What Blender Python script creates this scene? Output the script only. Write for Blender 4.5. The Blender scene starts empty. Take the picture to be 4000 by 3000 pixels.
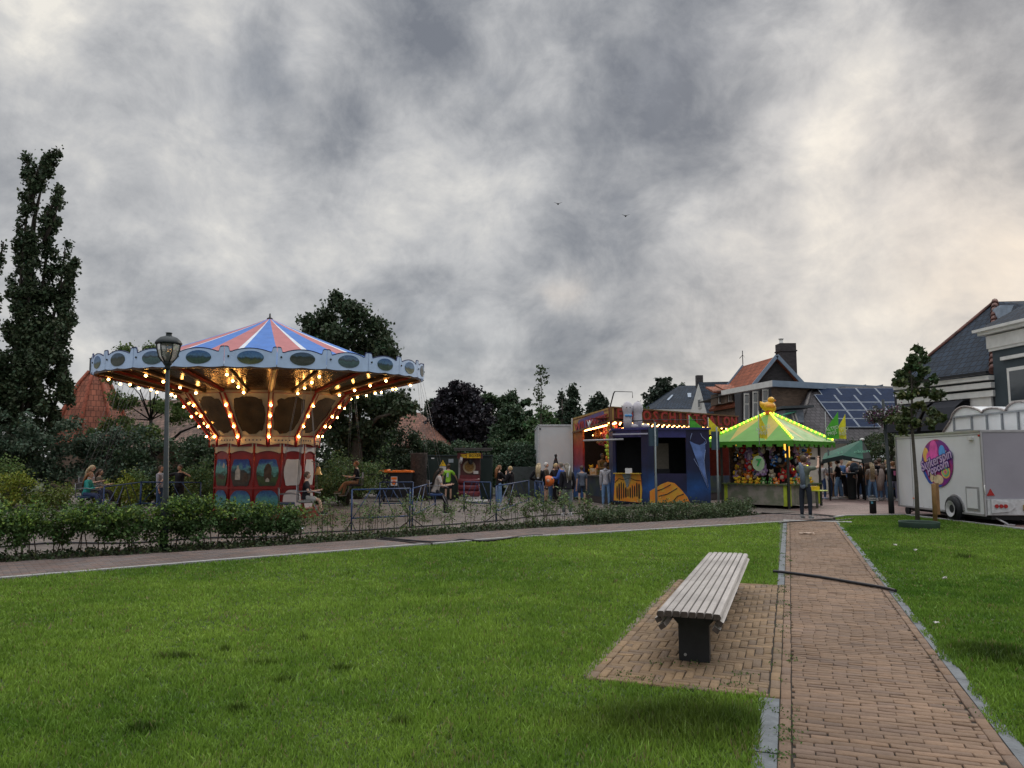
import bpy, bmesh, math, random
import numpy as np
from mathutils import Vector, Matrix
S = bpy.context.scene
C = S.collection
R = math.radians
PI = math.pi
rnd = random.Random(7)

# ------------------------------------------------------------------ camera
F, CAMH = 2950.0, 1.63
PITCH = math.atan(300 / F)
cd = bpy.data.cameras.new('camera')
cam = bpy.data.objects.new('camera', cd); C.objects.link(cam)
cd.sensor_width = 36; cd.lens = 36 * F / 4000
cd.clip_start = .05; cd.clip_end = 3000
cam.location = (0, 0, CAMH)
cam.rotation_euler = (PI / 2 + PITCH, 0, 0)
S.camera = cam

def ray(px, py):
    u, v = (px - 2000) / F, (1500 - py) / F
    return Vector((u, math.cos(PITCH) - v * math.sin(PITCH), math.sin(PITCH) + v * math.cos(PITCH)))
def at(px, py, Y):                       # photo pixel at a known depth -> point in the world
    d = ray(px, py); t = Y / d.y
    return Vector((d.x * t, Y, CAMH + d.z * t))
def gnd(px, py, z=0.0):
    d = ray(px, py); t = (z - CAMH) / d.z
    return Vector((d.x * t, d.y * t, z))

# ------------------------------------------------------------------ world: overcast evening sky
SUN_EL, SUN_AZ = R(24), R(33)            # azimuth clockwise from +Y
w = bpy.data.worlds.new('World'); S.world = w; w.use_nodes = True
nt = w.node_tree; N = nt.nodes; Lk = nt.links
for n in list(N): N.remove(n)
def nd(t, **k):
    n = N.new(t)
    for a, b in k.items(): setattr(n, a, b)
    return n
def mth(op, a, b=None, c=None, clamp=False):
    n = nd('ShaderNodeMath', operation=op); n.use_clamp = clamp
    for i, v in enumerate((a, b, c)):
        if v is None: continue
        if isinstance(v, (int, float)): n.inputs[i].default_value = v
        else: Lk.new(v, n.inputs[i])
    return n.outputs[0]
def mixc(f, a, b, bt='MIX'):
    n = nd('ShaderNodeMix', data_type='RGBA', blend_type=bt)
    for i, v in ((0, f), (6, a), (7, b)):
        if isinstance(v, (int, float)): n.inputs[i].default_value = v
        elif isinstance(v, tuple): n.inputs[i].default_value = (*v, 1)
        else: Lk.new(v, n.inputs[i])
    return n.outputs[2]
tc = nd('ShaderNodeTexCoord')
nrm = nd('ShaderNodeVectorMath', operation='NORMALIZE'); Lk.new(tc.outputs['Generated'], nrm.inputs[0])
D = nrm.outputs[0]
sep = nd('ShaderNodeSeparateXYZ'); Lk.new(D, sep.inputs[0])
zc = mth('MAXIMUM', sep.outputs[2], 0.0)
den = mth('ADD', zc, 0.16)
px_ = mth('DIVIDE', sep.outputs[0], den); py_ = mth('DIVIDE', sep.outputs[1], den)
cmb = nd('ShaderNodeCombineXYZ'); Lk.new(px_, cmb.inputs[0]); Lk.new(py_, cmb.inputs[1])
def noise(vec, scale, detail, rough, dist=0.0, off=(0, 0, 0), sc=(1, 1, 1)):
    mp = nd('ShaderNodeMapping'); mp.inputs['Location'].default_value = off; mp.inputs['Scale'].default_value = sc
    Lk.new(vec, mp.inputs[0])
    n = nd('ShaderNodeTexNoise'); n.inputs['Scale'].default_value = scale; n.inputs['Detail'].default_value = detail
    n.inputs['Roughness'].default_value = rough; n.inputs['Distortion'].default_value = dist
    Lk.new(mp.outputs[0], n.inputs['Vector']); return n
n1 = noise(cmb.outputs[0], 0.9, 5, .56, .25, (3.1, 1.7, 0))
n2 = noise(D, 3.4, 8, .60, .3, (1.2, 4.4, 7), (1, 1, 1.35))
n3 = noise(D, 10, 7, .64, .35, (9, 2, 1), (1, 1, 1.1))
warp = nd('ShaderNodeVectorMath', operation='SCALE'); warp.inputs['Scale'].default_value = .17
wsub = nd('ShaderNodeVectorMath', operation='SUBTRACT'); wsub.inputs[1].default_value = (.5, .5, .5)
nw = noise(D, 6.0, 4, .6, 0, (5, 5, 5))
Lk.new(nw.outputs['Color'], wsub.inputs[0]); Lk.new(wsub.outputs[0], warp.inputs[0])
wadd = nd('ShaderNodeVectorMath', operation='ADD'); Lk.new(D, wadd.inputs[0]); Lk.new(warp.outputs[0], wadd.inputs[1])
wn = nd('ShaderNodeVectorMath', operation='NORMALIZE'); Lk.new(wadd.outputs[0], wn.inputs[0])
def blob(px, py, k, wgt):
    d = ray(px, py).normalized()
    n = nd('ShaderNodeVectorMath', operation='DOT_PRODUCT'); Lk.new(wn.outputs[0], n.inputs[0]); n.inputs[1].default_value = d
    return mth('MULTIPLY', mth('POWER', mth('MAXIMUM', n.outputs['Value'], 0.0), k), wgt)
acc = mth('ADD', mth('MULTIPLY', n1.outputs[0], 1.0), mth('MULTIPLY', n2.outputs[0], 1.5))
acc = mth('ADD', acc, mth('MULTIPLY', n3.outputs[0], .95))
acc = mth('ADD', acc, -1.255)
for b in ((1450, 60, 150, .26), (1800, 330, 160, .24), (2350, 150, 120, .20), (2480, 450, 200, .24), (2800, 120, 200, .18), (3800, 120, 110, .26),
          (1380, 520, 700, .26), (2880, 720, 500, .20), (3960, 380, 300, .28), (2300, 850, 90, .18), (1150, 850, 80, .10), (2700, 1080, 200, .12),
          (1640, 1130, 300, .12), (3480, 700, 500, .16), (480, 120, 500, .16), (60, 260, 400, .16), (900, 300, 400, .16), (1000, 60, 500, .12),
          (3240, 470, 260, -.30), (3560, 330, 300, -.14), (3420, 900, 200, -.18), (3850, 900, 90, -.22), (2130, 330, 900, -.26), (1230, 150, 700, -.28), (1560, 430, 700, -.26), (2000, 590, 250, -.14),
          (2160, 1160, 900, -.18), (2640, 830, 900, -.28), (1900, 1090, 700, -.16), (600, 520, 60, -.12), (100, 40, 400, -.28), (2900, 1250, 120, -.08),
          (3150, 760, 500, -.20), (500, 1000, 30, .07), (3700, 650, 200, .12)):
    acc = mth('ADD', acc, blob(b[0], b[1], b[2] * 1.1, b[3] * 1.08))
cr = nd('ShaderNodeValToRGB'); Lk.new(acc, cr.inputs[0])
els = cr.color_ramp.elements
els[0].position = .0; els[0].color = (.72, .69, .63, 1)
els[1].position = 1.0; els[1].color = (.155, .166, .19, 1)
for p, c in ((.20, (.56, .55, .53)), (.42, (.430, .432, .437)), (.62, (.315, .322, .336)), (.80, (.228, .238, .258))):
    e = els.new(p); e.color = (*c, 1)
warm = mth('ADD', blob(3950, 1060, 160, .62), blob(3350, 600, 120, .16))
warm = mth('ADD', warm, blob(2180, 1155, 2500, .4))
warm = mth('ADD', warm, blob(3000, 1350, 60, .25))
lum = mth('SUBTRACT', 1.0, acc, clamp=True)
wf = mth('MULTIPLY', warm, lum, clamp=True)
col = mixc(wf, cr.outputs[0], (.76, .62, .48))
# thin cool blue gaps
nb = noise(D, 5, 5, .6, .2, (7, 1, 4))
gap = mth('MULTIPLY', mth('SUBTRACT', nb.outputs[0], .55, clamp=True), 1.2, clamp=True)
sky = nd('ShaderNodeTexSky', sky_type='NISHITA'); sky.sun_disc = False
sky.sun_elevation = SUN_EL; sky.sun_rotation = SUN_AZ
skm = nd('ShaderNodeVectorMath', operation='SCALE'); Lk.new(sky.outputs[0], skm.inputs[0]); skm.inputs['Scale'].default_value = 1.0
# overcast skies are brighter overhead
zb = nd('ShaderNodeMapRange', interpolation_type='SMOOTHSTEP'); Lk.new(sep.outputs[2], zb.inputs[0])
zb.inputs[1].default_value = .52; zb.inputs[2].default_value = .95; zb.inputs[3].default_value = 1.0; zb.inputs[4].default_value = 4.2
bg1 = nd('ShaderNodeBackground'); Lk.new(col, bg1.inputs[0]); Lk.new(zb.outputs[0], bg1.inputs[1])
bg2 = nd('ShaderNodeBackground'); Lk.new(skm.outputs[0], bg2.inputs[0]); bg2.inputs[1].default_value = .06
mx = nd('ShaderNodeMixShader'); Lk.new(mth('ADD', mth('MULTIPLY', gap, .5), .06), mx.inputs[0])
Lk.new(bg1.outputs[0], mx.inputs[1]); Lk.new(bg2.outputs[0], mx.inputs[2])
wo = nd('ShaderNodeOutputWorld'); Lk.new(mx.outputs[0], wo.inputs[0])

sl = bpy.data.lights.new('sun', 'SUN'); sun = bpy.data.objects.new('sun', sl); C.objects.link(sun)
sl.energy = .7; sl.angle = R(18); sl.color = (1, .92, .80)
sd = Vector((math.sin(SUN_AZ) * math.cos(SUN_EL), math.cos(SUN_AZ) * math.cos(SUN_EL), math.sin(SUN_EL)))
sun.rotation_euler = (-sd).to_track_quat('-Z', 'Y').to_euler()
S.view_settings.view_transform = 'Standard'; S.view_settings.look = 'None'
S.view_settings.exposure = .32; S.view_settings.gamma = 1
S.render.engine = 'CYCLES'
S.cycles.use_denoising = True
S.cycles.max_bounces = 5; S.cycles.diffuse_bounces = 3; S.cycles.glossy_bounces = 2; S.cycles.transmission_bounces = 3; S.cycles.transparent_max_bounces = 4
S.cycles.caustics_reflective = False; S.cycles.caustics_refractive = False

# ------------------------------------------------------------------ helpers
def tag(o, label=None, cat=None, group=None, kind=None):
    if label: o['label'] = label
    if cat: o['category'] = cat
    if group: o['group'] = group
    if kind: o['kind'] = kind
    return o
def empty(name, loc, rz=0, label=None, cat=None, group=None):
    o = bpy.data.objects.new(name, None); C.objects.link(o)
    o.location = loc; o.rotation_euler = (0, 0, rz); o.empty_display_size = .2
    return tag(o, label, cat, group)
def copy_tree(o, parent=None):
    c = o.copy(); C.objects.link(c)
    if parent: c.parent = parent
    for ch in list(o.children): copy_tree(ch, c)
    return c

MATS = {}
def mat(name, color, rough=.65, var=.18, scale=6.0, bump=0.0, metal=0.0, emit=0.0, spec=.4, kind=None, col2=None, args=()):
    if name in MATS: return MATS[name]
    m = bpy.data.materials.new(name); m.use_nodes = True; t = m.node_tree; n = t.nodes; l = t.links
    b = n['Principled BSDF']; b.inputs['Roughness'].default_value = rough; b.inputs['Metallic'].default_value = metal
    b.inputs['Specular IOR Level'].default_value = spec
    c = (*color, 1)
    b.inputs['Base Color'].default_value = c
    if emit:
        b.inputs['Emission Color'].default_value = c; b.inputs['Emission Strength'].default_value = emit
        MATS[name] = m; return m
    tcn = n.new('ShaderNodeTexCoord')
    def mixn(fac, a, bb, bt='MIX'):
        x = n.new('ShaderNodeMix'); x.data_type = 'RGBA'; x.blend_type = bt
        for i, v in ((0, fac), (6, a), (7, bb)):
            if isinstance(v, (int, float)): x.inputs[i].default_value = v
            elif isinstance(v, tuple): x.inputs[i].default_value = (*v[:3], 1)
            else: l.new(v, x.inputs[i])
        return x.outputs[2]
    def noi(sc, det=5, src='Object', rough_=.6, scl=None):
        x = n.new('ShaderNodeTexNoise'); x.inputs['Scale'].default_value = sc; x.inputs['Detail'].default_value = det; x.inputs['Roughness'].default_value = rough_
        if scl:
            mp = n.new('ShaderNodeMapping'); mp.inputs['Scale'].default_value = scl; l.new(tcn.outputs[src], mp.inputs[0]); l.new(mp.outputs[0], x.inputs['Vector'])
        else: l.new(tcn.outputs[src], x.inputs['Vector'])
        return x.outputs[0]
    def ramp(src, stops, interp='LINEAR'):
        x = n.new('ShaderNodeValToRGB'); x.color_ramp.interpolation = interp; l.new(src, x.inputs[0])
        e = x.color_ramp.elements
        while len(e) > 1: e.remove(e[0])
        e[0].position = stops[0][0]; e[0].color = (*stops[0][1], 1)
        for p, cc in stops[1:]:
            k = e.new(p); k.color = (*cc, 1)
        return x.outputs[0]
    base = color; height = None
    ns = noi(scale)
    dark = tuple(v * (1 - var * 1.6) for v in color); light = tuple(min(1, v * (1 + var * 1.6)) for v in color)
    if kind == 'attr':                      # per-piece colours
        a = n.new('ShaderNodeAttribute'); a.attribute_name = 'Col'
        f = ramp(ns, [(.3, (1 - var,) * 3), (.7, (1 + var,) * 3)])
        out = mixn(1.0, a.outputs['Color'], f, 'MULTIPLY')
    elif kind in ('brick', 'tile', 'pave'):
        bw, bh, mort = args[:3]
        x = n.new('ShaderNodeTexBrick'); x.inputs['Scale'].default_value = 1
        mpb = n.new('ShaderNodeMapping'); l.new(tcn.outputs['UV'], mpb.inputs[0])
        if len(args) > 3: mpb.inputs['Rotation'].default_value = (0, 0, args[3])
        l.new(mpb.outputs[0], x.inputs['Vector'])
        x.inputs['Brick Width'].default_value = bw; x.inputs['Row Height'].default_value = bh
        x.inputs['Mortar Size'].default_value = mort; x.inputs['Mortar Smooth'].default_value = .4 if kind == 'tile' else .1
        x.inputs['Color1'].default_value = (*dark, 1); x.inputs['Color2'].default_value = (*light, 1)
        x.inputs['Mortar'].default_value = (*(col2 or tuple(v * .4 for v in color)), 1)
        big = ramp(noi(.7, 6), [(.3, (.72,) * 3), (.7, (1.25,) * 3)])
        out = mixn(1.0, x.outputs[0], big, 'MULTIPLY')
        height = x.outputs[1]
    elif kind == 'two':                     # blotchy mix of two colours
        f = ramp(ns, [(.42, (0, 0, 0)), (.58, (1, 1, 1))])
        out = mixn(f, color, col2)
    elif kind == 'wood':
        g = noi(3.0, 8, 'Object', .65, args[0])
        out = ramp(g, [(.25, dark), (.5, color), (.78, light)])
    elif kind == 'scene':                   # painted landscape print: sky, trees, field
        s = n.new('ShaderNodeSeparateXYZ'); l.new(tcn.outputs['Generated'], s.inputs[0])
        ad = n.new('ShaderNodeMath'); ad.operation = 'MULTIPLY_ADD'; l.new(ns, ad.inputs[0]); ad.inputs[1].default_value = args[0]; l.new(s.outputs[2], ad.inputs[2])
        su = n.new('ShaderNodeMath'); su.operation = 'SUBTRACT'; l.new(ad.outputs[0], su.inputs[0]); su.inputs[1].default_value = args[0] * .5
        out = ramp(su.outputs[0], args[1])
        out = mixn(1.0, out, ramp(noi(scale * 3), [(.3, (.7,) * 3), (.7, (1.3,) * 3)]), 'MULTIPLY')
    else:
        out = ramp(ns, [(.25, dark), (.75, light)])
    l.new(out, b.inputs['Base Color'])
    if bump:
        bp = n.new('ShaderNodeBump'); bp.inputs['Strength'].default_value = bump
        if kind in ('brick', 'pave', 'tile') and height is not None:
            inv = n.new('ShaderNodeMath'); inv.operation = 'SUBTRACT'; inv.inputs[0].default_value = 1; l.new(height, inv.inputs[1])
            l.new(inv.outputs[0], bp.inputs['Height']); bp.inputs['Distance'].default_value = .03
        else:
            l.new(noi(scale * 4), bp.inputs['Height']); bp.inputs['Distance'].default_value = .02
        l.new(bp.outputs[0], b.inputs['Normal'])
    rr = n.new('ShaderNodeMath'); rr.operation = 'MULTIPLY_ADD'; l.new(noi(scale * 1.7), rr.inputs[0]); rr.inputs[1].default_value = .25; rr.inputs[2].default_value = rough - .12
    l.new(rr.outputs[0], b.inputs['Roughness'])
    MATS[name] = m; return m
def cmat(col, rough=.75, kind='cloth'):
    k = '%s_%02x%02x%02x_%d' % (kind, *[int(255 * min(1, c)) for c in col], int(rough * 10))
    return mat(k, col, rough, .14, 14, spec=.25)
def leafmat(name, trans=.25):
    if name in MATS: return MATS[name]
    m = bpy.data.materials.new(name); m.use_nodes = True; t = m.node_tree; n = t.nodes; l = t.links
    b = n['Principled BSDF']; b.inputs['Roughness'].default_value = .55; b.inputs['Specular IOR Level'].default_value = .3
    a = n.new('ShaderNodeAttribute'); a.attribute_name = 'Col'; l.new(a.outputs['Color'], b.inputs['Base Color'])
    tr = n.new('ShaderNodeBsdfTranslucent'); l.new(a.outputs['Color'], tr.inputs['Color'])
    mxs = n.new('ShaderNodeMixShader'); mxs.inputs[0].default_value = trans
    l.new(b.outputs[0], mxs.inputs[1]); l.new(tr.outputs[0], mxs.inputs[2]); l.new(mxs.outputs[0], n['Material Output'].inputs[0])
    MATS[name] = m; return m

class MB:
    def __init__(s): s.v = []; s.f = []; s.m = []; s.sm = []; s.c = None
    def add(s, vs, fs, m=0, smooth=False):
        o = len(s.v); s.v += [tuple(p) for p in vs]
        for f in fs: s.f.append([i + o for i in f]); s.m.append(m); s.sm.append(smooth)
        return s
    def poly(s, pts, m=0): return s.add(pts, [list(range(len(pts)))], m)
    def box(s, c, d, m=0, rz=0, M=None):
        x, y, z = d[0] / 2, d[1] / 2, d[2] / 2
        P = [Vector((a * x, b * y, e * z)) for e in (-1, 1) for a, b in ((-1, -1), (1, -1), (1, 1), (-1, 1))]
        if M is None: M = Matrix.Rotation(rz, 4, 'Z')
        P = [M @ p + Vector(c) for p in P]
        return s.add(P, [[3, 2, 1, 0], [4, 5, 6, 7], [0, 1, 5, 4], [1, 2, 6, 5], [2, 3, 7, 6], [3, 0, 4, 7]], m)
    def bb(s, a, b, m=0): return s.box([(a[i] + b[i]) / 2 for i in range(3)], [abs(b[i] - a[i]) for i in range(3)], m)
    def bar(s, a, b, w, h=None, m=0):       # rectangular bar between two points
        a, b = Vector(a), Vector(b); d = b - a; L = d.length
        if L < 1e-6: return s
        h = h or w; q = d.to_track_quat('Y', 'Z').to_matrix().to_4x4()
        return s.box((a + b) / 2, (w, L, h), m, M=q)
    def tube(s, pts, r, n=8, m=0, caps=True, smooth=True):
        pts = [Vector(p) for p in pts]; k = len(pts)
        rs = r if isinstance(r, (list, tuple)) else [r] * k
        vs = []; fs = []; up = None
        for i, p in enumerate(pts):
            t = (pts[min(i + 1, k - 1)] - pts[max(i - 1, 0)]).normalized()
            if up is None:
                up = Vector((0, 0, 1)) if abs(t.z) < .9 else Vector((0, 1, 0))
            a = t.cross(up).normalized(); b_ = a.cross(t).normalized(); up = b_
            for j in range(n):
                an = 2 * PI * j / n; vs.append(p + (a * math.cos(an) + b_ * math.sin(an)) * rs[i])
        for i in range(k - 1):
            for j in range(n):
                j2 = (j + 1) % n; fs.append([i * n + j, i * n + j2, (i + 1) * n + j2, (i + 1) * n + j])
        s.add(vs, fs, m, smooth)
        if caps:
            o = len(s.v) - n * k
            s.f.append([o + j for j in range(n)][::-1]); s.m.append(m); s.sm.append(False)
            s.f.append([o + (k - 1) * n + j for j in range(n)]); s.m.append(m); s.sm.append(False)
        return s
    def lathe(s, prof, c=(0, 0, 0), n=24, m=0, smooth=True, a0=0, caps=True):
        vs = []; fs = []; k = len(prof)
        for (r_, z) in prof:
            for j in range(n):
                a = a0 + 2 * PI * j / n; vs.append((c[0] + r_ * math.cos(a), c[1] + r_ * math.sin(a), c[2] + z))
        for i in range(k - 1):
            for j in range(n):
                j2 = (j + 1) % n; fs.append([i * n + j, i * n + j2, (i + 1) * n + j2, (i + 1) * n + j])
        if caps:
            fs.append([j for j in range(n)][::-1]); fs.append([(k - 1) * n + j for j in range(n)])
        return s.add(vs, fs, m, smooth)
    def ball(s, c, r, m=0, n=12, k=8, M=None):
        r = r if isinstance(r, (tuple, list)) else (r, r, r); vs = []; fs = []
        for i in range(k + 1):
            th = PI * i / k
            for j in range(n):
                a = 2 * PI * j / n
                p = Vector((r[0] * math.sin(th) * math.cos(a), r[1] * math.sin(th) * math.sin(a), r[2] * math.cos(th)))
                if M: p = M @ p
                vs.append(p + Vector(c))
        for i in range(k):
            for j in range(n):
                j2 = (j + 1) % n
                if i == 0: fs.append([0, (i + 1) * n + j, (i + 1) * n + j2])
                elif i == k - 1: fs.append([i * n + j, (i + 1) * n, i * n + j2])
                else: fs.append([i * n + j, (i + 1) * n + j, (i + 1) * n + j2, i * n + j2])
        return s.add(vs, fs, m, True)
    def prism(s, pts, ext, m=0, m2=None):      # planar outline pushed along a vector
        pts = [Vector(p) for p in pts]; e = Vector(ext); n = len(pts)
        s.add(pts + [p + e for p in pts], [list(range(n))], m)
        o = len(s.v) - 2 * n
        s.f.append([o + n + i for i in range(n)][::-1]); s.m.append(m if m2 is None else m2); s.sm.append(False)
        for i in range(n):
            j = (i + 1) % n
            s.f.append([o + j, o + i, o + n + i, o + n + j]); s.m.append(m if m2 is None else m2); s.sm.append(False)
        return s
    def mesh(s, me, m=0, smooth=True):
        return s.add([v.co for v in me.vertices], [list(p.vertices) for p in me.polygons], m, smooth)
    def build(s, name, mats, parent=None, loc=None, uv=True, fix=True):
        me = bpy.data.meshes.new(name); me.from_pydata(s.v, [], s.f); 
        for mm in (mats if isinstance(mats, (list, tuple)) else [mats]): me.materials.append(mm)
        me.polygons.foreach_set('material_index', s.m); me.polygons.foreach_set('use_smooth', s.sm)
        if fix:
            b = bmesh.new(); b.from_mesh(me); bmesh.ops.recalc_face_normals(b, faces=b.faces); b.to_mesh(me); b.free()
        if uv:
            ul = me.uv_layers.new(name='UVMap').data
            for p in me.polygons:
                nn = p.normal
                h = Vector((-nn.y, nn.x, 0))
                h = h.normalized() if h.length > .12 else Vector((1, 0, 0))
                vv = nn.cross(h).normalized() if nn.length > 0 else Vector((0, 1, 0))
                for li in p.loop_indices:
                    q = me.vertices[me.loops[li].vertex_index].co
                    ul[li].uv = (q.dot(h), q.dot(vv))
        me.update()
        o = bpy.data.objects.new(name, me); C.objects.link(o)
        if parent: o.parent = parent
        if loc is not None: o.location = loc
        return o

def text_obj(name, txt, m, size, M, parent=None, ext=.006, squash=1.0, bold=0.0):
    cu = bpy.data.curves.new('t', 'FONT'); cu.body = txt; cu.size = size; cu.extrude = ext; cu.align_x = 'CENTER'; cu.align_y = 'CENTER'; cu.offset = bold
    cu.resolution_u = 2
    o = bpy.data.objects.new('t', cu); C.objects.link(o)
    bpy.context.view_layer.update()
    me = bpy.data.meshes.new_from_object(o.evaluated_get(bpy.context.evaluated_depsgraph_get()))
    bpy.data.objects.remove(o); bpy.data.curves.remove(cu)
    me.transform(Matrix.Diagonal((squash, 1, 1, 1))); me.transform(M)
    me.materials.clear(); me.materials.append(m); me.name = name
    r_ = bpy.data.objects.new(name, me); C.objects.link(r_)
    if parent: r_.parent = parent
    return r_
def basis(o, x, z):                          # matrix whose X runs along x, Z along z (out of the face)
    x = Vector(x).normalized(); z = Vector(z).normalized(); y = z.cross(x).normalized(); z = x.cross(y).normalized()
    M = Matrix((x, y, z)).transposed().to_4x4(); M.translation = Vector(o); return M

def npmesh(name, V, Fc, cols, m, parent=None, smooth=False):
    """V: n x 3, Fc: faces x k, cols: n x 3 -> one object with colour attribute"""
    me = bpy.data.meshes.new(name); n = len(V); k = Fc.shape[1]; nf = len(Fc)
    me.vertices.add(n); me.vertices.foreach_set('co', V.astype(np.float32).ravel())
    me.loops.add(nf * k); me.loops.foreach_set('vertex_index', Fc.astype(np.int32).ravel())
    me.polygons.add(nf); me.polygons.foreach_set('loop_start', np.arange(0, nf * k, k, dtype=np.int32))
    me.polygons.foreach_set('loop_total', np.full(nf, k, dtype=np.int32))
    a = me.attributes.new('Col', 'FLOAT_COLOR', 'POINT')
    cc = np.ones((n, 4), np.float32); cc[:, :3] = cols; a.data.foreach_set('color', cc.ravel())
    me.update(calc_edges=True); me.validate()
    me.materials.append(m)
    o = bpy.data.objects.new(name, me); C.objects.link(o)
    if parent: o.parent = parent
    return o

def leaf_arrays(P, size, col, cvar, rng, flat=0.0):
    """one folded leaf per point (two triangles)"""
    n = len(P)
    d = rng.normal(size=(n, 3)); d[:, 2] *= (1 - flat * .7); d /= np.linalg.norm(d, axis=1)[:, None]
    u = rng.normal(size=(n, 3)); u -= (u * d).sum(1)[:, None] * d; u /= np.linalg.norm(u, axis=1)[:, None]
    sz = size * rng.uniform(.6, 1.35, n)[:, None]
    nn = np.cross(d, u)
    V = np.empty((n, 4, 3))
    V[:, 0] = P - d * sz * .5; V[:, 2] = P + d * sz * .5
    V[:, 1] = P + u * sz * .34 + nn * sz * .1; V[:, 3] = P - u * sz * .34 + nn * sz * .1
    base = np.arange(n)[:, None] * 4
    Fc = np.concatenate([base + [0, 1, 2], base + [0, 2, 3]])
    c = np.asarray(col)[None, :] if np.ndim(col) == 1 else np.asarray(col)
    cc = c * (1 + rng.normal(0, cvar, n))[:, None].clip(.35, 1.9)
    cc[:, 0] *= 1 + rng.normal(0, cvar * .5, n)
    return V.reshape(-1, 3), Fc, np.repeat(cc.clip(.002, 1), 4, axis=0)
def clumps(ells, per, cr, rng, shell=.55):
    """sub-clump centres near the surface of each ellipsoid: (centre, radii)"""
    out = []
    for c, r in ells:
        c = np.array(c, float); r = np.array(r if np.ndim(r) else (r, r, r), float)
        k = max(3, int(per * (r[0] * r[1] * r[2]) ** (2 / 3)))
        d = rng.normal(size=(k, 3)); d /= np.linalg.norm(d, axis=1)[:, None]
        rad = rng.uniform(shell, 1.0, k)[:, None]
        out.append(c + d * rad * r)
    return np.concatenate(out)
def leaf_cloud(centers, cr, n, rng):
    i = rng.integers(0, len(centers), n); rr = cr * rng.uniform(.5, 1.3, len(centers))
    d = rng.normal(size=(n, 3)) * .55
    return centers[i] + d * rr[i][:, None] * np.array([1, 1, .75])
def tree(name, label, base, trunk, ells, per, cr, n, size, col, cvar=.28, seed=1, group=None, cat='tree', bark=(.06, .05, .04), limbs=True, trans=.2, shell=.5, two=None):
    """trunk: list of (dx,dy,z,r). ells in coordinates relative to base"""
    rng = np.random.default_rng(seed)
    root = empty(name, base, 0, label, cat, group)
    mb = MB(); pts = [Vector(t[:3]) for t in trunk]; mb.tube(pts, [t[3] for t in trunk], 8)
    if limbs:
        rr = random.Random(seed)
        for c, r in ells:
            c = Vector(c); k = min(range(len(pts)), key=lambda i: abs(pts[i].z - (c.z - .35 * (c - pts[-1]).length)))
            a = pts[k]; r0 = trunk[k][3] * .55
            mid = a.lerp(c, .5) + Vector((rr.uniform(-.1, .1), rr.uniform(-.1, .1), .12)) * (c - a).length
            mb.tube([a, mid, c], [r0, r0 * .6, r0 * .25], 6)
            for q in range(3):
                e = c + Vector([rr.uniform(-.6, .6) * (r[i] if np.ndim(r) else r) for i in range(3)])
                mb.tube([mid.lerp(c, .5), e], [r0 * .35, r0 * .1], 5)
    mb.build('trunk', mat('bark_%.2f' % bark[0], bark, .9, .25, 12, .4), root)
    cen = clumps(ells, per, cr, rng, shell)
    P = leaf_cloud(cen, cr, n, rng)
    cols = np.tile(np.array(col), (n, 1))
    if two is not None:
        pick = (np.sin(P[:, 0] * 2.1 + seed) + np.sin(P[:, 2] * 2.7 + P[:, 1])) > .5
        cols[pick] = two
    V, Fc, cc = leaf_arrays(P, size, cols, cvar, rng)
    npmesh('crown', V, Fc, cc, leafmat('leaf_%.1f' % trans, trans), root)
    return root

def vnoise(x, y, sc, seed):
    rng = np.random.default_rng(seed); G = rng.random((256, 256))
    a, b = x * sc + 77.3, y * sc + 31.7
    i, j = np.floor(a).astype(int), np.floor(b).astype(int); fa, fb = a - i, b - j
    fa = fa * fa * (3 - 2 * fa); fb = fb * fb * (3 - 2 * fb)
    g = lambda p, q: G[p % 256, q % 256]
    return (g(i, j) * (1 - fa) + g(i + 1, j) * fa) * (1 - fb) + (g(i, j + 1) * (1 - fa) + g(i + 1, j + 1) * fa) * fb
def inpoly(x, y, poly):
    ins = np.zeros(np.shape(x), bool); n = len(poly)
    for i in range(n):
        x1, y1 = poly[i][0], poly[i][1]; x2, y2 = poly[(i + 1) % n][0], poly[(i + 1) % n][1]
        if y1 == y2: continue
        c = ((y1 > y) != (y2 > y)) & (x < (x2 - x1) * (y - y1) / (y2 - y1) + x1)
        ins ^= c
    return ins

# ------------------------------------------------------------------ ground, paving, lawns
K = [(-20, .9), (-11.2, 7.4), (-7.12, 10.73), (-4.34, 12.98), (-.01, 16.31), (3.23, 18.16), (7.39, 20.58)]     # lawn kerb
B = [(-21, 4.6), (-12.6, 9.7), (-8.3, 12.3), (-4.79, 14.5), (.31, 18.4), (6.25, 21.95), (7.81, 23.4)]             # edge of the planting bed
U = Vector((.343, .9393, 0)); Vv = Vector((.9393, -.343, 0)); P0 = Vector((1.43, 4.25, 0)); W = 1.23
def pf(s, t, z=0): q = P0 + U * s + Vv * t; return Vector((q.x, q.y, z))       # path frame -> world
K2 = [(9.35, 22.0), (9.9, 22.6), (11.78, 22.97), (12.0, 20.6), (12.14, 18.16), (12.5, 14), (13.2, 6), (13.8, -4)]
def sheet(name, pts, z, m, kind='structure'):
    o = MB().poly([(p[0], p[1], z) for p in pts], 0).build(name, m); tag(o, kind=kind); return o
sheet('ground', [(-700, -60), (900, -60), (900, 1400), (-700, 1400)], -.06, mat('earth', (.05, .06, .03), .9, .3, .4))
pave = mat('plaza_pavers', (.16, .135, .12), .75, .16, 3, .5, kind='pave', args=(.21, .105, .008))
sheet('plaza', [(-40, 7)] + [(x - .35, y + .5) for x, y in B] + [(9.3, 24.6), (9.3, 36), (3, 38), (-30, 40), (-60, 38), (-60, 7)], -.012, pave)
street_m = mat('street_pavers', (.19, .125, .115), .7, .14, 3, .5, kind='pave', args=(.21, .105, .008, .6))
sheet('street', [(9.3, 24.6), (9.9, 22.6)] + K2[2:] + [(60, -4), (60, 60), (9.3, 60)], -.016, street_m)
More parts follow.
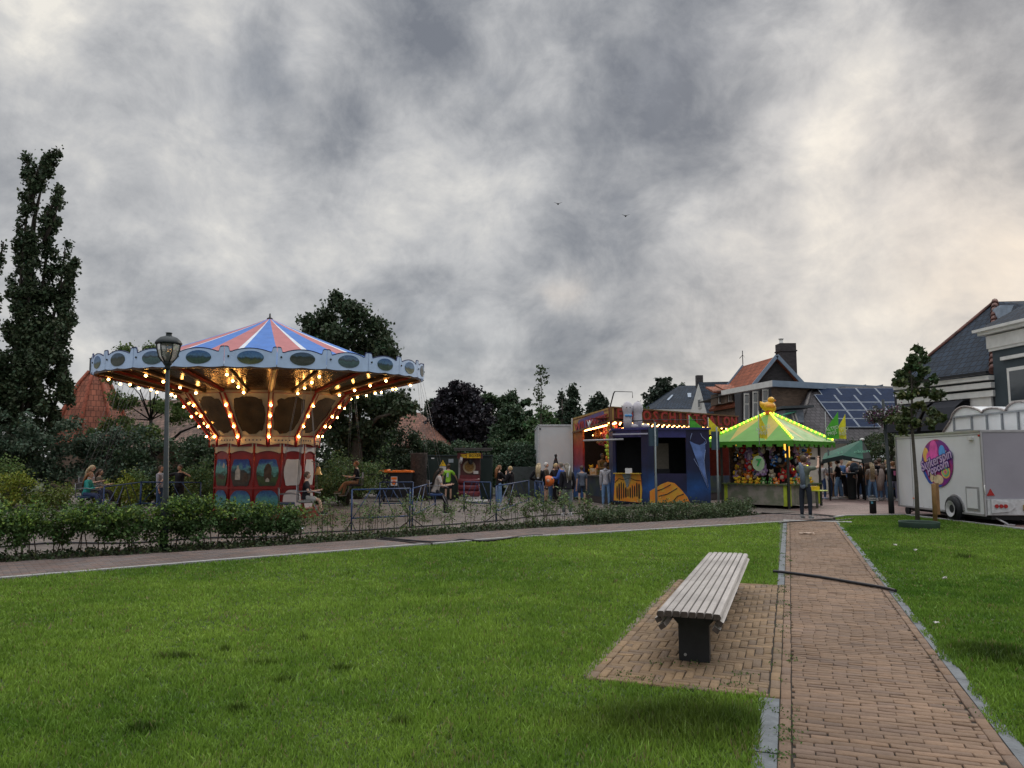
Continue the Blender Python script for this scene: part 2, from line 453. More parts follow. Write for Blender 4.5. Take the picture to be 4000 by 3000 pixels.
sheet('planting_bed', [(-20.6, 4.8)] + [(x + .02, y + .02) for x, y in B[1:]] + [(x - .35 - (.5 if i < 5 else .2), y + .75) for i, (x, y) in reversed(list(enumerate(B)))], -.004,
      mat('soil', (.035, .028, .02), .95, .4, 9, .8))
# lawns
sheet('lawn', K + [(7.25, 20.2)] + [tuple(pf(s, -.02)[:2]) for s in (16, 6.25)] + [tuple(pf(6.25, -1.38)[:2]), tuple(pf(1.4, -1.38)[:2]), tuple(pf(1.22, -.0)[:2]), tuple(pf(-9, -.0)[:2]), (-20, -4)], -.008,
      mat('turf', (.045, .075, .018), .9, .3, 5, .6))
sheet('lawn', [tuple(pf(-9, W + .02)[:2]), tuple(pf(17.8, W + .02)[:2])] + K2 + [(13.5, -6)], -.008, MATS['turf'])
# mortar beds under the bricks
jm = mat('sand_joint', (.022, .018, .014), .95, .3, 20)
sheet('path', [pf(-9, -.005), pf(17.75, -.005), pf(17.75, W + .005), pf(-9, W + .005)], -.003, jm)
sheet('bench_pad', [pf(1.21, -1.385), pf(6.26, -1.385), pf(6.26, -.006), pf(1.21, -.006)], -.003, jm)
sheet('sidewalk', K[:-1] + [(7.39, 20.58), (9.35, 22.0), (9.3, 24.6), (7.81, 23.4)] + B[::-1][1:], -.006, mat('sidewalk_joint', (.05, .042, .038), .95, .3, 20))

def brick_mesh(name, rects, m, base, rng, z0=-.012, jit=.0015):
    """rects: (corner, edge a, edge b) in world; each becomes a brick with chamfered rim"""
    n = len(rects); V = np.empty((n, 12, 3)); 
    for i, (o, a, b) in enumerate(rects):
        o = Vector(o); a = Vector(a); b = Vector(b); an = a.normalized(); bn = b.normalized(); ch = .004
        h = [rng.normal(0, jit) + .009 for _ in range(4)]
        q = [o, o + a, o + a + b, o + b]; sg = [(1, 1), (-1, 1), (-1, -1), (1, -1)]
        for k in range(4):
            p = q[k]
            V[i, k] = (p.x, p.y, z0); V[i, 4 + k] = (p.x, p.y, h[k] - ch)
            p2 = p + an * sg[k][0] * ch + bn * sg[k][1] * ch; V[i, 8 + k] = (p2.x, p2.y, h[k])
    f = []
    for k in range(4):
        j = (k + 1) % 4
        f += [[k, j, 4 + j, 4 + k], [4 + k, 4 + j, 8 + j, 8 + k]]
    f.append([8, 9, 10, 11]); f = np.array(f)
    Fc = (np.arange(n)[:, None, None] * 12 + f[None]).reshape(-1, 4)
    cols = np.array([base[rng.integers(len(base))] for _ in range(n)]) * (np.array((1.0, .985, .92)) if name != 'sidewalk_bricks' else 1) * rng.normal(1, .07, n)[:, None]
    # blotches of dirt carried from brick to brick
    cx, cy = V[:, 0, 0], V[:, 0, 1]
    cols *= (.74 + .5 * vnoise(cx, cy, 1.1, 5) * .6 + .4 * vnoise(cx, cy, 3.1, 6) * .6)[:, None]
    o = npmesh(name, V.reshape(-1, 3), Fc, np.repeat(cols, 12, axis=0), m); tag(o, kind='structure'); return o
rng = np.random.default_rng(3)
TB = np.array((1.0, 1.0, .84))
bm_ = mat('clay_brick', (.3, .2, .14), .85, .12, 22, .5, kind='attr')
tones = [(.180, .120, .086), (.190, .125, .088), (.172, .115, .084), (.197, .130, .092), (.165, .110, .082), (.185, .119, .081), (.156, .107, .084)]
rects = []
g_ = .006
def addb(s0, t0, ds, dt, lst=rects):
    js, jt = rng.normal(0, .0015), rng.normal(0, .0015)
    lst.append((pf(s0 + g_ / 2 + js, t0 + g_ / 2 + jt), U * (ds - g_), Vv * (dt - g_)))
s = -3.0
while s < 17.6:                                     # edge courses
    addb(s, 0, .21, .072); addb(s, W - .072, .21, .072); s += .21
s = -3.0; row = 0
while s < 17.65:
    off = (.105 if row % 2 else 0) + .02 * math.sin(row * .37); t = .072 - off
    lo, hi = .074, W - .074
    while t < hi:
        a, b = max(lo, t), min(hi, t + .21)
        if b - a > .03: addb(s, a, .068, b - a)
        t += .21
    s += .068; row += 1
brick_mesh('path_bricks', rects, bm_, tones, rng, jit=.0022)
rects = []
pt = [(.190, .132, .084), (.176, .122, .079), (.204, .140, .087), (.160, .114, .082), (.184, .124, .077), (.222, .150, .090)]
s = 1.22
while s < 6.2:                                      # frame of the pad
    addb(s, -.072, .21, .072, rects); addb(s, -1.38, .21, .072, rects); s += .21
t = -1.305
while t < -.1:
    addb(1.22, t, .068, min(.21, -.075 - t), rects); addb(6.17, t, .068, min(.21, -.075 - t), rects); t += .21
un, nn_ = .068, 3
for i in range(-2, 80):
    for j in range(-2, 24):
        m_ = (i - j) % 6
        if m_ == 0: a0, b0, da, db = i * un, j * un, 3 * un, un
        elif m_ == 5: a0, b0, da, db = i * un, j * un, un, 3 * un
        else: continue
        a0 += 1.29; b0 += -1.306; a1, b1 = min(a0 + da, 6.165), min(b0 + db, -.076); a0, b0 = max(a0, 1.29), max(b0, -1.306)
        if a1 - a0 > .02 and b1 - b0 > .02: addb(a0, b0, a1 - a0, b1 - b0, rects)
brick_mesh('bench_pad_bricks', rects, bm_, pt, rng, jit=.0022)
# sidewalk bricks
swp = K[1:] + [(9.3, 22.05), (9.2, 24.3), (7.81, 23.4)] + B[::-1][1:-1]
dirs = Vector((.80, .60, 0)); dn = Vector((-.60, .80, 0)); rects = []
row = 0; tt = -3.0
while tt < 16:
    ss = -16 + (.105 if row % 2 else 0)
    cx = dirs.x * (ss + .1) + dn.x * tt; cy = dirs.y * (ss + .1) + dn.y * tt
    k = np.arange(0, 200); xs = dirs.x * (ss + .105 + k * .21) + dn.x * (tt + .035); ys = dirs.y * (ss + .105 + k * .21) + dn.y * (tt + .035) 
    ok = inpoly(xs, ys, swp)
    for kk in k[ok]:
        o_ = dirs * (ss + kk * .21 + .003) + dn * (tt + .003)
        rects.append((o_, dirs * .204, dn * .064))
    tt += .07; row += 1
brick_mesh('sidewalk_bricks', rects, bm_, [(.14, .107, .097), (.16, .115, .099), (.118, .096, .089), (.15, .102, .088), (.126, .107, .105)], rng, jit=.001)
# kerbs
conc = mat('kerb_concrete', (.30, .30, .30), .8, .14, 9, .4)
def strip(name, poly, wd, z0, z1, m, side=-1):
    mb = MB()
    for a, b in zip(poly[:-1], poly[1:]):
        a = Vector((a[0], a[1], 0)); b = Vector((b[0], b[1], 0)); L = (b - a).length; d = (b - a) / L; n_ = Vector((-d.y, d.x, 0)) * side
        k = max(1, int(L / 1.0))
        for i in range(k):
            p, q = a + d * (L * i / k + .004), a + d * (L * (i + 1) / k - .004); dz = rnd.uniform(-.003, .003)
            mb.prism([(p.x, p.y, z0), (q.x, q.y, z0), (q.x + n_.x * wd, q.y + n_.y * wd, z0), (p.x + n_.x * wd, p.y + n_.y * wd, z0)], (0, 0, z1 - z0 + dz))
    return tag(mb.build(name, m), kind='structure')
strip('kerb', K, .11, -.05, .028, conc)
strip('kerb', K2, .12, -.05, .035, conc, side=1)
blue = mat('bluestone', (.12, .135, .15), .8, .2, 8, .4)
strip('kerb', [pf(-4, W + .004), pf(17.6, W + .004)], .08, -.05, .003, blue)
strip('kerb', [pf(-4, -.135), pf(1.2, -.135)], .13, -.05, .003, blue)
strip('kerb', [pf(6.27, -.09), pf(17.1, -.09)], .085, -.05, .003, blue)
strip('kerb', [pf(17.66, -.1), pf(17.66, W + .4)], .28, -.05, .016, conc, side=1)
strip('kerb', [pf(1.3, -1.45), pf(6.2, -1.45)], .065, -.05, -.002, mat('sandy_edge', (.17, .145, .11), .95, .25, 15, .5))

# grass
def grass_pts(bands, poly, excl, rng):
    X = []; Y = []
    for y0, y1, dens in bands:
        x1 = .74 * y1 + 1.6; n = int(dens * (y1 - y0) * 2 * x1)
        x = rng.uniform(-x1, x1, n); y = rng.uniform(y0, y1, n)
        ok = inpoly(x, y, poly) & (np.abs(x) < .74 * y + 1.4)
        # ragged edges against paving
        jx = x + rng.normal(0, .03, n); jy = y + rng.normal(0, .03, n)
        for e in excl: ok &= ~inpoly(jx, jy, e)
        X.append(x[ok]); Y.append(y[ok])
    return np.concatenate(X), np.concatenate(Y)
rng = np.random.default_rng(11)
bands = [(3.0, 5.2, 7000), (5.2, 7.5, 4600), (7.5, 10.5, 2700), (10.5, 14.5, 1500), (14.5, 23, 950)]
ex_l = [[tuple(pf(a, b)[:2]) for a, b in q] for q in (((1.25, -1.40), (6.24, -1.40), (6.24, .1), (1.25, .1)), ((-5, -.075), (1.25, -.075), (1.25, 1), (-5, 1)), ((6.2, -.05), (18, -.05), (18, 1), (6.2, 1)))]
ex_r = [[tuple(pf(a, b)[:2]) for a, b in ((-5, .3), (18, .3), (18, W + .012), (-5, W + .012))]]
L_poly = [(x, y) for x, y in K] + [(7.0, 20.0), tuple(pf(-5, 0)[:2]), (-20, -4)]
R_poly = [tuple(pf(-5, W)[:2]), tuple(pf(17.8, W)[:2])] + [(x - .02, y) for x, y in K2] + [(13, -5)]
x1, y1 = grass_pts(bands, L_poly, ex_l, rng); x2, y2 = grass_pts(bands, R_poly, ex_r, rng)
def edge_patch(x, y):                                # where the turf has crept over or been worn back
    return vnoise(x, y, 2.3, 21)
x = np.concatenate([x1, x2]); y = np.concatenate([y1, y2])
# uncover some of the right-hand edging
tt = (x - P0.x) * Vv.x + (y - P0.y) * Vv.y; ss = (x - P0.x) * U.x + (y - P0.y) * U.y
bare = ((tt > W) & (tt < W + .0 + .22 * np.maximum(0, edge_patch(ss * 1.6, ss * 0 + 3) - .38)) ) | ((tt < 0) & (tt > -.03 - .13 * edge_patch(ss, ss * 0 + 9)) & ((ss < 1.2)))
x, y = x[~bare], y[~bare]
n = len(x)
dist = np.hypot(x, y)
hn = vnoise(x, y, 1.3, 1) * .5 + vnoise(x, y, 5.5, 2) * .5
h = (.018 + .032 * hn) * rng.uniform(.6, 1.3, n)
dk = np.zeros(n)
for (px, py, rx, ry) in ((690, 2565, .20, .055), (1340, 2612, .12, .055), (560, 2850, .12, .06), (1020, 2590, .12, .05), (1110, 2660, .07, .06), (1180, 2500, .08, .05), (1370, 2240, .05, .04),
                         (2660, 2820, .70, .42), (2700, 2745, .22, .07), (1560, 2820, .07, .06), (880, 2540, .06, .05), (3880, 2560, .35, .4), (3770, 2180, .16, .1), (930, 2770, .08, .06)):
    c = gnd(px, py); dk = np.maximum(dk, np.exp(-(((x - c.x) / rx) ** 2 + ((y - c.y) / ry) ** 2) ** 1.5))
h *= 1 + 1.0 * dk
wd = (.0022 + .00085 * dist) * rng.uniform(.7, 1.3, n)
an = rng.uniform(0, 2 * PI, n); lean = rng.normal(0, .55, n) * h; la = rng.uniform(0, 2 * PI, n)
V = np.zeros((n, 3, 3)); z0 = -.008
V[:, 0] = np.stack([x + np.cos(an) * wd, y + np.sin(an) * wd, np.full(n, z0)], 1)
V[:, 1] = np.stack([x - np.cos(an) * wd, y - np.sin(an) * wd, np.full(n, z0)], 1)
V[:, 2] = np.stack([x + np.cos(la) * lean, y + np.sin(la) * lean, z0 + h], 1)
vn = (vnoise(x, y, .45, 4) * .45 + vnoise(x, y, 1.9, 7) * .3 + vnoise(x, y, 7, 8) * .25 - .5) * 1.7 + .5
vn = vn.clip(0, 1.1) - .25 * (x > .37 * y + 1.2)
A_, B_ = np.array((.105, .208, .025)), np.array((.240, .370, .055))
col = A_[None] * (1 - vn[:, None]) + B_[None] * vn[:, None]
col *= rng.normal(1, .2, n).clip(.4, 1.7)[:, None]
straw = rng.random(n) < .02 + .10 * (vnoise(x, y, 3.3, 14) > .78); col[straw] = (.26, .23, .10)
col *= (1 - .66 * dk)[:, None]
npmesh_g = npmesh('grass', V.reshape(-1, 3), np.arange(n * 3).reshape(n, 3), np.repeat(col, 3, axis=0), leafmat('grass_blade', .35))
tag(npmesh_g, 'mown green grass of the lawn beside the brick path', 'grass', kind='stuff')
print('blades', n)
# weeds in the paving joints
rng = np.random.default_rng(5); P = []
for (px, py, r, k) in ((3075, 2860, .05, 60), (3070, 2900, .04, 40), (2900, 2640, .05, 40), (2690, 2700, .05, 30), (2880, 2680, .07, 60), (2540, 2660, .05, 30), (3078, 2250, .05, 30), (3075, 2180, .04, 30), (3076, 2400, .03, 20),
                       (2420, 2640, .06, 30), (2560, 2600, .04, 20), (3050, 2960, .04, 40), (2700, 2590, .12, 60), (2790, 2345, .2, 60), (3730, 2560, .1, 60), (3880, 2790, .12, 80)):
    c = gnd(px, py); P.append(np.stack([rng.normal(c.x, r, k), rng.normal(c.y, r * .8, k), rng.uniform(.008, .03, k)], 1))
for k in range(70):
    s_ = rng.uniform(-.5, 17); t_ = (.0, W, .075, .0, -.07)[k % 5] + rng.normal(0, .012); c = pf(s_, t_); kk = int(rng.integers(6, 26)); P.append(np.stack([rng.normal(c.x, .025, kk), rng.normal(c.y, .045, kk), rng.uniform(.004, .02, kk)], 1))
P = np.concatenate(P); Vw, Fw, cw = leaf_arrays(P, .017, (.07, .13, .03), .3, rng)
tag(npmesh('weeds', Vw, Fw, cw, MATS['grass_blade']), 'small weeds growing in the joints of the paving', 'weeds', kind='stuff')

# ------------------------------------------------------------------ people
SKIN = cmat((.50, .32, .24), .55, 'skin')
def skin_mesh(V, E, rad, root, sub=1):
    me = bpy.data.meshes.new('tmp'); me.from_pydata(V, E, [])
    o = bpy.data.objects.new('tmp', me); C.objects.link(o)
    m = o.modifiers.new('s', 'SKIN'); m.use_smooth_shade = True
    if not me.skin_vertices: me.attributes  # layer is made with the modifier
    for i, r_ in enumerate(rad):
        sv = me.skin_vertices[0].data[i]; sv.radius = (r_, r_) if not isinstance(r_, tuple) else r_; sv.use_root = (i == root)
    if sub:
        q = o.modifiers.new('u', 'SUBSURF'); q.levels = sub; q.render_levels = sub
    dg = bpy.context.evaluated_depsgraph_get()
    out = bpy.data.meshes.new_from_object(o.evaluated_get(dg))
    bpy.data.objects.remove(o); bpy.data.meshes.remove(me)
    return out
HAIRC = {'blond': (.42, .30, .15), 'lightblond': (.42, .33, .20), 'brown': (.07, .04, .025), 'dark': (.02, .015, .012), 'grey': (.17, .15, .12), 'ginger': (.22, .10, .04), 'white': (.55, .54, .52)}
def nz(v): return Vector(v).normalized()
DOWN = ((.10, .05, -1), (.04, .22, -1))
def person(label, pos, face, H=1.7, top=((.02, .02, .025), 'short'), bottom=((.05, .08, .16), 'long'), shoes=(.5, .5, .5), hair=('brown', 'short'),
           armL=DOWN, armR=DOWN, legL=((.06, .02, -1), (0, -.03, -1)), legR=((.06, .02, -1), (0, -.03, -1)), lean=0.0, head=(0, 0), group=None, fat=1.0, width=1.0, socks=None, printcol=None, seat=None, skinm=None):
    """face: heading in radians, 0 = looking along +Y. arm/leg: (upper, lower) directions, x outwards, y forwards"""
    sk = skinm or SKIN
    root = empty('person', pos, -face, label, 'person', group)
    s = H
    hipz = .52 * s if seat is None else seat
    L = Matrix.Rotation(-lean, 3, 'X')
    pel = Vector((0, 0, hipz))
    def up(v): return pel + L @ (Vector(v) * s)
    bel, che, uc, nb = up((0, .005, .09)), up((0, .0, .18)), up((0, -.004, .243)), up((0, -.005, .290))
    nt_, hc = up((0, .008, .325)), up((0, .014, .385))
    J = {}
    for sx, arm, leg, nm in ((-1, armL, legL, 'L'), (1, armR, legR, 'R')):
        sh = up((sx * .100 * width, -.002, .250)); ua, fa = [nz((d[0] * sx, d[1], d[2])) for d in arm]
        el = sh + ua * .175 * s; wr = el + fa * .15 * s; hd = wr + fa * .055 * s
        hp = pel + Vector((sx * .052 * s, 0, -.02 * s)); tl, sl_ = [nz((d[0] * sx, d[1], d[2])) for d in leg]
        kn = hp + tl * .235 * s; an = kn + sl_ * .225 * s
        J[nm] = dict(sh=sh, el=el, wr=wr, hd=hd, hp=hp, kn=kn, an=an, fa=fa, ua=ua)
    V = [pel, bel, che, uc, nb, nt_]; E = [(0, 1), (1, 2), (2, 3), (3, 4), (4, 5)]; Rr = [.040, .046, .058, .048, .034, .029]
    Rr = [r_ * s * (fat if i < 3 else 1) for i, r_ in enumerate(Rr)]
    for nm in 'LR':
        j = J[nm]; o = len(V)
        V += [j['sh'], j['el'], j['wr'], j['hd']]; E += [(3, o), (o, o + 1), (o + 1, o + 2), (o + 2, o + 3)]; Rr += [.030 * s, .023 * s, .016 * s, .019 * s]
        o = len(V); V += [j['hp'], j['kn'], j['an']]; E += [(0, o), (o, o + 1), (o + 1, o + 2)]; Rr += [.026 * s * fat, .029 * s, .021 * s]
    me = skin_mesh(V, E, Rr, 0)
    mb = MB(); mb.mesh(me, 0); bpy.data.meshes.remove(me)
    # head: skull, jaw, nose, ears
    HM = Matrix.Rotation(head[0], 4, 'Z') @ Matrix.Rotation(head[1] - lean * .4, 4, 'X'); HM3 = HM.to_3x3()
    mb.ball(hc, (.043 * s, .053 * s, .058 * s), 0, 14, 10, HM3)
    mb.ball(hc + HM3 @ Vector((0, .012 * s, -.028 * s)), (.032 * s, .038 * s, .036 * s), 0, 12, 8, HM3)
    mb.ball(hc + HM3 @ Vector((0, .054 * s, -.010 * s)), (.007 * s, .010 * s, .013 * s), 0, 6, 5, HM3)
    for sx in (-1, 1):
        mb.ball(hc + HM3 @ Vector((sx * .043 * s, -.002 * s, -.006 * s)), (.006 * s, .011 * s, .017 * s), 0, 6, 5, HM3)
        mb.ball(hc + HM3 @ Vector((sx * .018 * s, .047 * s, .002 * s)), (.006 * s, .004 * s, .004 * s), 1, 6, 4, HM3)
    mb.box(hc + HM3 @ Vector((0, .050 * s, -.034 * s)), (.022 * s, .006 * s, .004 * s), 2, M=HM)
    for nm, sx in (('L', -1), ('R', 1)):                 # palm and five unequal curled fingers
        j = J[nm]; f = j['fa']; side = f.cross(Vector((0, 0, 1)))
        side = side.normalized() if side.length > .2 else Vector((0, 1, 0)); pn = side.cross(f).normalized()
        if pn.y < 0 and abs(f.z) > .6: pn = -pn
        for k, (of, ln) in enumerate(((-.012, .036), (-.004, .042), (.004, .040), (.012, .032))):
            a = j['hd'] + side * of * s + f * .012 * s; b = a + f * ln * .55 * s + pn * .003 * s; c_ = b + (f * .6 + pn * .55) * ln * .5 * s
            mb.tube([a, b, c_], [.0050 * s, .0045 * s, .0035 * s], 5)
        a = j['hd'] - side * .014 * s * sx; mb.tube([a, a + (f * .6 - side * .7 * sx + pn * .3) * .02 * s, a + (f * 1.2 - side * .8 * sx + pn * .6) * .028 * s], [.0065 * s, .0055 * s, .004 * s], 5)
    if skinm is None: mb.build('body', [sk, cmat((.02, .02, .02), .3, 'eye'), cmat((.28, .08, .07), .5, 'lips')], root, uv=False, fix=False)
    else: mb.build('body', [sk, cmat((.02, .02, .02), .3, 'eye'), cmat((.2, .07, .06), .5, 'lips')], root, uv=False, fix=False)
    # top
    tc_, ty = top; e = .010 * s
    V = [pel + L @ Vector((0, 0, -.045 * s)), pel + L @ Vector((0, 0, -.025 * s)), pel + L @ Vector((0, 0, .03 * s)), bel, che, uc, nb]; E = [(0, 1), (1, 2), (2, 3), (3, 4), (4, 5), (5, 6)]
    Rr = [.084 * s * fat + e * .4, .082 * s * fat + e * .4, .074 * s * fat + e * .5, .067 * s * fat + e * .5, .072 * s * fat + e * .4, .058 * s + e * .3, .036 * s + e * .3]
    if ty == 'jacket': Rr = [r_ * 1.12 for r_ in Rr]
    for nm in 'LR':
        j = J[nm]; o = len(V)
        if ty in ('short',):
            V += [j['sh'], j['sh'].lerp(j['el'], .72)]; E += [(5, o), (o, o + 1)]; Rr += [.036 * s + e * .4, .030 * s + e * .7]
        elif ty in ('long', 'jacket', 'hoodie'):
            k = 1.15 if ty != 'long' else 1.0
            V += [j['sh'], j['el'], j['el'].lerp(j['wr'], .93)]; E += [(5, o), (o, o + 1), (o + 1, o + 2)]; Rr += [.037 * s * k + e * .4, .029 * s * k + e * .5, .020 * s * k + e * .6]
        else:
            V += [j['sh'].lerp(nb, .25)]; E += [(5, o)]; Rr += [.030 * s + e * .2]
    me = skin_mesh(V, E, Rr, 0); q = MB().mesh(me); bpy.data.meshes.remove(me)
    nmn = {'jacket': 'jacket', 'hoodie': 'hoodie', 'long': 'sweater'}.get(ty, 'shirt')
    if ty == 'hoodie': q.ball(nb + L @ Vector((0, -.035 * s, 0)), (.05 * s, .03 * s, .03 * s), 0, 10, 6)
    if printcol:
        M_ = Matrix.Translation(che + L @ Vector((0, -.078 * s * fat, 0))) 
        q.box(che + L @ Vector((0, -.083 * s * fat, -.02 * s)), (.05 * s, .012 * s, .11 * s), 1, M=L.to_4x4())
    q.build(nmn, [cmat(tc_)] + ([cmat(printcol)] if printcol else []), root, uv=False, fix=False)
    # bottom
    bc, by = bottom
    if by == 'skirt':
        MB().lathe([(.07 * s * fat, .02 * s), (.085 * s, -.05 * s), (.11 * s, -.2 * s), (.105 * s, -.21 * s)], (0, 0, hipz), 16).build('skirt', cmat(bc), root, uv=False)
    else:
        V = [pel + Vector((0, 0, -.012 * s)), pel + L @ Vector((0, 0, .035 * s)), pel + L @ Vector((0, 0, .06 * s))]; E = [(0, 1), (1, 2)]; Rr = [.070 * s * fat, .070 * s * fat, .068 * s * fat]
        for nm in 'LR':
            j = J[nm]; o = len(V)
            if by == 'shorts':
                V += [j['hp'], j['hp'].lerp(j['kn'], .85)]; E += [(0, o), (o, o + 1)]; Rr += [.056 * s * fat, .050 * s]
            else:
                wdn = 1.35 if by == 'wide' else 1.0
                V += [j['hp'], j['kn'], j['an'] + Vector((0, 0, .008 * s))]; E += [(0, o), (o, o + 1), (o + 1, o + 2)]; Rr += [.054 * s * fat, .039 * s * (1 + (wdn - 1) * .5), .029 * s * wdn]
        me = skin_mesh(V, E, Rr, 0); q = MB().mesh(me); bpy.data.meshes.remove(me)
        q.build('shorts' if by == 'shorts' else 'trousers', cmat(bc), root, uv=False, fix=False)
    for nm, sx in (('L', -1), ('R', 1)):
        j = J[nm]; an = j['an']; q = MB()
        q.ball(an + Vector((sx * .004 * s, .032 * s, -.018 * s)), (.026 * s, .070 * s, .024 * s), 0, 10, 6)
        q.ball(an + Vector((0, -.004 * s, -.006 * s)), (.026 * s, .032 * s, .030 * s), 0, 8, 6)
        q.box(an + Vector((sx * .004 * s, .030 * s, -.037 * s)), (.050 * s, .135 * s, .011 * s), 1)
        q.build('shoe', [cmat(shoes), cmat((.5, .5, .48) if max(shoes) < .3 else (.6, .6, .58))], root, uv=False, fix=False)
        if socks:
            MB().tube([an, an.lerp(j['kn'], .35)], [.026 * s, .029 * s], 8).build('sock', cmat(socks), root, uv=False)
    # hair
    hcn, hs = hair
    if hs != 'none':
        q = MB(); mats = [mat('hair_' + hcn, HAIRC[hcn], .6, .35, 30, .4)]
        rx, ry, rz = .050 * s, .060 * s, .062 * s; n, k = 16, 11; vs = []; fs = []; ids = {}
        for i in range(k + 1):
            th = PI * i / k
            for jn in range(n):
                a = 2 * PI * jn / n; w_ = 1 + .05 * math.sin(3 * a + i) + .04 * math.sin(7 * a + 2 * i)
                vs.append(hc + HM3 @ Vector((rx * w_ * math.sin(th) * math.cos(a), -.006 * s + ry * w_ * math.sin(th) * math.sin(a), .006 * s + rz * math.cos(th))))
        for i in range(k):
            for jn in range(n):
                a = 2 * PI * (jn + .5) / n; th = PI * (i + .5) / k
                fr = math.sin(a)                                    # 1 = front
                lim = .36 * PI if fr > .45 else (.55 * PI if fr > -.1 else .72 * PI)
                if th > lim: continue
                j2 = (jn + 1) % n; fs.append([i * n + jn, i * n + j2, (i + 1) * n + j2, (i + 1) * n + jn])
        q.add(vs, fs, 0, True)
        if hs in ('long', 'verylong'):
            ln = .16 if hs == 'long' else .27
            for dx in (-.030, -.012, .010, .030):
                p0 = hc + HM3 @ Vector((dx * s, -.040 * s, .01 * s)); p1 = nb + L @ Vector((dx * 1.25 * s, -.070 * s * fat, -.01 * s)); p2 = nb + L @ Vector((dx * 1.3 * s, (-.082 * fat) * s, -ln * s))
                q.tube([p0, p0.lerp(p1, .5) + Vector((0, -.012 * s, 0)), p1, p2], [.024 * s, .024 * s, .020 * s, .008 * s], 7)
        if hs == 'bun': q.ball(hc + HM3 @ Vector((0, -.055 * s, .035 * s)), .026 * s, 0, 8, 6)
        if hs == 'pony':
            a = hc + HM3 @ Vector((0, -.055 * s, .02 * s)); q.tube([a, a + Vector((0, -.03 * s, -.03 * s)), a + Vector((0, -.025 * s, -.14 * s))], [.014 * s, .018 * s, .006 * s], 7)
        q.build('hair', mats, root, uv=False, fix=False)
    return root, J, (pel, bel, che, nb, hc)
def face_to(px, py, Y=None): return 0

# ------------------------------------------------------------------ park bench
bwood = mat('weathered_wood', (.34, .315, .30), .75, .30, 5, .5, kind='wood', args=((.4, .4, 14),))
bend = mat('dark_wood_end', (.06, .045, .038), .8, .2, 20)
bsteel = mat('black_steel', (.012, .013, .016), .55, .2, 8, .1)
bench = empty('park_bench', pf(1.65, -.665), math.atan2(U.y, U.x), 'long grey slatted wooden bench on black steel legs beside the brick path', 'bench')
LB = 4.08                                              # local x runs along the bench, y to the left
for k in range(8):
    y = .245 - k * .0615 - .03; q = MB(); ang = 0; zt = .46
    if k in (0, 7): zt = .455
    ln = LB + rnd.uniform(-.01, .01)
    prof = [(-.0255, -.045), (.0255, -.045), (.0255, -.006), (.019, 0), (-.019, 0), (-.0255, -.006)]
    if k == 0: prof = [(-.0255, -.045), (.024, -.045), (.032, -.024), (.022, -.004), (.006, 0), (-.019, 0), (-.0255, -.006)]
    if k == 7: prof = [(-.024, -.045), (.0255, -.045), (.0255, -.006), (.019, 0), (-.006, 0), (-.022, -.004), (-.032, -.024)]
    a = rnd.uniform(-.004, .004)
    q.prism([(a, y + p[0], zt + p[1]) for p in prof], (ln, 0, 0), 0)
    q.f and None
    n_ = len(prof); q.m[0] = 1; q.m[1] = 1
    q.build('slat', [bwood, bend], bench)
for sy in (1, -1):
    for k in range(2):
        c = (LB / 2 + .0, sy * (.232 - .026 * k), .385 - k * .052); Mx = Matrix.Rotation(sy * (-.50 - .1 * k), 4, 'X')
        q = MB(); q.box(c, (LB - .03, .052, .040), 0, M=Mx)
        q.m = [0, 0, 0, 1, 0, 1]; q.build('side_slat', [bwood, bend], bench)
for x_ in (.36, 2.04, 3.72):
    q = MB(); q.prism([(x_ - .05, y, z) for y, z in ((-.122, 0), (.122, 0), (.122, .30), (.20, .385), (.215, .414), (-.215, .414), (-.20, .385), (-.122, .30))], (.10, 0, 0))
    q.bb((x_ - .06, -.115, -.002), (x_ + .06, .115, .008)); q.build('leg', bsteel, bench)
    MB().tube([(x_ - .054, .07, .06), (x_ - .050, .07, .06)], .012, 8).build('bolt', mat('galvanised', (.35, .36, .37), .45, .1, 8, metal=.7), bench)

# ------------------------------------------------------------------ chair swing ride
CX, CY = -7.38, 22.7
ride = empty('chair_swing_ride', (CX, CY, 0), 0, 'carousel with blue and pink striped roof, lit bulbs and painted red drum', 'swing ride')
red = mat('ride_red', (.25, .016, .015), .38, .15, 5, .1); cream = mat('ride_cream', (.52, .42, .28), .5, .14, 4)
blue_w = mat('ride_pale_blue', (.46, .61, .86), .45, .08, 3); navy = mat('ride_navy', (.01, .02, .10), .5, .1, 6)
mirr = mat('aged_mirror', (.16, .11, .06), .14, .3, 2.2, .35, metal=.75)
wood_c = mat('ride_brown', (.15, .075, .035), .35, .2, 4); white = mat('ride_white', (.62, .62, .63), .5, .08, 4)
bulb = mat('bulb_glow', (1.0, .50, .13), emit=30)
TILT = .042
def tz(x_, y_, z_): return (x_, y_, z_ + TILT * y_)
def pol(r_, a_, z_, tilt=True):                      # a = 0 faces the lawn, positive to the right
    x_, y_ = r_ * math.sin(a_), -r_ * math.cos(a_)
    return tz(x_, y_, z_) if tilt else (x_, y_, z_)
NS = 12; A0 = R(-10); ST = 2 * PI / NS
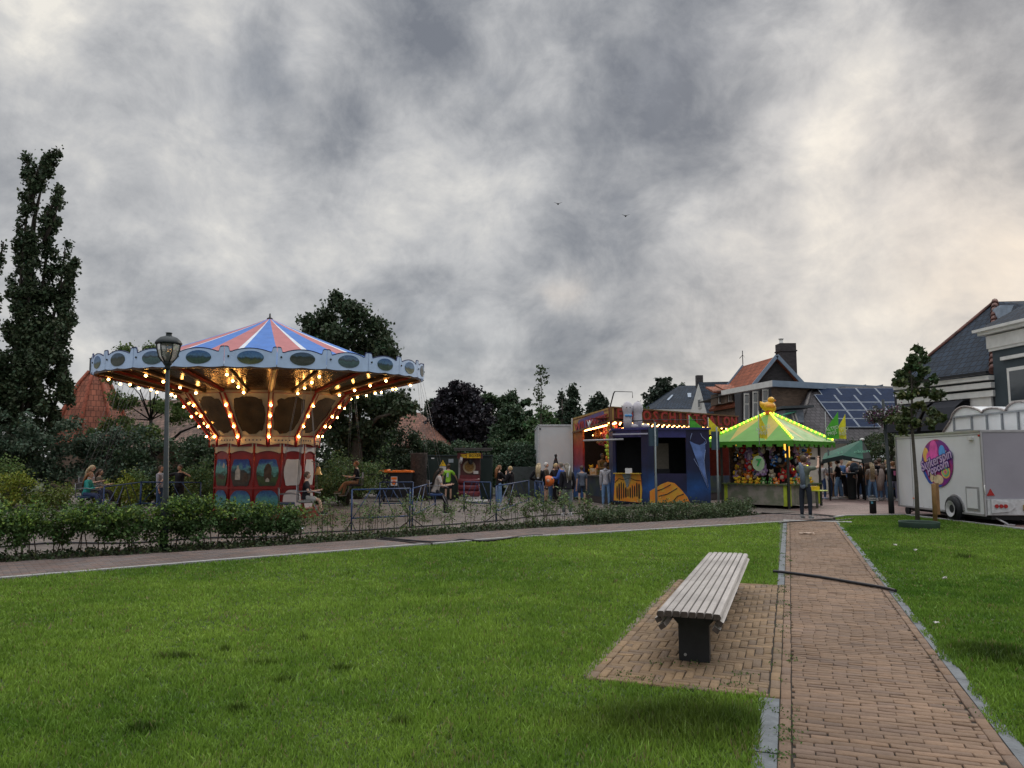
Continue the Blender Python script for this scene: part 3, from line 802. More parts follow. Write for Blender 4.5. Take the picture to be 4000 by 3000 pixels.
# drum
COLA = R(6)
dr = MB(); rd = 1.40 / math.cos(ST / 2) * .985
ring = [(rd * math.sin(COLA + i * ST), -rd * math.cos(COLA + i * ST)) for i in range(NS)]
dr.prism([(x_, y_, .25) for x_, y_ in ring], (0, 0, 1.85)); dr.build('drum', red, ride)
q = MB(); q.prism([(x_ * 1.22, y_ * 1.22, .0) for x_, y_ in ring], (0, 0, .27)); q.build('drum_base', red, ride)
SC = [('sky_meadow', [(0, (.03, .045, .02)), (.28, (.06, .10, .03)), (.4, (.03, .05, .03)), (.52, (.10, .30, .28)), (.7, (.12, .32, .35)), (.85, (.04, .10, .32)), (1, (.02, .05, .22))]),
      ('night_wood', [(0, (.04, .03, .025)), (.3, (.07, .055, .04)), (.55, (.03, .035, .04)), (.66, (.10, .28, .33)), (.8, (.03, .08, .3)), (1, (.02, .04, .2))]),
      ('lagoon', [(0, (.05, .08, .05)), (.3, (.05, .20, .17)), (.6, (.08, .28, .30)), (.85, (.04, .13, .30)), (1, (.03, .07, .2))])]
scm = [mat('painting_' + a, (.1, .1, .1), .5, .2, 6.5, kind='scene', args=(.75, st)) for a, st in SC]
def arch(w_, h_, lobes, n=26):
    pts = []
    for i in range(n):
        a = 2 * PI * i / n; r_ = 1 + .05 * math.cos(lobes * a)
        c_, s_ = math.cos(a), math.sin(a)
        pts.append((math.copysign(abs(c_) ** .5, c_) * w_ * r_, math.copysign(abs(s_) ** .62, s_) * h_ * r_))
    return pts
for i in range(NS):
    a = COLA + (i + .5) * ST; nx, ny = math.sin(a), -math.cos(a); tx, ty = math.cos(a), math.sin(a); rr = 1.385
    wht = i in (1, 2)
    def P3(u, z, off): return (nx * (rr + off) + tx * u, ny * (rr + off) + ty * u, z)
    # cream lambrequin under the cornice
    pts = [(-.345, 2.12), (.345, 2.12), (.345, 1.86)] + [(.30 - .60 * k / 8, 1.84 + .07 * math.sin(PI * k / 8) ** .8) for k in range(9)] + [(-.345, 1.86)]
    MB().prism([P3(u, z, .012) for u, z in pts], (nx * .02, ny * .02, 0)).build('lambrequin', white if wht else cream, ride)
    up_ = MB().prism([P3(u, 1.30 + z, .008) for u, z in arch(.285, .385, 6)], (nx * .012, ny * .012, 0)).build('painted_panel', white if wht else scm[i % 2], ride)
    MB().prism([P3(u, .50 + z, .008) for u, z in arch(.29, .29, 4)], (nx * .012, ny * .012, 0)).build('painted_panel', white if wht else scm[2], ride)
    if not wht:                                        # a painted motif on each picture
        q = MB(); br_ = mat('paint_umber', (.07, .045, .03), .6, .4, 9); lt = mat('paint_chalk', (.42, .40, .36), .6, .3, 9)
        if i % 3 == 0:
            q.prism([P3(u, z, .022) for u, z in ((-.09, 1.08), (.10, 1.08), (.11, 1.40), (.07, 1.52), (.0, 1.56), (-.06, 1.50), (-.10, 1.38))], (nx * .003, ny * .003, 0), 0)
            q.prism([P3(u, z, .027) for u, z in ((-.05, 1.04), (.05, 1.04), (.05, 1.10), (.0, 1.16), (-.05, 1.10))], (nx * .003, ny * .003, 0), 1)
        elif i % 3 == 1:
            q.prism([P3(u, z, .022) for u, z in ((-.14, 1.12), (.16, 1.10), (.18, 1.20), (-.05, 1.24), (-.14, 1.30))], (nx * .003, ny * .003, 0), 0)
            q.prism([P3(u, z, .022) for u, z in ((.05, 1.45), (.16, 1.42), (.19, 1.52), (.11, 1.58))], (nx * .003, ny * .003, 0), 1)
        else:
            q.prism([P3(u, z, .022) for u, z in ((-.17, 1.10), (-.02, 1.10), (-.02, 1.36), (-.06, 1.42), (-.07, 1.5), (-.12, 1.5), (-.13, 1.4), (-.17, 1.34))], (nx * .003, ny * .003, 0), 1)
            q.prism([P3(u, z, .022) for u, z in ((.04, 1.05), (.2, 1.05), (.22, 1.28), (.1, 1.30))], (nx * .003, ny * .003, 0), 0)
        q.build('painted_motif', [br_, lt], up_)
    e = COLA + i * ST
    q = MB(); q.tube([pol(rd + .01, e, 2.05, False), pol(rd + .01, e, .27, False)], [.028, .028], 8); q.build('corner_post', red, ride)
q = MB(); q.prism([(x_ * 1.03, y_ * 1.03, .84) for x_, y_ in ring], (0, 0, .05)); q.build('dado_rail', red, ride)
# cornice boxes + funnel of framed mirrors
R0, Z0, R1, Z1, R2, Z2 = 1.52, 2.34, 2.46, 3.60, 4.53, 4.14
q = MB()
for i in range(NS):
    a, b = A0 + i * ST, A0 + (i + 1) * ST
q.prism([pol(1.50, A0 + i * ST, 2.03, False) for i in range(NS)], (0, 0, .30)); q.build('cornice', red, ride)
for i in range(NS):
    a, b = A0 + i * ST, A0 + (i + 1) * ST
    A, Bp = Vector(pol(1.53, a + .035, 2.31, False)), Vector(pol(1.53, b - .035, 2.31, False)); n_ = Vector(pol(1, (a + b) / 2, 0, False)); d = Bp - A
    low = [A + d * (k / 8) + Vector((0, 0, -.24 + .05 * math.sin(PI * k / 8))) for k in range(8, -1, -1)]
    f = MB().prism([A, Bp] + low, n_ * .025).build('fascia_board', cream, ride)
    for k in range(5):
        c = A + d * (.2 + .15 * k) + n_ * .026 + Vector((0, 0, -.10)); MB().tube([c, c + n_ * .004], .022, 8).build('fascia_ornament', navy, f)
    q = MB(); q.tube([pol(1.56, a, 2.02, False), pol(1.56, a, 2.33, False)], .032, 8); q.build('cornice_post', red, ride)
fbeam = MB()
for i in range(NS):
    a, b = A0 + i * ST, A0 + (i + 1) * ST
    Lb, Rb, Rt, Lt = [Vector(pol(*p)) for p in ((R0, a, Z0), (R0, b, Z0), (R1, b, Z1), (R1, a, Z1))]
    nrm_ = (Rb - Lb).cross(Lt - Lb).normalized()
    mp = lambda u, v: (Lb.lerp(Rb, u)).lerp(Lt.lerp(Rt, u), v)
    fr = MB(); fr.prism([mp(0, 0), mp(1, 0), mp(1, 1), mp(0, 1)], nrm_ * -.03); pnl = fr.build('cream_panel', cream, ride)
    # mirror with a carved ragged outline
    pts = []
    rr_ = random.Random(i)
    for k in range(30):
        t = 2 * PI * k / 30; cu_, su_ = math.cos(t), math.sin(t)
        j_ = 1 + rr_.uniform(-.05, .05) + .05 * math.cos(8 * t)
        pts.append(mp(.5 + .37 * math.copysign(abs(cu_) ** .55, cu_) * j_, .5 + .39 * math.copysign(abs(su_) ** .55, su_) * j_) + nrm_ * .006)
    MB().prism(pts, nrm_ * .006).build('mirror', mirr, pnl)
    fr = MB(); fr.bar(Lb + nrm_ * .02, Rb + nrm_ * .02, .05, .10); fr.build('lower_rail', red, ride)
    fr = MB(); fr.bar(Lt + nrm_ * .02, Rt + nrm_ * .02, .05, .07); fr.build('upper_rail', red, ride)
    fr = MB(); fr.bar(Lb + nrm_ * .03, Lt + nrm_ * .03, .07, .05, m=1)
    sd_ = (Rb - Lb).normalized()
    fr.bar(Lb + nrm_ * .035 + sd_ * .055, Lt + nrm_ * .035 + sd_ * .055, .035, .06, m=0); fr.bar(Lb + nrm_ * .035 - sd_ * .055, Lt + nrm_ * .035 - sd_ * .055, .035, .06, m=0)
    rib = fr.build('rib', [red, cream], ride)
    for k in range(4):
        c = Lb.lerp(Lt, .06 + .23 * k) + nrm_ * .10
        MB().ball(c, .032, 0, 10, 7).build('bulb', bulb, ride, uv=False)
# ceiling under the canopy
pn = 24
for i in range(pn):
    a, b = A0 + i * ST / 2, A0 + (i + 1) * ST / 2
    p = [Vector(pol(*t)) for t in ((R1, a, Z1 + .03), (R1, b, Z1 + .03), (R2, b, Z2), (R2, a, Z2))]
    MB().prism(p, (0, 0, .02)).build('ceiling_mirror', mirr, ride)
    lit = i % 2 == 1
    q = MB(); s0, s1 = Vector(pol(R1 - .03, a, Z1 + .0)), Vector(pol(R2 + .02, a, Z2 - .05))
    w2 = Vector((math.cos(a), math.sin(a), 0)) * .06
    q.bar(s0, s1, .07, .09, 1 if lit else 0); q.bar(s0 + w2, s1 + w2, .03, .06, 0 if lit else 2); q.bar(s0 - w2, s1 - w2, .03, .06, 0 if lit else 2)
    q.build('ceiling_arm', [wood_c, mat('ride_tan', (.34, .24, .15), .4, .15, 4), red], ride)
    if lit:
        for k in range(4):
            c = s0.lerp(s1, .12 + .25 * k) + Vector((0, 0, -.11)); MB().ball(c, .033, 0, 10, 7).build('bulb', bulb, ride, uv=False)
q = MB()
for i in range(NS): q.bar(pol(R1, A0 + i * ST, Z1 - .0), pol(R1, A0 + (i + 1) * ST, Z1), .09, .07)
q.build('ceiling_ring', mat('ride_tan', (.34, .24, .15), .4), ride)
q = MB(); 
for i in range(48): q.bar(pol(R2 + .05, i * ST / 4, Z2 - .04), pol(R2 + .05, (i + 1) * ST / 4, Z2 - .04), .06, .10)
q.build('rim_beam', wood_c, ride)
# valance with painted ovals
RV = 4.66
def vtop(t):                                          # t in 0..1 over a panel, hump over the seam, arch over the oval
    e = abs(t - .5) * 2
    if e > .86: return .475
    if e > .80: return .475 - (.86 - e) / .06 * .12
    if e > .72: return .35
    return .35 + .085 * math.cos(e / .72 * PI / 2) ** .8
NP = 24; oval_m = []
for k, st in enumerate(([(0, (.02, .05, .03)), (.35, (.03, .07, .05)), (.5, (.02, .05, .07)), (.6, (.07, .16, .28)), (1, (.03, .10, .28))], [(0, (.08, .09, .03)), (.32, (.06, .08, .03)), (.42, (.02, .04, .04)), (.55, (.08, .18, .32)), (1, (.04, .12, .30))],
                        [(0, (.02, .03, .02)), (.35, (.05, .06, .05)), (.6, (.02, .03, .02)), (.75, (.05, .10, .16)), (1, (.05, .09, .16))], [(0, (.04, .07, .08)), (.5, (.06, .12, .12)), (.55, (.04, .05, .05)), (.7, (.10, .17, .26)), (1, (.07, .13, .26))])):
    oval_m.append(mat('oval_view_%s' % 'abcd'[k], (.1, .1, .1), .45, .2, 9, kind='scene', args=(.5, st)))
for i in range(NP):
    a0, a1 = R(-9.6) + i * 2 * PI / NP + .0015, R(-9.6) + (i + 1) * 2 * PI / NP - .0015
    n_ = 40; vs = []; fs = []; ms = []
    for k in range(n_ + 1):
        t = k / n_; a = a0 + (a1 - a0) * t; top_ = Z2 + vtop(t) - .02; bot = Z2 - .04 - .025 * abs(math.sin(t * PI * 2))
        for rr2 in (RV, RV + .022):
            vs += [pol(rr2, a, bot), pol(rr2, a, top_ - .022), pol(rr2 + (.004 if rr2 > RV else -.004), a, top_ - .022), pol(rr2 + (.004 if rr2 > RV else -.004), a, top_)]
    for k in range(n_):
        o = k * 8; p = o + 8
        fs += [[o, p, p + 1, o + 1], [o + 4, o + 5, p + 5, p + 4], [o + 2, p + 2, p + 3, o + 3], [o + 6, o + 7, p + 7, p + 6], [o + 3, p + 3, p + 7, o + 7], [o, o + 4, p + 4, p]]
        ms += [0, 0, 1, 1, 1, 0]
    q = MB(); q.add(vs, fs); q.m = ms
    vp = q.build('valance_panel', [blue_w, navy], ride)
    am = (a0 + a1) / 2; n_ = 28; vs = []
    for rr2 in (RV + .024, RV + .034):
        for k in range(n_):
            t = 2 * PI * k / n_; vs.append(pol(rr2, am + .066 * math.cos(t), Z2 + .175 + .165 * math.sin(t)))
    q = MB(); q.add(vs, [list(range(n_, 2 * n_))] + [[k, (k + 1) % n_, n_ + (k + 1) % n_, n_ + k] for k in range(n_)]); q.build('painted_oval', oval_m[i % 4], vp)
    MB().tube([pol(RV + .02, a0 + .02, Z2 + .2), pol(RV + .045, a0 + .02, Z2 + .2)], .024, 8).build('bolt', bsteel, vp)
# striped roof cloth
rp = mat('cloth_pink', (.42, .145, .15), .65, .1, 3); rb = mat('cloth_blue', (.055, .17, .50), .65, .1, 3); rw = mat('cloth_white', (.62, .66, .72), .6, .08, 3)
ZA = 5.93
for i in range(NP):
    a0 = R(-8.5) + i * 2 * PI / NP; w_ = 2 * PI / NP
    q = MB(); nseg, nr = 6, 8; vs = []; fs = []; ms = []
    for j in range(nr + 1):
        rj = .06 + (4.60 - .06) * (j / nr); tj = j / nr
        zj = ZA - (ZA - Z2 - .02) * (tj ** .93)
        for k in range(nseg + 1):
            t = k / nseg; sag = -.035 * math.sin(PI * t) * tj
            vs.append(pol(rj, a0 + w_ * t, zj + sag))
    for j in range(nr):
        for k in range(nseg):
            o = j * (nseg + 1) + k; fs.append([o, o + 1, o + nseg + 2, o + nseg + 1]); ms.append(1 if (i % 2 == 0 and k == nseg - 1) else 0)
    q.add(vs, fs, 0, True); q.m = ms
    q.build('roof_stripe', [rb if i % 2 == 1 else rp, rw], ride)
q = MB(); ap = pol(0, 0, ZA); q.lathe([(.10, -.05), (.09, .02), (.03, .05), (.022, .16), (.0, .18)], ap, 10); q.build('finial', bsteel, ride)

# swing seats, riders
steel_b = mat('seat_metal', (.20, .20, .22), .4, .15, 8, metal=.5)
def swing(px, py, Y, heading, label, seatcol=(.05, .10, .25)):
    c = at(px, py, Y); rel = Vector((c.x - CX, c.y - CY)); r_ = rel.length; ang = math.atan2(rel.x, -rel.y)
    t = empty('swing_seat', c, -heading, label, 'swing seat', 'hanging seats of the swing ride')
    q = MB(); q.box((0, 0, 0), (.42, .40, .04)); q.box((0, .0, -.03), (.36, .34, .03)); q.build('seat', cmat(seatcol, .5), t)
    q = MB(); q.tube([(-.24, -.20, -.02), (-.24, -.22, .40), (.24, -.22, .40), (.24, -.20, -.02)], .014, 6); q.box((0, -.215, .30), (.46, .02, .16)); q.build('backrest', steel_b, t)
    q = MB()
    for sx in (-1, 1): q.tube([(sx * .24, -.2, .24), (sx * .26, .1, .26), (sx * .24, .3, .22), (sx * .2, .34, .2)], .013, 6)
    q.tube([(-.2, .34, .2), (.2, .34, .2)], .013, 6); q.build('armrest', steel_b, t)
    q = MB(); q.tube([(-.17, .18, -.02), (-.17, .36, -.38), (.17, .36, -.38), (.17, .18, -.02)], .011, 6); q.build('footrest', steel_b, t)
    top_ = Vector(pol(min(4.6, max(3.6, r_ - .25)), ang, Z2 - .1)) + Vector((CX, CY, 0))
    Mi = Matrix.Rotation(heading, 3, 'Z'); tl = Mi @ (top_ - c)
    for sx, sy in ((-1, -.2), (1, -.2), (-1, .28), (1, .28)):
        e = tl + Vector((sx * .22, 0 if sy < 0 else .08, 0))
        MB().tube([(sx * .24, sy, .40 if sy < 0 else .24), e], .0045, 4).build('chain', steel_b, t)
    return c, t
sit = dict(legL=((.12, 1, -.12), (.02, .25, -1)), legR=((.12, 1, -.12), (.02, .25, -1)), seat=.04 + .06, armL=((.25, .25, -.9), (-.2, .9, .15)), armR=((.25, .25, -.9), (-.2, .9, .15)))
gr = 'people riding in the swing seats'
c, t = swing(1195, 1957, 19.3, R(78), 'swing seat carrying the curly haired boy in front of the drum', (.22, .22, .22))
person('curly haired boy in black t-shirt and pale shorts seated in front of the red drum', c, R(78), 1.42, ((.012, .012, .016), 'short'), ((.34, .34, .33), 'shorts'), (.03, .03, .035), ('brown', 'short'), group=gr, **sit)
c, t = swing(1120, 1965, 20.5, R(70), 'empty swing seat with blue grey side panel just left of the curly haired boy', (.06, .08, .13))
c, t = swing(1392, 1893, 26.4, R(-95), 'swing seat carrying the rider in black right of the brass bell', (.03, .03, .04))
person('rider in black jacket and beige cap legs stretched right of the brass bell', c, R(-95), 1.6, ((.014, .014, .02), 'short'), ((.30, .17, .10), 'long'), (.10, .08, .05), ('ginger', 'short'), group=gr, **{**sit, 'legL': ((.12, 1, .0), (.02, .7, -1))})
c, t = swing(1700, 1930, 22.4, R(75), 'swing seat carrying the long haired girl beside the dark tree stump', (.05, .09, .22))
person('girl with very long dark hair and white top riding near the dark green cabinet', c, R(75), 1.55, ((.42, .38, .36), 'short'), ((.012, .014, .02), 'long'), (.02, .02, .02), ('dark', 'verylong'), group=gr, lean=.25, **{**sit, 'legL': ((.12, .9, -.5), (.02, .25, -1)), 'legR': ((.12, .9, -.7), (.02, -.1, -1))})
c, t = swing(335, 1940, 22.9, R(80), 'swing seat with the teal shirted rider at the far left', (.03, .06, .12))
person('blond rider in teal top leaning on the left swing seat', c, R(80), 1.45, ((.03, .27, .25), 'long'), ((.04, .06, .14), 'long'), (.3, .32, .36), ('ginger', 'long'), group=gr, lean=.15, **sit)
c, t = swing(345, 1915, 24.0, R(75), 'swing seat behind the teal shirted rider at the far left', (.03, .03, .04))
person('platinum blond rider in white top just behind the teal one', c, R(75), 1.55, ((.45, .43, .46), 'short'), ((.03, .04, .09), 'long'), (.3, .3, .3), ('lightblond', 'long'), group=gr, lean=.1, **sit)
c, t = swing(385, 1925, 25.0, R(75), 'swing seat holding the brown haired rider left of the lamp post', (.03, .03, .04))
person('brown haired rider in olive top left of the lamp post', c, R(75), 1.5, ((.10, .085, .06), 'long'), ((.02, .02, .03), 'long'), (.05, .05, .05), ('brown', 'long'), group=gr, **sit)
# bell on the drum
bp = at(1243, 1838, 21.6); bell = empty('brass_bell', bp, 0, 'brass bell on a bracket at the right side of the drum', 'bell')
brass = mat('brass', (.45, .28, .10), .35, .2, 8, metal=.6)
MB().lathe([(.0, .11), (.03, .11), (.055, .08), (.07, .0), (.085, -.07), (.12, -.11), (.12, -.12), (.02, -.12)], (0, 0, 0), 18).build('bell_body', brass, bell)
MB().ball((0, 0, -.13), .025, 0, 8, 6).build('clapper', bsteel, bell)
MB().tube([(0, 0, .10), (-.02, .1, .20), (-.35, .6, .26)], .012, 6).build('bracket', steel_b, bell)

# ------------------------------------------------------------------ street lamp in the hedge
lp = gnd(638, 2150); lamp = empty('street_lamp', lp, .12, 'dark green park lamp post with glass lantern left of the carousel', 'street lamp')
gpost = mat('lamp_green', (.012, .020, .024), .5, .15, 8, .1)
zt = at(655, 1418, lp.y).z; dx = at(655, 1418, lp.y).x - lp.x
lamp.rotation_euler = (0, 0, 0)
MB().tube([(0, 0, 0), (0, 0, .9), (0, 0, .95), (dx, 0, zt)], [.076, .068, .050, .034], 16).build('pole', gpost, lamp)
q = MB(); q.lathe([(.05, -.12), (.06, -.1), (.045, -.06), (.07, -.03), (.085, 0)], (dx, 0, zt), 16); q.build('collar', gpost, lamp)
# lantern: six tapering panes
hx = [(math.cos(R(60 * k + 15)), math.sin(R(60 * k + 15))) for k in range(6)]
zl = lambda v: zt + v * .80
prof = [(.085, .02), (.155, .13), (.195, .30), (.212, .45)]
glass = mat('lantern_glass', (.55, .56, .56), .25, .1, 3); gm = MATS['lantern_glass']; gm.node_tree.nodes['Principled BSDF'].inputs['Transmission Weight'].default_value = .8
fr = MB()
for k in range(6):
    fr.tube([(dx + hx[k][0] * r_, hx[k][1] * r_, zl(z)) for r_, z in prof], .013, 6)
    x1_, x2_ = hx[k], hx[(k + 1) % 6]
    q = MB(); vs = []
    for r_, z in prof: vs += [(dx + x1_[0] * r_ * .985, x1_[1] * r_ * .985, zl(z)), (dx + x2_[0] * r_ * .985, x2_[1] * r_ * .985, zl(z))]
    q.add(vs, [[2 * j, 2 * j + 1, 2 * j + 3, 2 * j + 2] for j in range(3)]); q.build('pane', gm, lamp)
for r_, z in (prof[0], prof[-1]):
    for k in range(6): fr.bar((dx + hx[k][0] * r_, hx[k][1] * r_, zl(z)), (dx + hx[(k + 1) % 6][0] * r_, hx[(k + 1) % 6][1] * r_, zl(z)), .025, .025)
fr.build('lantern_frame', gpost, lamp)
MB().lathe([(r_, z_ * .8) for r_, z_ in ((.235, .44), (.24, .47), (.21, .53), (.15, .60), (.07, .635), (.055, .64), (.05, .70), (.065, .71), (.05, .72))], (dx, 0, zt), 24).build('lantern_cap', gpost, lamp)
MB().lathe([(.02, .03), (.03, .06), (.03, .2), (.012, .22)], (dx, 0, zt), 10).build('light_bulb', mat('bulb_glass', (.6, .6, .58), .2), lamp)

# ------------------------------------------------------------------ hedge along the planting bed
def along(poly, s):
    for a, b in zip(poly[:-1], poly[1:]):
        a = Vector((a[0], a[1], 0)); b = Vector((b[0], b[1], 0)); L = (b - a).length
        if s <= L: return a + (b - a) * (s / L), (b - a) / L
        s -= L
    return b, (b - a) / L
HB = [(x - .42, y + .42) for x, y in B]
HL = sum(math.dist(HB[i], HB[i + 1]) for i in range(len(HB) - 1))
def s_at_px(px):
    best = min(((abs(2000 + F * p.x / p.y - px), s) for s, p in ((k * .1, along(HB, k * .1)[0]) for k in range(int(HL * 10)))), key=lambda t: t[0]); return best[1]
def hedge(label, s0, s1, ht, dens, col, seed, size=.055, wid=.30, low=.28, col2=None, prof=None):
    rng = np.random.default_rng(seed); rr = random.Random(seed)
    root = empty('hedge', (0, 0, 0), 0, label, 'hedge')
    q = MB(); s = s0
    Ps = []
    while s < s1:
        p, d = along(HB, s); h = ht(s) * rr.uniform(.85, 1.1)
        b_ = p + Vector((rr.uniform(-.1, .1), rr.uniform(-.1, .1), 0))
        t1 = b_ + Vector((rr.uniform(-.08, .08), rr.uniform(-.08, .08), h * .5)); t2 = t1 + Vector((rr.uniform(-.1, .1), rr.uniform(-.1, .1), h * .4))
        q.tube([b_, t1, t2], [.011, .008, .003], 5, smooth=False)
        for k in range(4):
            z = h * (low + (1 - low) * rr.random() ** .8); c = b_.lerp(t2, z / h)
            tip = c + Vector((rr.uniform(-.22, .22), rr.uniform(-wid, wid), rr.uniform(.0, .14))); q.tube([c, tip], [.004, .0015], 4, smooth=False)
            Ps.append((c.lerp(tip, .7), .13)); Ps.append((tip, .09))
        s += rr.uniform(.09, .16)
    q.build('stems', mat('hedge_stem', (.05, .035, .022), .9), root, uv=False, fix=False)
    cen = np.array([[*p] for p, r_ in Ps]); n = int(dens * (s1 - s0))
    i = rng.integers(0, len(cen), n); P = cen[i] + rng.normal(size=(n, 3)) * np.array([.085, .085, .065])
    P[:, 2] = np.clip(P[:, 2], .03, None)
    cols = np.tile(np.array(col), (n, 1))
    cols *= (.7 + .9 * np.clip(P[:, 2] / .85, 0, 1) ** 2)[:, None] if False else 1
    young = (rng.random(n) < .35) & (P[:, 2] > .55)
    cols[young] = (.16, .25, .045)
    V, Fc, cc = leaf_arrays(P, size, cols, .25, rng)
    npmesh('foliage', V, Fc, cc, leafmat('leaf_0.2', .2), root)
    # litter and low growth at the foot
    return root
sA, sB, sC, sD = s_at_px(-350), s_at_px(1130), s_at_px(2290), s_at_px(2985)
hedge('dense clipped hedge along the sidewalk left of the carousel drum', sA, s_at_px(640), lambda s: .76 + .05 * math.sin(s * 1.7), 5200, (.062, .115, .030), 1)
hedge('taller bushier hedge right of the lamp post below the painted drum', s_at_px(640), sB + .3, lambda s: (.87 + .06 * math.sin(s * 2.1)) * (1 if s < sB - 1.2 else .78), 6000, (.052, .100, .030), 2)
hedge('low spreading dark shrubs in front of the blue booth and duck stall', sC, sD, lambda s: .35 + .07 * math.sin(s * 1.3), 1700, (.085, .12, .055), 3, low=.05, wid=.4)
# young hedge plants between
def sapling(seed):
    rng = np.random.default_rng(seed); rr = random.Random(seed)
    root = empty('hedge_sapling', (0, 0, 0), 0, 'thin young hedge plant in the sparse row along the sidewalk', 'young plant', 'young hedge plants in the sparse row')
    q = MB(); Ps = []
    for k in range(rr.choice((1, 2, 2, 3))):
        b_ = Vector((rr.uniform(-.06, .06), rr.uniform(-.05, .05), 0)); h = rr.uniform(.62, .86); t = b_ + Vector((rr.uniform(-.1, .1), rr.uniform(-.08, .08), h))
        q.tube([b_, b_.lerp(t, .5) + Vector((.015, .01, 0)), t], [.007, .005, .002], 4, smooth=False)
        for j in range(16):
            z = rr.uniform(.3, 1.0); c = b_.lerp(t, z); e = c + Vector((rr.uniform(-.13, .13), rr.uniform(-.13, .13), rr.uniform(0, .08))); q.tube([c, e], [.0025, .001], 3, smooth=False); Ps.append(e)
    for j in range(5): Ps.append(Vector((rr.uniform(-.16, .16), rr.uniform(-.12, .12), rr.uniform(.03, .16))))
    q.build('stem', mat('hedge_stem', (.05, .035, .022), .9), root, uv=False, fix=False)
    cen = np.array([[*p] for p in Ps]); n = rr.randint(130, 240); i = rng.integers(0, len(cen), n); P = cen[i] + rng.normal(size=(n, 3)) * .032
    cols = np.tile(np.array((.13, .19, .07)), (n, 1)); V, Fc, cc = leaf_arrays(P, .046, cols, .3, rng)
    npmesh('leaves', V, Fc, cc, leafmat('leaf_0.2', .2), root); return root
protos = [sapling(k) for k in range(6)]
s = sB + .1; k = 0; rr = random.Random(9)
while s < sC + .3:
    p, d = along(HB, s); o = protos[k] if k < 6 else copy_tree(protos[rr.randrange(6)])
    o.location = (p.x + rr.uniform(-.05, .05), p.y + rr.uniform(-.16, .16), 0); o.rotation_euler = (0, 0, rr.uniform(0, 6.28)); f = rr.uniform(.78, 1.12); o.scale = (f, f, f * rr.uniform(.85, 1.1))
    s += rr.uniform(.12, .23) * (.8 if s > sC - 2.2 else 1.25); k += 1
# ground cover strip at the foot of the hedge
rng = np.random.default_rng(8); P = []
for k in range(9000):
    s = rng.uniform(sA, sD - .2); p, d = along(B, max(0, s)); o_ = rng.uniform(.03, .9) ** 1.0
    P.append((p.x - d.y * o_, p.y + d.x * o_, rng.uniform(.0, .09) * (1 if o_ > .12 else .5)))
P = np.array(P); V, Fc, cc = leaf_arrays(P, .06, np.tile(np.array((.045, .065, .026)), (len(P), 1)), .4, rng)
tag(npmesh('ground_cover', V, Fc, cc, leafmat('leaf_0.2', .2)), 'low dark ivy and litter at the foot of the hedge', 'ground cover', kind='stuff')

# ------------------------------------------------------------------ trees
def ell(px, py, Y, r, base):
    p = at(px, py, Y) - base; return ((p.x, p.y, p.z), r)
def base_at(px, Y): return Vector((at(px, 1800, Y).x, Y, 0))
def spine_tree(name, label, px0, Y, trunk_px, spines, n, size, col, seed, dens=7, trans=.12, cvar=.28):
    """crown grown along boughs: spines are lists of (px, py, half width px)"""
    rng = np.random.default_rng(seed); rr = random.Random(seed); b_ = base_at(px0, Y); k = Y / F
    root = empty(name, b_, 0, label, 'tree'); q = MB()
    q.tube([at(a, b, Y) - b_ if b < 1795 else Vector(((a - 2000) * k - b_.x, 0, 0)) for a, b, r_ in trunk_px], [r_ for a, b, r_ in trunk_px], 8)
    cen = []; wts = []
    for sp in spines:
        yo = rr.uniform(-.7, .7); pts = [(at(a, b, Y) - b_ + Vector((0, yo, 0)), w_ * k) for a, b, w_ in sp]
        q.tube([p for p, w_ in pts], [.07 * (1 - i / len(pts)) + .012 for i in range(len(pts))], 5)
        for (p0, w0), (p1, w1) in zip(pts[:-1], pts[1:]):
            L = (p1 - p0).length; m_ = max(3, int(L * (w0 + w1) * .5 * dens * 4))
            for j in range(m_):
                t = rr.random(); w_ = w0 + (w1 - w0) * t; c = p0.lerp(p1, t); th = rr.uniform(0, 2 * PI); r_ = w_ * math.sqrt(rr.random())
                cen.append((c.x + r_ * math.cos(th), c.y + r_ * math.sin(th), c.z + rr.uniform(-.2, .2) + r_ * .5)); wts.append(.5 + w_)
    q.build('trunk', mat('bark_0.05', (.05, .042, .035), .9, .25, 12, .4), root)
    cen = np.array(cen); wts = np.array(wts); i = rng.choice(len(cen), n, p=wts / wts.sum())
    P = cen[i] + rng.normal(size=(n, 3)) * np.array([.085, .085, .12]) * (size / .15)
    V, Fc, cc = leaf_arrays(P, size, np.tile(np.array(col), (n, 1)), cvar, rng)
    npmesh('crown', V, Fc, cc, leafmat('leaf_%.1f' % trans, trans), root); return root
rr = random.Random(4)
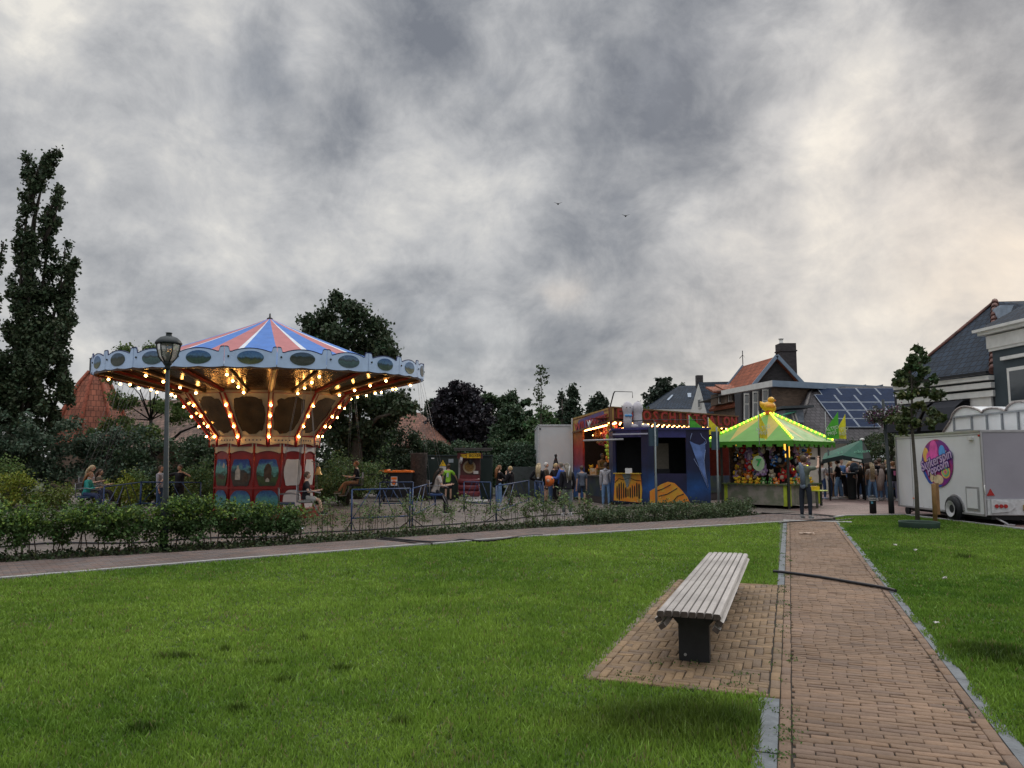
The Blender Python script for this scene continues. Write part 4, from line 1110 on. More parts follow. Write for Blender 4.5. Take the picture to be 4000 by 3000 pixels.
spine_tree('poplar_tree', 'tall windswept dark poplar towering at the left edge', 60, 30, [(60, 1800, .32), (75, 1400, .24), (105, 1100, .16), (135, 850, .08), (165, 720, .03)],
    [[(120, 1500, 50), (125, 1330, 40), (135, 1180, 34), (145, 1050, 26), (155, 930, 16)], [(70, 1750, 150), (85, 1500, 66), (98, 1300, 44), (105, 1130, 38), (118, 980, 34), (132, 830, 30), (152, 720, 26), (190, 650, 20), (228, 605, 5)],
     [(150, 830, 22), (135, 700, 26), (125, 650, 12), (130, 628, 3)], [(170, 760, 20), (200, 700, 10), (222, 690, 3)], [(180, 690, 14), (215, 640, 8), (236, 602, 3)],
     [(125, 1400, 46), (148, 1200, 38), (165, 1040, 32), (187, 900, 28), (205, 800, 26), (222, 730, 5)], [(190, 950, 26), (230, 860, 18), (252, 765, 4)], [(200, 880, 18), (240, 800, 8), (255, 790, 3)],
     [(150, 1350, 50), (190, 1200, 36), (215, 1080, 28), (230, 960, 14)], [(170, 1330, 40), (225, 1180, 30), (250, 1080, 22), (262, 1000, 6)], [(230, 1130, 24), (275, 1060, 12), (290, 1040, 3)],
     [(180, 1420, 46), (235, 1320, 34), (265, 1260, 20), (300, 1240, 10), (318, 1244, 3)], [(150, 1600, 90), (220, 1440, 60), (262, 1350, 36), (290, 1300, 14), (312, 1288, 3)], [(200, 1660, 80), (250, 1540, 45), (275, 1450, 25), (285, 1400, 5)],
     [(-60, 1700, 120), (-40, 1500, 90), (0, 1400, 50)]], 56000, .15, (.045, .070, .034), 3)
spine_tree('poplar_tree', 'second poplar mostly cut off by the left edge', -120, 31, [(-120, 1800, .3), (-90, 1300, .2), (-40, 1000, .06)],
    [[(-110, 1500, 110), (-80, 1200, 50), (-50, 1000, 34), (-22, 880, 12), (-8, 845, 3)], [(-90, 1300, 60), (-35, 1120, 24), (-10, 1010, 10), (4, 940, 3)], [(-90, 1400, 80), (-30, 1220, 20), (-5, 1120, 6)]], 12000, .15, (.045, .070, .034), 13)
# dark oak behind the ride
Y = 33; b0 = base_at(1390, Y); E_ = []
for px, py, rx, rz in ((1335, 1190, .45, .5), (1390, 1230, .55, .5), (1290, 1240, .5, .4), (1450, 1275, .4, .35), (1330, 1310, .9, .6), (1225, 1275, .35, .3), (1250, 1330, .5, .4), (1440, 1370, .7, .5), (1495, 1320, .3, .25), (1480, 1390, .35, .3), (1370, 1410, 1.0, .6), (1500, 1350, .2, .2), (1515, 1385, .15, .15), (1290, 1400, .7, .5),
                       (1380, 1550, 1.2, .8), (1500, 1580, .9, .7), (1280, 1600, .9, .8), (1400, 1700, 1.3, .8), (1540, 1610, .7, .6), (1590, 1600, .45, .4)):
    E_.append(ell(px, py, Y + rr.uniform(-1, 1), (rx, rx, rz), b0))
tree('oak_tree', 'large dark green tree rising behind the striped carousel roof', b0, [(0, 0, 0, .30), (.05, 0, 2.5, .24), (-.1, 0, 5, .15), (-.2, 0, 7.5, .05)], E_, 20, .42, 42000, .18, (.040, .064, .030), seed=5, shell=.3, trans=.1)
LB_ = 1.45
def bush(px, py, Y, rx, rz, n, size, col, seed, label, name='shrub', cat='shrub', two=None, group=None, lobes=5, ry=None, trans=.2, cr=.3, top=None):
    b_ = base_at(px, Y); c = at(px, py, Y).z; rr = random.Random(seed); E_ = []
    for k in range(lobes):
        a = rr.uniform(-1, 1); E_.append(((a * rx * .7, rr.uniform(-.5, .5) * (ry or rx) * .7, max(rz * .5, c + rr.uniform(-.6, .5) * rz)), (rx * rr.uniform(.4, .6), (ry or rx) * rr.uniform(.4, .6), rz * rr.uniform(.4, .6))))
    E_.append(((0, 0, c * .5), (rx * .8, (ry or rx) * .8, c * .55)))
    return tree(name, label, b_, [(0, 0, 0, .08), (.05, 0, max(.5, c * .6), .05), (.1, .05, c, .02)], E_, 18, cr, n, size, tuple(v * LB_ for v in col), seed=seed, cat=cat, two=two, group=group, trans=trans)
dk = (.030, .048, .026); md = (.048, .080, .030); yl = (.20, .24, .03)
# shrubbery behind the square, left to right
bush(60, 1760, 27.5, 2.2, 1.5, 9000, .13, (.036, .058, .036), 21, 'dark blue green bush below the poplar')
bush(330, 1790, 28.5, 2.4, 1.2, 9000, .12, (.036, .058, .038), 22, 'dark willow like bush below the red cone roof')
bush(620, 1800, 29.5, 2.4, 1.3, 9000, .12, (.030, .052, .026), 23, 'dark rounded bush left of the lamp post')
bush(820, 1800, 30, 2.2, 1.4, 8000, .12, (.028, .048, .024), 24, 'dark rounded bush between lamp post and drum')
bush(40, 1880, 25.2, 1.3, .8, 5000, .075, (.07, .11, .03), 25, 'yellow flowering bush at the left edge', two=yl)
bush(160, 1930, 25.6, 1.0, .6, 3000, .075, (.055, .09, .03), 26, 'smaller yellow green bush beside the left riders', two=(.12, .16, .03))
bush(470, 1920, 26, 1.0, .6, 4000, .075, (.06, .10, .03), 27, 'yellow speckled bush in front of the dark shrubs', two=yl)
bush(590, 1900, 28.2, 1.1, .7, 3500, .08, (.055, .095, .03), 28, 'green bush right of the yellow speckled one', two=(.15, .18, .03))
bush(800, 1880, 27.4, 1.3, 1.0, 5000, .08, (.06, .10, .035), 29, 'leafy bush touching the left side of the drum', two=(.14, .17, .04))
bush(1360, 1850, 27.8, 1.5, .8, 6500, .075, (.065, .105, .035), 30, 'light green flowering bush behind the brass bell', two=(.11, .16, .05))
bush(1240, 1850, 29, 1.6, 1.5, 6000, .12, (.026, .042, .022), 31, 'very dark bush directly right of the drum')
bush(1480, 1780, 34.5, 2.0, 1.6, 9000, .12, (.026, .042, .022), 32, 'dark tall bush behind the light green one')
bush(1600, 1790, 35.5, 1.9, 1.1, 8000, .12, (.030, .050, .026), 33, 'dark hedge like bush behind the orange lidded bin')
bush(1790, 1790, 36, 2.2, .95, 9000, .12, (.034, .060, .030), 34, 'leafy dark bush above the green cabinet')
bush(1960, 1790, 37, 1.8, 1.2, 7000, .13, (.040, .068, .034), 35, 'dark bush right of the boxing machine')
bush(2060, 1800, 36, 1.4, .9, 5000, .12, (.034, .058, .034), 36, 'dark bush beside the white truck box')
# trees further back
def btree(px, top, bot, Y, wpx, n, size, col, seed, label, lobes=11, cat='tree', name='tree', shape='round', two=None, group=None, trans=.12):
    b_ = base_at(px, Y); zt_ = at(px, top, Y).z; zb_ = min(at(px, bot, Y).z, .8); w2 = wpx / F * Y / 2; rr = random.Random(seed); E_ = []
    for k in range(lobes):
        f = (k + .5) / lobes; z = zb_ + (zt_ - zb_) * f
        if shape == 'cone': ww = w2 * (1.05 - f * .95)
        else: ww = w2 * math.sqrt(max(.06, 1 - (2 * f - .9) ** 2)) 
        r_ = max(.28, ww * rr.uniform(.45, .7)); rzz = min(r_, (zt_ - zb_) * .2)
        z = min(z, zt_ - rzz * .8)
        for sgn in ((1, -1) if ww > .5 else (rr.choice((1, -1)),)): E_.append(((sgn * max(0, ww - r_) * rr.uniform(.5, 1), rr.uniform(-.5, .5) * ww, z + rr.uniform(-.3, .3) * rzz), (r_, r_, rzz)))
    return tree(name, label, b_, [(0, 0, 0, .05 * zt_ * .7), (.05, 0, zb_ + .3, .03 * zt_), (0, 0, zt_ * .93, .02)], E_, 16, .12 + .035 * w2 + .1, int(n * 1.25), size, tuple(v * 1.4 for v in col), seed=seed, cat=cat, two=two, group=group, trans=trans)
btree(1800, 1487, 1760, 46, 300, 22000, .24, (.020, .018, .024), 41, 'dark purple beech between the swing ride and the green trees', lobes=10, name='beech_tree')
btree(1690, 1555, 1740, 50, 130, 6000, .24, (.034, .052, .034), 42, 'grey green tree at the left shoulder of the purple beech', lobes=6)
btree(1920, 1525, 1740, 52, 170, 9000, .26, (.036, .062, .030), 43, 'mid green tree right behind the purple beech', lobes=7)
btree(2010, 1535, 1790, 44, 210, 14000, .22, (.038, .066, .034), 44, 'bushy dark green tree left of the thin tall shoot', lobes=8)
btree(2120, 1610, 1800, 40, 210, 11000, .20, (.050, .090, .034), 45, 'brighter green tree behind the white truck box', lobes=7)
spine_tree('conifer_tree', 'narrow dark conifer left of the pair behind the truck', 2197, 70, [(2197, 1800, .3), (2196, 1560, .05)], [[(2197, 1760, 34), (2197, 1680, 28), (2197, 1620, 19), (2196, 1575, 9), (2195, 1548, 2)]], 4500, .3, (.045, .065, .042), 46, dens=3)
spine_tree('conifer_tree', 'wider dark conifer right of the pair behind the truck', 2243, 68, [(2243, 1800, .35), (2240, 1560, .05)], [[(2245, 1760, 48), (2246, 1690, 40), (2243, 1620, 30), (2240, 1570, 17), (2236, 1540, 10), (2236, 1526, 3)]], 7000, .3, (.045, .068, .042), 47, dens=3)
spine_tree('tree', 'small round distant tree above the shooting gallery sign', 2335, 75, [(2335, 1800, .3), (2335, 1600, .08)], [[(2335, 1760, 40), (2330, 1660, 42), (2332, 1610, 40), (2334, 1580, 30), (2336, 1562, 12)], [(2320, 1640, 20), (2310, 1600, 14)], [(2345, 1640, 20), (2362, 1606, 12)]], 6500, .34, (.045, .066, .044), 48, dens=3)
btree(2600, 1470, 1620, 72, 270, 13000, .36, (.024, .036, .024), 49, 'broad dark tree behind the far blue roofed house', lobes=8, name='oak_tree')
btree(2450, 1560, 1640, 74, 60, 2000, .34, (.028, .042, .028), 50, 'small dark tree left of the broad one behind the roofs', lobes=4)
btree(2500, 1570, 1640, 66, 70, 2500, .30, (.05, .085, .03), 51, 'small bright green tree beside the far blue roofed house', lobes=4)
btree(2280, 1640, 1760, 48, 170, 6000, .24, (.042, .072, .032), 52, 'low green trees row end behind the gallery', lobes=5)
btree(1500, 1555, 1700, 42, 170, 6000, .2, (.055, .09, .035), 53, 'lighter green tree under the right rim of the carousel', lobes=5)
# thin shoot standing above the green trees
b_ = base_at(2110, 38); rng = np.random.default_rng(60); root = empty('sapling_tree', b_, 0, 'thin tall young tree sticking up above the green trees', 'tree')
zt_ = at(2112, 1445, 38).z; MB().tube([(.1, 0, 0), (.02, 0, zt_ * .5), (.1, 0, zt_ * .8), (0, 0, zt_)], [.04, .03, .018, .008], 6).build('trunk', mat('bark_0.06', (.06, .05, .04)), root)
q = MB(); P = []
for k in range(26):
    z = zt_ - 3.4 * (k / 26) ** 1.0; c = Vector((.05, 0, z)); e = c + Vector((rr.uniform(-.35, .5) * (.4 + k / 26), rr.uniform(-.3, .3), .18)); q.tube([c, e], [.008, .003], 4)
    if rr.random() < .8: P.append(np.array([*e]) + rng.normal(size=(26, 3)) * np.array([.13, .13, .05]))
q.build('branches', MATS['bark_0.06'], root)
P = np.concatenate(P); V, Fc, cc = leaf_arrays(P, .13, np.tile(np.array((.05, .08, .035)), (len(P), 1)), .25, rng); npmesh('crown', V, Fc, cc, leafmat('leaf_0.2'), root)
# feathery light tree left under the rim
b_ = base_at(590, 33); E_ = []
for px, py, rx, rz in ((500, 1490, .9, .35), (620, 1480, .8, .3), (720, 1530, .8, .3), (440, 1570, .5, .35), (560, 1580, 1.0, .35), (690, 1610, 1.0, .35), (800, 1650, .8, .3), (470, 1660, 1.0, .25), (600, 1690, 1.1, .3), (380, 1680, .5, .2), (560, 1410, .5, .2), (510, 1375, .5, .1), (600, 1368, .25, .08)):
    E_.append(ell(px, py, 33 + rr.uniform(-.8, .8), (rx, rx, rz), b_))
tree('acacia_tree', 'feathery light green tree below the left rim of the carousel', b_, [(0, 0, 0, .2), (.1, 0, 1.8, .16), (-.1, 0, 3.4, .07)], E_, 16, .30, 15000, .12, (.11, .165, .05), seed=61, shell=.6, trans=.3, bark=(.02, .018, .015))
# young lime in the right lawn
b_ = gnd(3585, 2052); Yt = b_.y; E_ = []
for px, py, rx, rz in ((3592, 1370, .12, .14), (3575, 1400, .14, .16), (3610, 1410, .10, .12), (3590, 1440, .16, .14), (3560, 1430, .06, .08), (3525, 1455, .10, .10), (3600, 1470, .20, .14), (3570, 1490, .22, .16), (3515, 1490, .08, .08), (3635, 1485, .20, .16), (3590, 1530, .26, .2), (3540, 1545, .14, .12), (3650, 1545, .18, .14), (3590, 1590, .30, .18), (3530, 1620, .20, .14), (3660, 1610, .26, .14), (3490, 1645, .2, .12), (3690, 1635, .18, .10), (3570, 1650, .26, .10), (3520, 1670, .16, .08), (3640, 1660, .2, .08)):
    E_.append(ell(px, py, Yt + rr.uniform(-.3, .3), (rx, rx, rz), b_))
lime = tree('lime_tree', 'young broad leaved tree growing in the right lawn before the trailer', b_, [(0, 0, 0, .06), (.02, 0, 1.0, .048), (-.01, 0, 2.4, .036), (.04, 0, 3.6, .02), (.03, 0, 4.4, .006)], E_, 70, .095, 3700, .135, (.055, .090, .036), seed=71, shell=.3, cvar=.3, trans=.15, bark=(.09, .08, .07), two=(.075, .10, .035))
q = MB(); c = gnd(3610, 2062); q.lathe([(.44, -.02), (.46, .14), (.45, .16), (.43, .14), (.42, .0), (.44, -.02)], (0, 0, 0), 32, caps=False); o = q.build('watering_ring', mat('ring_rubber', (.012, .035, .022), .6), None, (c.x - .12, c.y, 0)); tag(o, 'low dark green rubber ring around the foot of the young tree', 'tree ring')
q = MB(); c = gnd(3655, 2052); q.lathe([(.055, 0), (.052, 1.02), (.045, 1.05), (.0, 1.06)], (0, 0, 0), 12); o = q.build('stake', mat('stake_wood', (.30, .17, .07), .7, .2, 6), None, (c.x, c.y, 0)); tag(o, 'round timber stake beside the young tree in the right lawn', 'stake')
MB().box((.14, .12, .66), (.10, .05, .80)).build('board', mat('board_wood', (.26, .14, .06), .7, .2, 6), o)
# espalier and climbing plants by the terrace
bush(3390, 1740, 36, .9, 1.0, 3500, .10, (.034, .052, .026), 81, 'dark shrub screen beside the green parasol', lobes=5)
bush(3480, 1720, 35, .9, 1.0, 3500, .10, (.045, .068, .03), 82, 'leafy shrub between flower post and white trailer', lobes=5)

# far tree line closing the gaps
rng = np.random.default_rng(99); P = []
for px, Y_, h_ in [(p, 62, 3.4 + 1.2 * math.sin(p * .011) + .8 * math.sin(p * .037)) for p in range(-900, 2500, 22)]:
    b_ = base_at(px, Y_); k_ = 130; P.append(np.stack([rng.normal(b_.x, .6, k_), Y_ + rng.normal(0, .8, k_), h_ * rng.random(k_) ** .7], 1))
P = np.concatenate(P); V, Fc, cc = leaf_arrays(P, .42, np.tile(np.array((.038, .058, .032)), (len(P), 1)), .3, rng)
tag(npmesh('distant_wood', V, Fc, cc, leafmat('leaf_0.1', .1)), 'low dark mass of distant trees filling the gaps between nearer ones', 'distant trees', kind='stuff')

# ------------------------------------------------------------------ blue barriers on the square
fblue = mat('barrier_blue', (.015, .045, .13), .5, .15, 6)
def barrier(px1, py1, px2, py2, label, h=.95, group='blue tubular crowd barriers around the ride', brace=True):
    a, b = gnd(px1, py1), gnd(px2, py2); d = b - a; L = d.length; d.normalize()
    t = empty('crowd_barrier', a, math.atan2(d.y, d.x), label, 'barrier', group)
    q = MB(); q.tube([(0, 0, h), (L, 0, h)], .018, 8); q.build('top_rail', fblue, t)
    q = MB(); q.tube([(0, 0, .28), (L, 0, .28)], .018, 8); q.build('bottom_rail', fblue, t)
    for x_ in (0, L): MB().tube([(x_, 0, 0), (x_, 0, h)], .020, 8).build('post', fblue, t)
    for x_ in (0, L):
        q = MB(); q.tube([(x_, -.28, .01), (x_, 0, .22), (x_, .28, .01)], .014, 6); q.tube([(x_ - .05, -.28, .012), (x_ + .05, -.28, .012)], .012, 5); q.tube([(x_ - .05, .28, .012), (x_ + .05, .28, .012)], .012, 5); q.build('foot', bsteel, t)
    if brace:
        for u0, u1 in ((.02, .32), (.28, .48), (.72, .52), (.98, .68)):
            MB().tube([(L * u0, 0, .28), (L * u1, 0, h)], .011, 6).build('brace', fblue, t)
    return t
barrier(1372, 2072, 1600, 2060, 'nearest blue barrier right of the boy on the swing')
barrier(1482, 2002, 1612, 2000, 'blue barrier in front of the orange lidded bin')
barrier(1610, 2060, 1700, 2000, 'blue barrier turned away beside the long haired girl')
barrier(1812, 1998, 1916, 2002, 'blue barrier in front of the boxing machine')
barrier(1938, 2038, 2066, 1985, 'blue barrier in front of the two children')
barrier(2090, 1990, 2122, 2000, 'short blue barrier beside the girl with white back print')
barrier(400, 2045, 545, 2000, 'blue barrier behind the hedge left of the lamp post')
barrier(548, 2000, 780, 2004, 'blue barrier behind the man in black')
# cables and hoses
def cable(label, pts, r=.022, name='cable', lift=.0):
    q = MB(); P = [gnd(*p) + Vector((0, 0, r + lift)) for p in pts]
    fine = []
    for i in range(len(P) - 1):
        p0, p1, p2, p3 = P[max(0, i - 1)], P[i], P[i + 1], P[min(len(P) - 1, i + 2)]
        for k in range(6):
            t = k / 6; fine.append(.5 * ((2 * p1) + (p2 - p0) * t + (2 * p0 - 5 * p1 + 4 * p2 - p3) * t * t + (3 * p1 - p0 - 3 * p2 + p3) * t ** 3))
    fine.append(P[-1]); q.tube(fine, r, 8)
    o = q.build(name, mat('cable_rubber', (.012, .012, .016), .5, .2, 20), None, uv=False); return tag(o, label, name)
cable('thick black cable crossing the brick path behind the bench', [(3020, 2240), (3055, 2243), (3200, 2262), (3340, 2286), (3440, 2303), (3500, 2318)], .020, lift=.012)
cable('thin black cable lying across the far end of the brick path', [(3040, 2048), (3075, 2043), (3160, 2038), (3265, 2036), (3330, 2030)], .014, lift=.012)
cable('black hose snaking on the sidewalk beside the hedge', [(1480, 2103), (1560, 2112), (1660, 2120), (1740, 2121), (1800, 2112), (1900, 2117), (2050, 2098), (2120, 2095)], .022, 'hose')
cable('second black hose lying close along the first on the sidewalk', [(1470, 2108), (1560, 2117), (1640, 2127), (1690, 2128)], .018, 'hose')
cable('long black cable on the square behind the sparse plants', [(1000, 2110), (1200, 2085), (1400, 2075), (1600, 2062), (1900, 2040), (2100, 2018), (2300, 2005), (2400, 2000)], .018)
cable('black cable on the square behind the dense hedge', [(-100, 2150), (200, 2125), (500, 2125), (800, 2105), (1100, 2100)], .02)
cable('black cable beside the duck stall near the man', [(2975, 2005), (3100, 2012), (3200, 2015), (3290, 2022)], .016)
# litter
def litter(px, py, label, s=(.14, .05, .02), col=(.6, .58, .54), rz=.2, name='paper_scrap'):
    c = gnd(px, py); q = MB(); rr = random.Random(px); n_ = 6; vs = []; fs = []
    for i in range(n_ + 1):
        for j in range(4): vs.append(((i / n_ - .5) * s[0] * 2, (j / 3 - .5) * s[1] * 2, .012 + rr.uniform(0, s[2])))
    for i in range(n_):
        for j in range(3): o = i * 4 + j; fs.append([o, o + 1, o + 5, o + 4])
    q.add(vs, fs); o = q.build(name, cmat(col, .8, 'paper'), None, (c.x, c.y, .012)); o.rotation_euler = (0, 0, rz)
    sm = o.modifiers.new('s', 'SOLIDIFY'); sm.thickness = .003
    return tag(o, label, 'litter')
litter(3150, 2089, 'white and orange wrapper lying on the far brick path', (.17, .05, .03), (.62, .50, .42))
litter(3497, 2137, 'white paper scrap on the right lawn nearest the path', (.03, .025, .04)); litter(3576, 2157, 'white paper scrap on the lawn below the young tree', (.025, .02, .04))
litter(3690, 2270, 'crumpled white scrap in the middle of the right lawn', (.02, .025, .05)); litter(3658, 2443, 'tiny white scrap lowest on the right lawn', (.025, .02, .02))
litter(1160, 2072, 'white bag behind the hedge near the drum', (.16, .08, .08), (.55, .6, .65)); litter(2762, 2016, 'white scrap at the foot of the low shrubs by the signpost', (.04, .03, .03)); litter(2880, 2008, 'white scrap below the duck stall shrubs', (.04, .03, .03))

# ------------------------------------------------------------------ bin, cabinet, boxing machine
c = gnd(1547, 1958); t = empty('waste_container', c, 0, 'black waste container with bright orange lid behind the barriers', 'waste bin')
blk = mat('black_plastic', (.012, .013, .018), .5, .2, 6); org = mat('orange_plastic', (.75, .16, .02), .45, .12, 5)
MB().prism([(-.55, -.38, .18), (.55, -.38, .18), (.64, -.45, 1.16), (-.64, -.45, 1.16)], (0, .85, 0)).build('body', blk, t)
q = MB(); q.prism([(-.68, -.50, 1.17), (.68, -.50, 1.17), (.66, -.5, 1.23), (.30, -.5, 1.26), (.28, -.5, 1.24), (-.3, -.5, 1.25), (-.32, -.5, 1.28), (-.66, -.5, 1.25)], (0, .95, 0)); q.build('lid', org, t)
for x_ in (-.45, .45): MB().tube([(x_ - .03, -.3, .09), (x_ + .03, -.3, .09)], .09, 12).build('wheel', blk, t)
q = MB(); q.box((-.02, -.475, .82), (.26, .008, .36), 0); q.box((-.02, -.481, .93), (.22, .006, .10), 1); q.tube([(-.02, -.479, .76), (-.02, -.485, .76)], .09, 20, 1); q.build('sticker', [white, org], t)
c0 = gnd(1668, 1950); c1 = gnd(1922, 1948); cx = (c0 + c1) / 2; wv = (c1.x - c0.x); gcab = mat('cabinet_green', (.012, .026, .024), .5, .15, 3)
zc = at(1700, 1777, c0.y).z
t = empty('transformer_cabinet', (cx.x, c0.y, 0), 0, 'wide dark green electricity cabinet with yellow warning triangle', 'utility cabinet')
MB().bb((-wv / 2, 0, 0), (wv / 2, 1.6, zc - .05)).build('body', gcab, t)
MB().bb((-wv / 2 - .04, -.05, zc - .05), (wv / 2 + .04, 1.65, zc)).build('roof', mat('cabinet_roof', (.02, .035, .04), .5), t)
for k in range(3): MB().bb((-wv / 2 + .08 + k * wv / 3, -.02, .1), (-wv / 2 + (k + 1) * wv / 3 - .04, -.001, zc - .12)).build('door', gcab, t)
yw = mat('sign_yellow', (.75, .48, .02), .5)
q = MB(); x0 = at(1730, 1820, c0.y).x - cx.x; z0 = at(1730, 1820, c0.y).z
q.prism([(x0 - .14, -.03, z0), (x0 + .14, -.03, z0), (x0, -.03, z0 + .25)], (0, .008, 0)); sgn = q.build('warning_sign', yw, t)
MB().prism([(x0 - .01, -.034, z0 + .06), (x0 + .03, -.034, z0 + .12), (x0, -.034, z0 + .12), (x0 + .02, -.034, z0 + .19), (x0 - .03, -.034, z0 + .11), (x0, -.034, z0 + .11)], (0, .003, 0)).build('flash_symbol', bsteel, sgn)
MB().bb((x0 - .14, -.03, z0 - .24), (x0 + .14, -.022, z0 - .02)).build('notice', white, t)
MB().bb((x0 + .24, -.03, z0 + .14), (x0 + .45, -.022, z0 + .30)).build('notice', cmat((.3, .36, .42)), t)
MB().bb((x0 - .50, -.03, z0 + .30), (x0 - .37, -.022, z0 + .35)).build('notice', white, t)
# boxing machine
c = gnd(1833, 1958); t = empty('boxing_machine', c, 0, 'dark red punching game machine with round dial under small roof', 'game machine')
mar = mat('maroon', (.13, .022, .03), .4, .2, 6); sc = c.y / F
mw = .42
MB().bb((-mw, 0, .0), (mw, .8, .18)).build('base', white, t); q = MB(); q.bb((-mw + .02, .02, .18), (mw - .02, .8, 1.05)); q.build('body', mar, t)
for k in range(3): MB().tube([(-mw - .02, -.03, .32 + .24 * k), (mw + .0, -.03, .32 + .24 * k)], .115, 14).build('padded_roll', mar, t)
q = MB(); q.bb((-mw + .04, .10, 1.05), (mw, .8, 1.72)); q.build('display_box', mat('maroon_dark', (.07, .02, .022), .4), t)
MB().tube([(-.01, .10, 1.38), (-.01, .07, 1.38)], .26, 30).build('dial', mat('dial_ivory', (.36, .30, .20), .5), t)
q = MB(); q.tube([(-.01, .069, 1.38), (-.01, .062, 1.38)], .19, 24); q.build('dial_face', mat('dial_gold', (.22, .13, .03), .45, .5, 14), t)
q = MB(); q.bb((.16, .06, 1.10), (.36, .09, 1.22)); q.build('coin_plate', white, t)
MB().bb((-mw - .04, .1, .18), (-mw + .04, .8, 1.95)).build('side_panel', cmat((.25, .25, .26)), t)
q = MB(); q.bb((-.48, -.25, 1.72), (.50, .85, 1.95)); q.build('header', mar, t)
q = MB(); q.bb((-.10, -.30, 1.74), (.47, -.25, 1.93)); sg = q.build('header_sign', yw, t)
text_obj('lettering', 'BOXER', mat('ink_dark', (.03, .01, .01), .5), .15, basis((.24, -.305, 1.835), (1, 0, 0), (0, -1, 0)), sg)
sg = MB().bb((-.34, -.285, 1.76), (-.12, -.25, 1.90)).build('header_sign', yw, t); text_obj('lettering', 'BOX', MATS['ink_dark'], .11, basis((-.23, -.29, 1.83), (1, 0, 0), (0, -1, 0)), sg)
MB().ball((.05, -.15, 1.62), (.10, .10, .15), 0, 14, 10).build('punch_ball', bsteel, t)
q = MB(); q.bb((-.62, -.45, 2.10), (.92, .9, 2.15)); q.bb((-.60, -.43, 2.03), (.90, -.38, 2.10)); q.build('roof', mat('roof_grey', (.07, .07, .07), .6), t)
q = MB(); q.bb((-.44, .5, 1.95), (-.38, .56, 2.10)); q.bb((.40, .5, 1.95), (.46, .56, 2.10)); q.build('roof_post', bsteel, t)
MB().tube([(-.38, -.32, 1.66), (-.28, -.30, 1.64)], .13, 12).build('glove_ball', cmat((.35, .35, .36)), t)
MB().bb((-.1, -.75, .02), (.75, -.1, .07)).build('foot_plate', white, t)
# tree stump like trunk
c = gnd(1632, 1955); q = MB(); q.lathe([(.40, 0), (.34, .4), (.33, 1.2), (.36, 1.9), (.35, 1.96)], (0, 0, 0), 18); o = q.build('tree_stump', mat('stump_bark', (.035, .026, .022), .95, .5, 10, .8), None, (c.x, c.y + .2, 0)); tag(o, 'thick dark cut tree trunk left of the green cabinet', 'tree trunk')
c = gnd(2010, 1940); q = MB(); q.bb((-.95, 0, 0), (.75, .5, 1.35)); o = q.build('distribution_box', mat('box_grey', (.06, .07, .07), .6), None, (c.x + .6, c.y, 0)); tag(o, 'low dark grey metal cabinet behind the two children', 'utility cabinet')
for x_ in (-.55, .3): MB().bb((x_ - .36, -.02, .08), (x_ + .4, -.002, 1.27)).build('door', MATS['box_grey'], o)

# ------------------------------------------------------------------ white truck box
p0 = at(2104, 1800, 32.6); p1 = at(2236, 1800, 32.6); zt_ = at(2110, 1661, 32.6).z
t = empty('truck_box', ((p0.x + p1.x) / 2, 32.6, 0), 0, 'tall plain white truck box left of the shooting gallery', 'trailer'); hw = (p1.x - p0.x) / 2
wh2 = mat('trailer_white', (.56, .58, .60), .45, .06, 1.2)
MB().bb((-hw, 0, .55), (hw, 5.5, zt_)).build('body', wh2, t)
q = MB(); q.bb((-hw - .02, -.03, zt_ - .03), (hw, 5.5, zt_ + .03)); q.bb((-hw - .02, -.03, .5), (-hw + .03, .0, zt_)); q.build('edge_trim', cmat((.5, .52, .54)), t)
MB().tube([(-hw + .07, -.03, zt_ - .16), (-hw + .07, 0.0, zt_ - .16)], .04, 10).build('marker_light', bsteel, t)
for y_ in (1.2, 4.4): MB().tube([(-hw + .05, y_, .38), (-hw + .3, y_, .38)], .38, 18).build('wheel', blk, t)
t2 = empty('folded_parasol', at(2172, 1960, 31.5), 0, 'folded dark parasol standing against the white truck box', 'parasol'); zz = gnd(2172, 1960).z
t2.location.z = 0; pz = at(2172, 1775, 31.5).z
MB().lathe([(.25, .55), (.22, .9), (.10, pz - .35), (.04, pz - .12), (.06, pz - .05), (.05, pz), (0, pz + .02)], (0, 0, 0), 10).build('canopy', bsteel, t2); MB().tube([(0, 0, 0), (0, 0, .6)], .03, 8).build('pole', bsteel, t2)

# ------------------------------------------------------------------ plush toys
def plush_proto(col, col2, ears='round'):
    q = MB(); q.ball((0, 0, -.02), (.13, .11, .15), 0, 12, 8); q.ball((0, -.02, .19), (.11, .10, .10), 0, 12, 8); q.ball((0, -.11, .17), (.05, .04, .035), 1, 8, 6); q.ball((0, -.09, -.03), (.08, .04, .09), 1, 8, 6)
    for sx in (-1, 1):
        q.ball((sx * .08, -.01, .28), (.04, .02, .045) if ears == 'round' else (.03, .02, .12), 0, 8, 6); q.ball((sx * .14, -.05, .04), (.045, .05, .08), 0, 8, 6); q.ball((sx * .08, -.10, -.14), (.055, .08, .05), 0, 8, 6)
        q.ball((sx * .035, -.115, .21), .012, 2, 6, 4)
    return q
PC = dict(pink=((.55, .16, .22), (.62, .40, .40)), cream=((.55, .47, .34), (.62, .58, .50)), yellow=((.72, .50, .04), (.72, .3, .04)), white=((.62, .62, .64), (.5, .5, .5)), orange=((.70, .22, .04), (.65, .45, .3)), brown=((.16, .08, .04), (.35, .24, .14)),
          lime=((.48, .62, .08), (.65, .25, .04)), black=((.015, .015, .02), (.3, .3, .3)), blue=((.05, .16, .45), (.5, .5, .5)), lilac=((.34, .22, .42), (.5, .42, .5)), green=((.10, .26, .08), (.5, .5, .3)), red=((.45, .03, .03), (.5, .4, .3)))
plm = {}
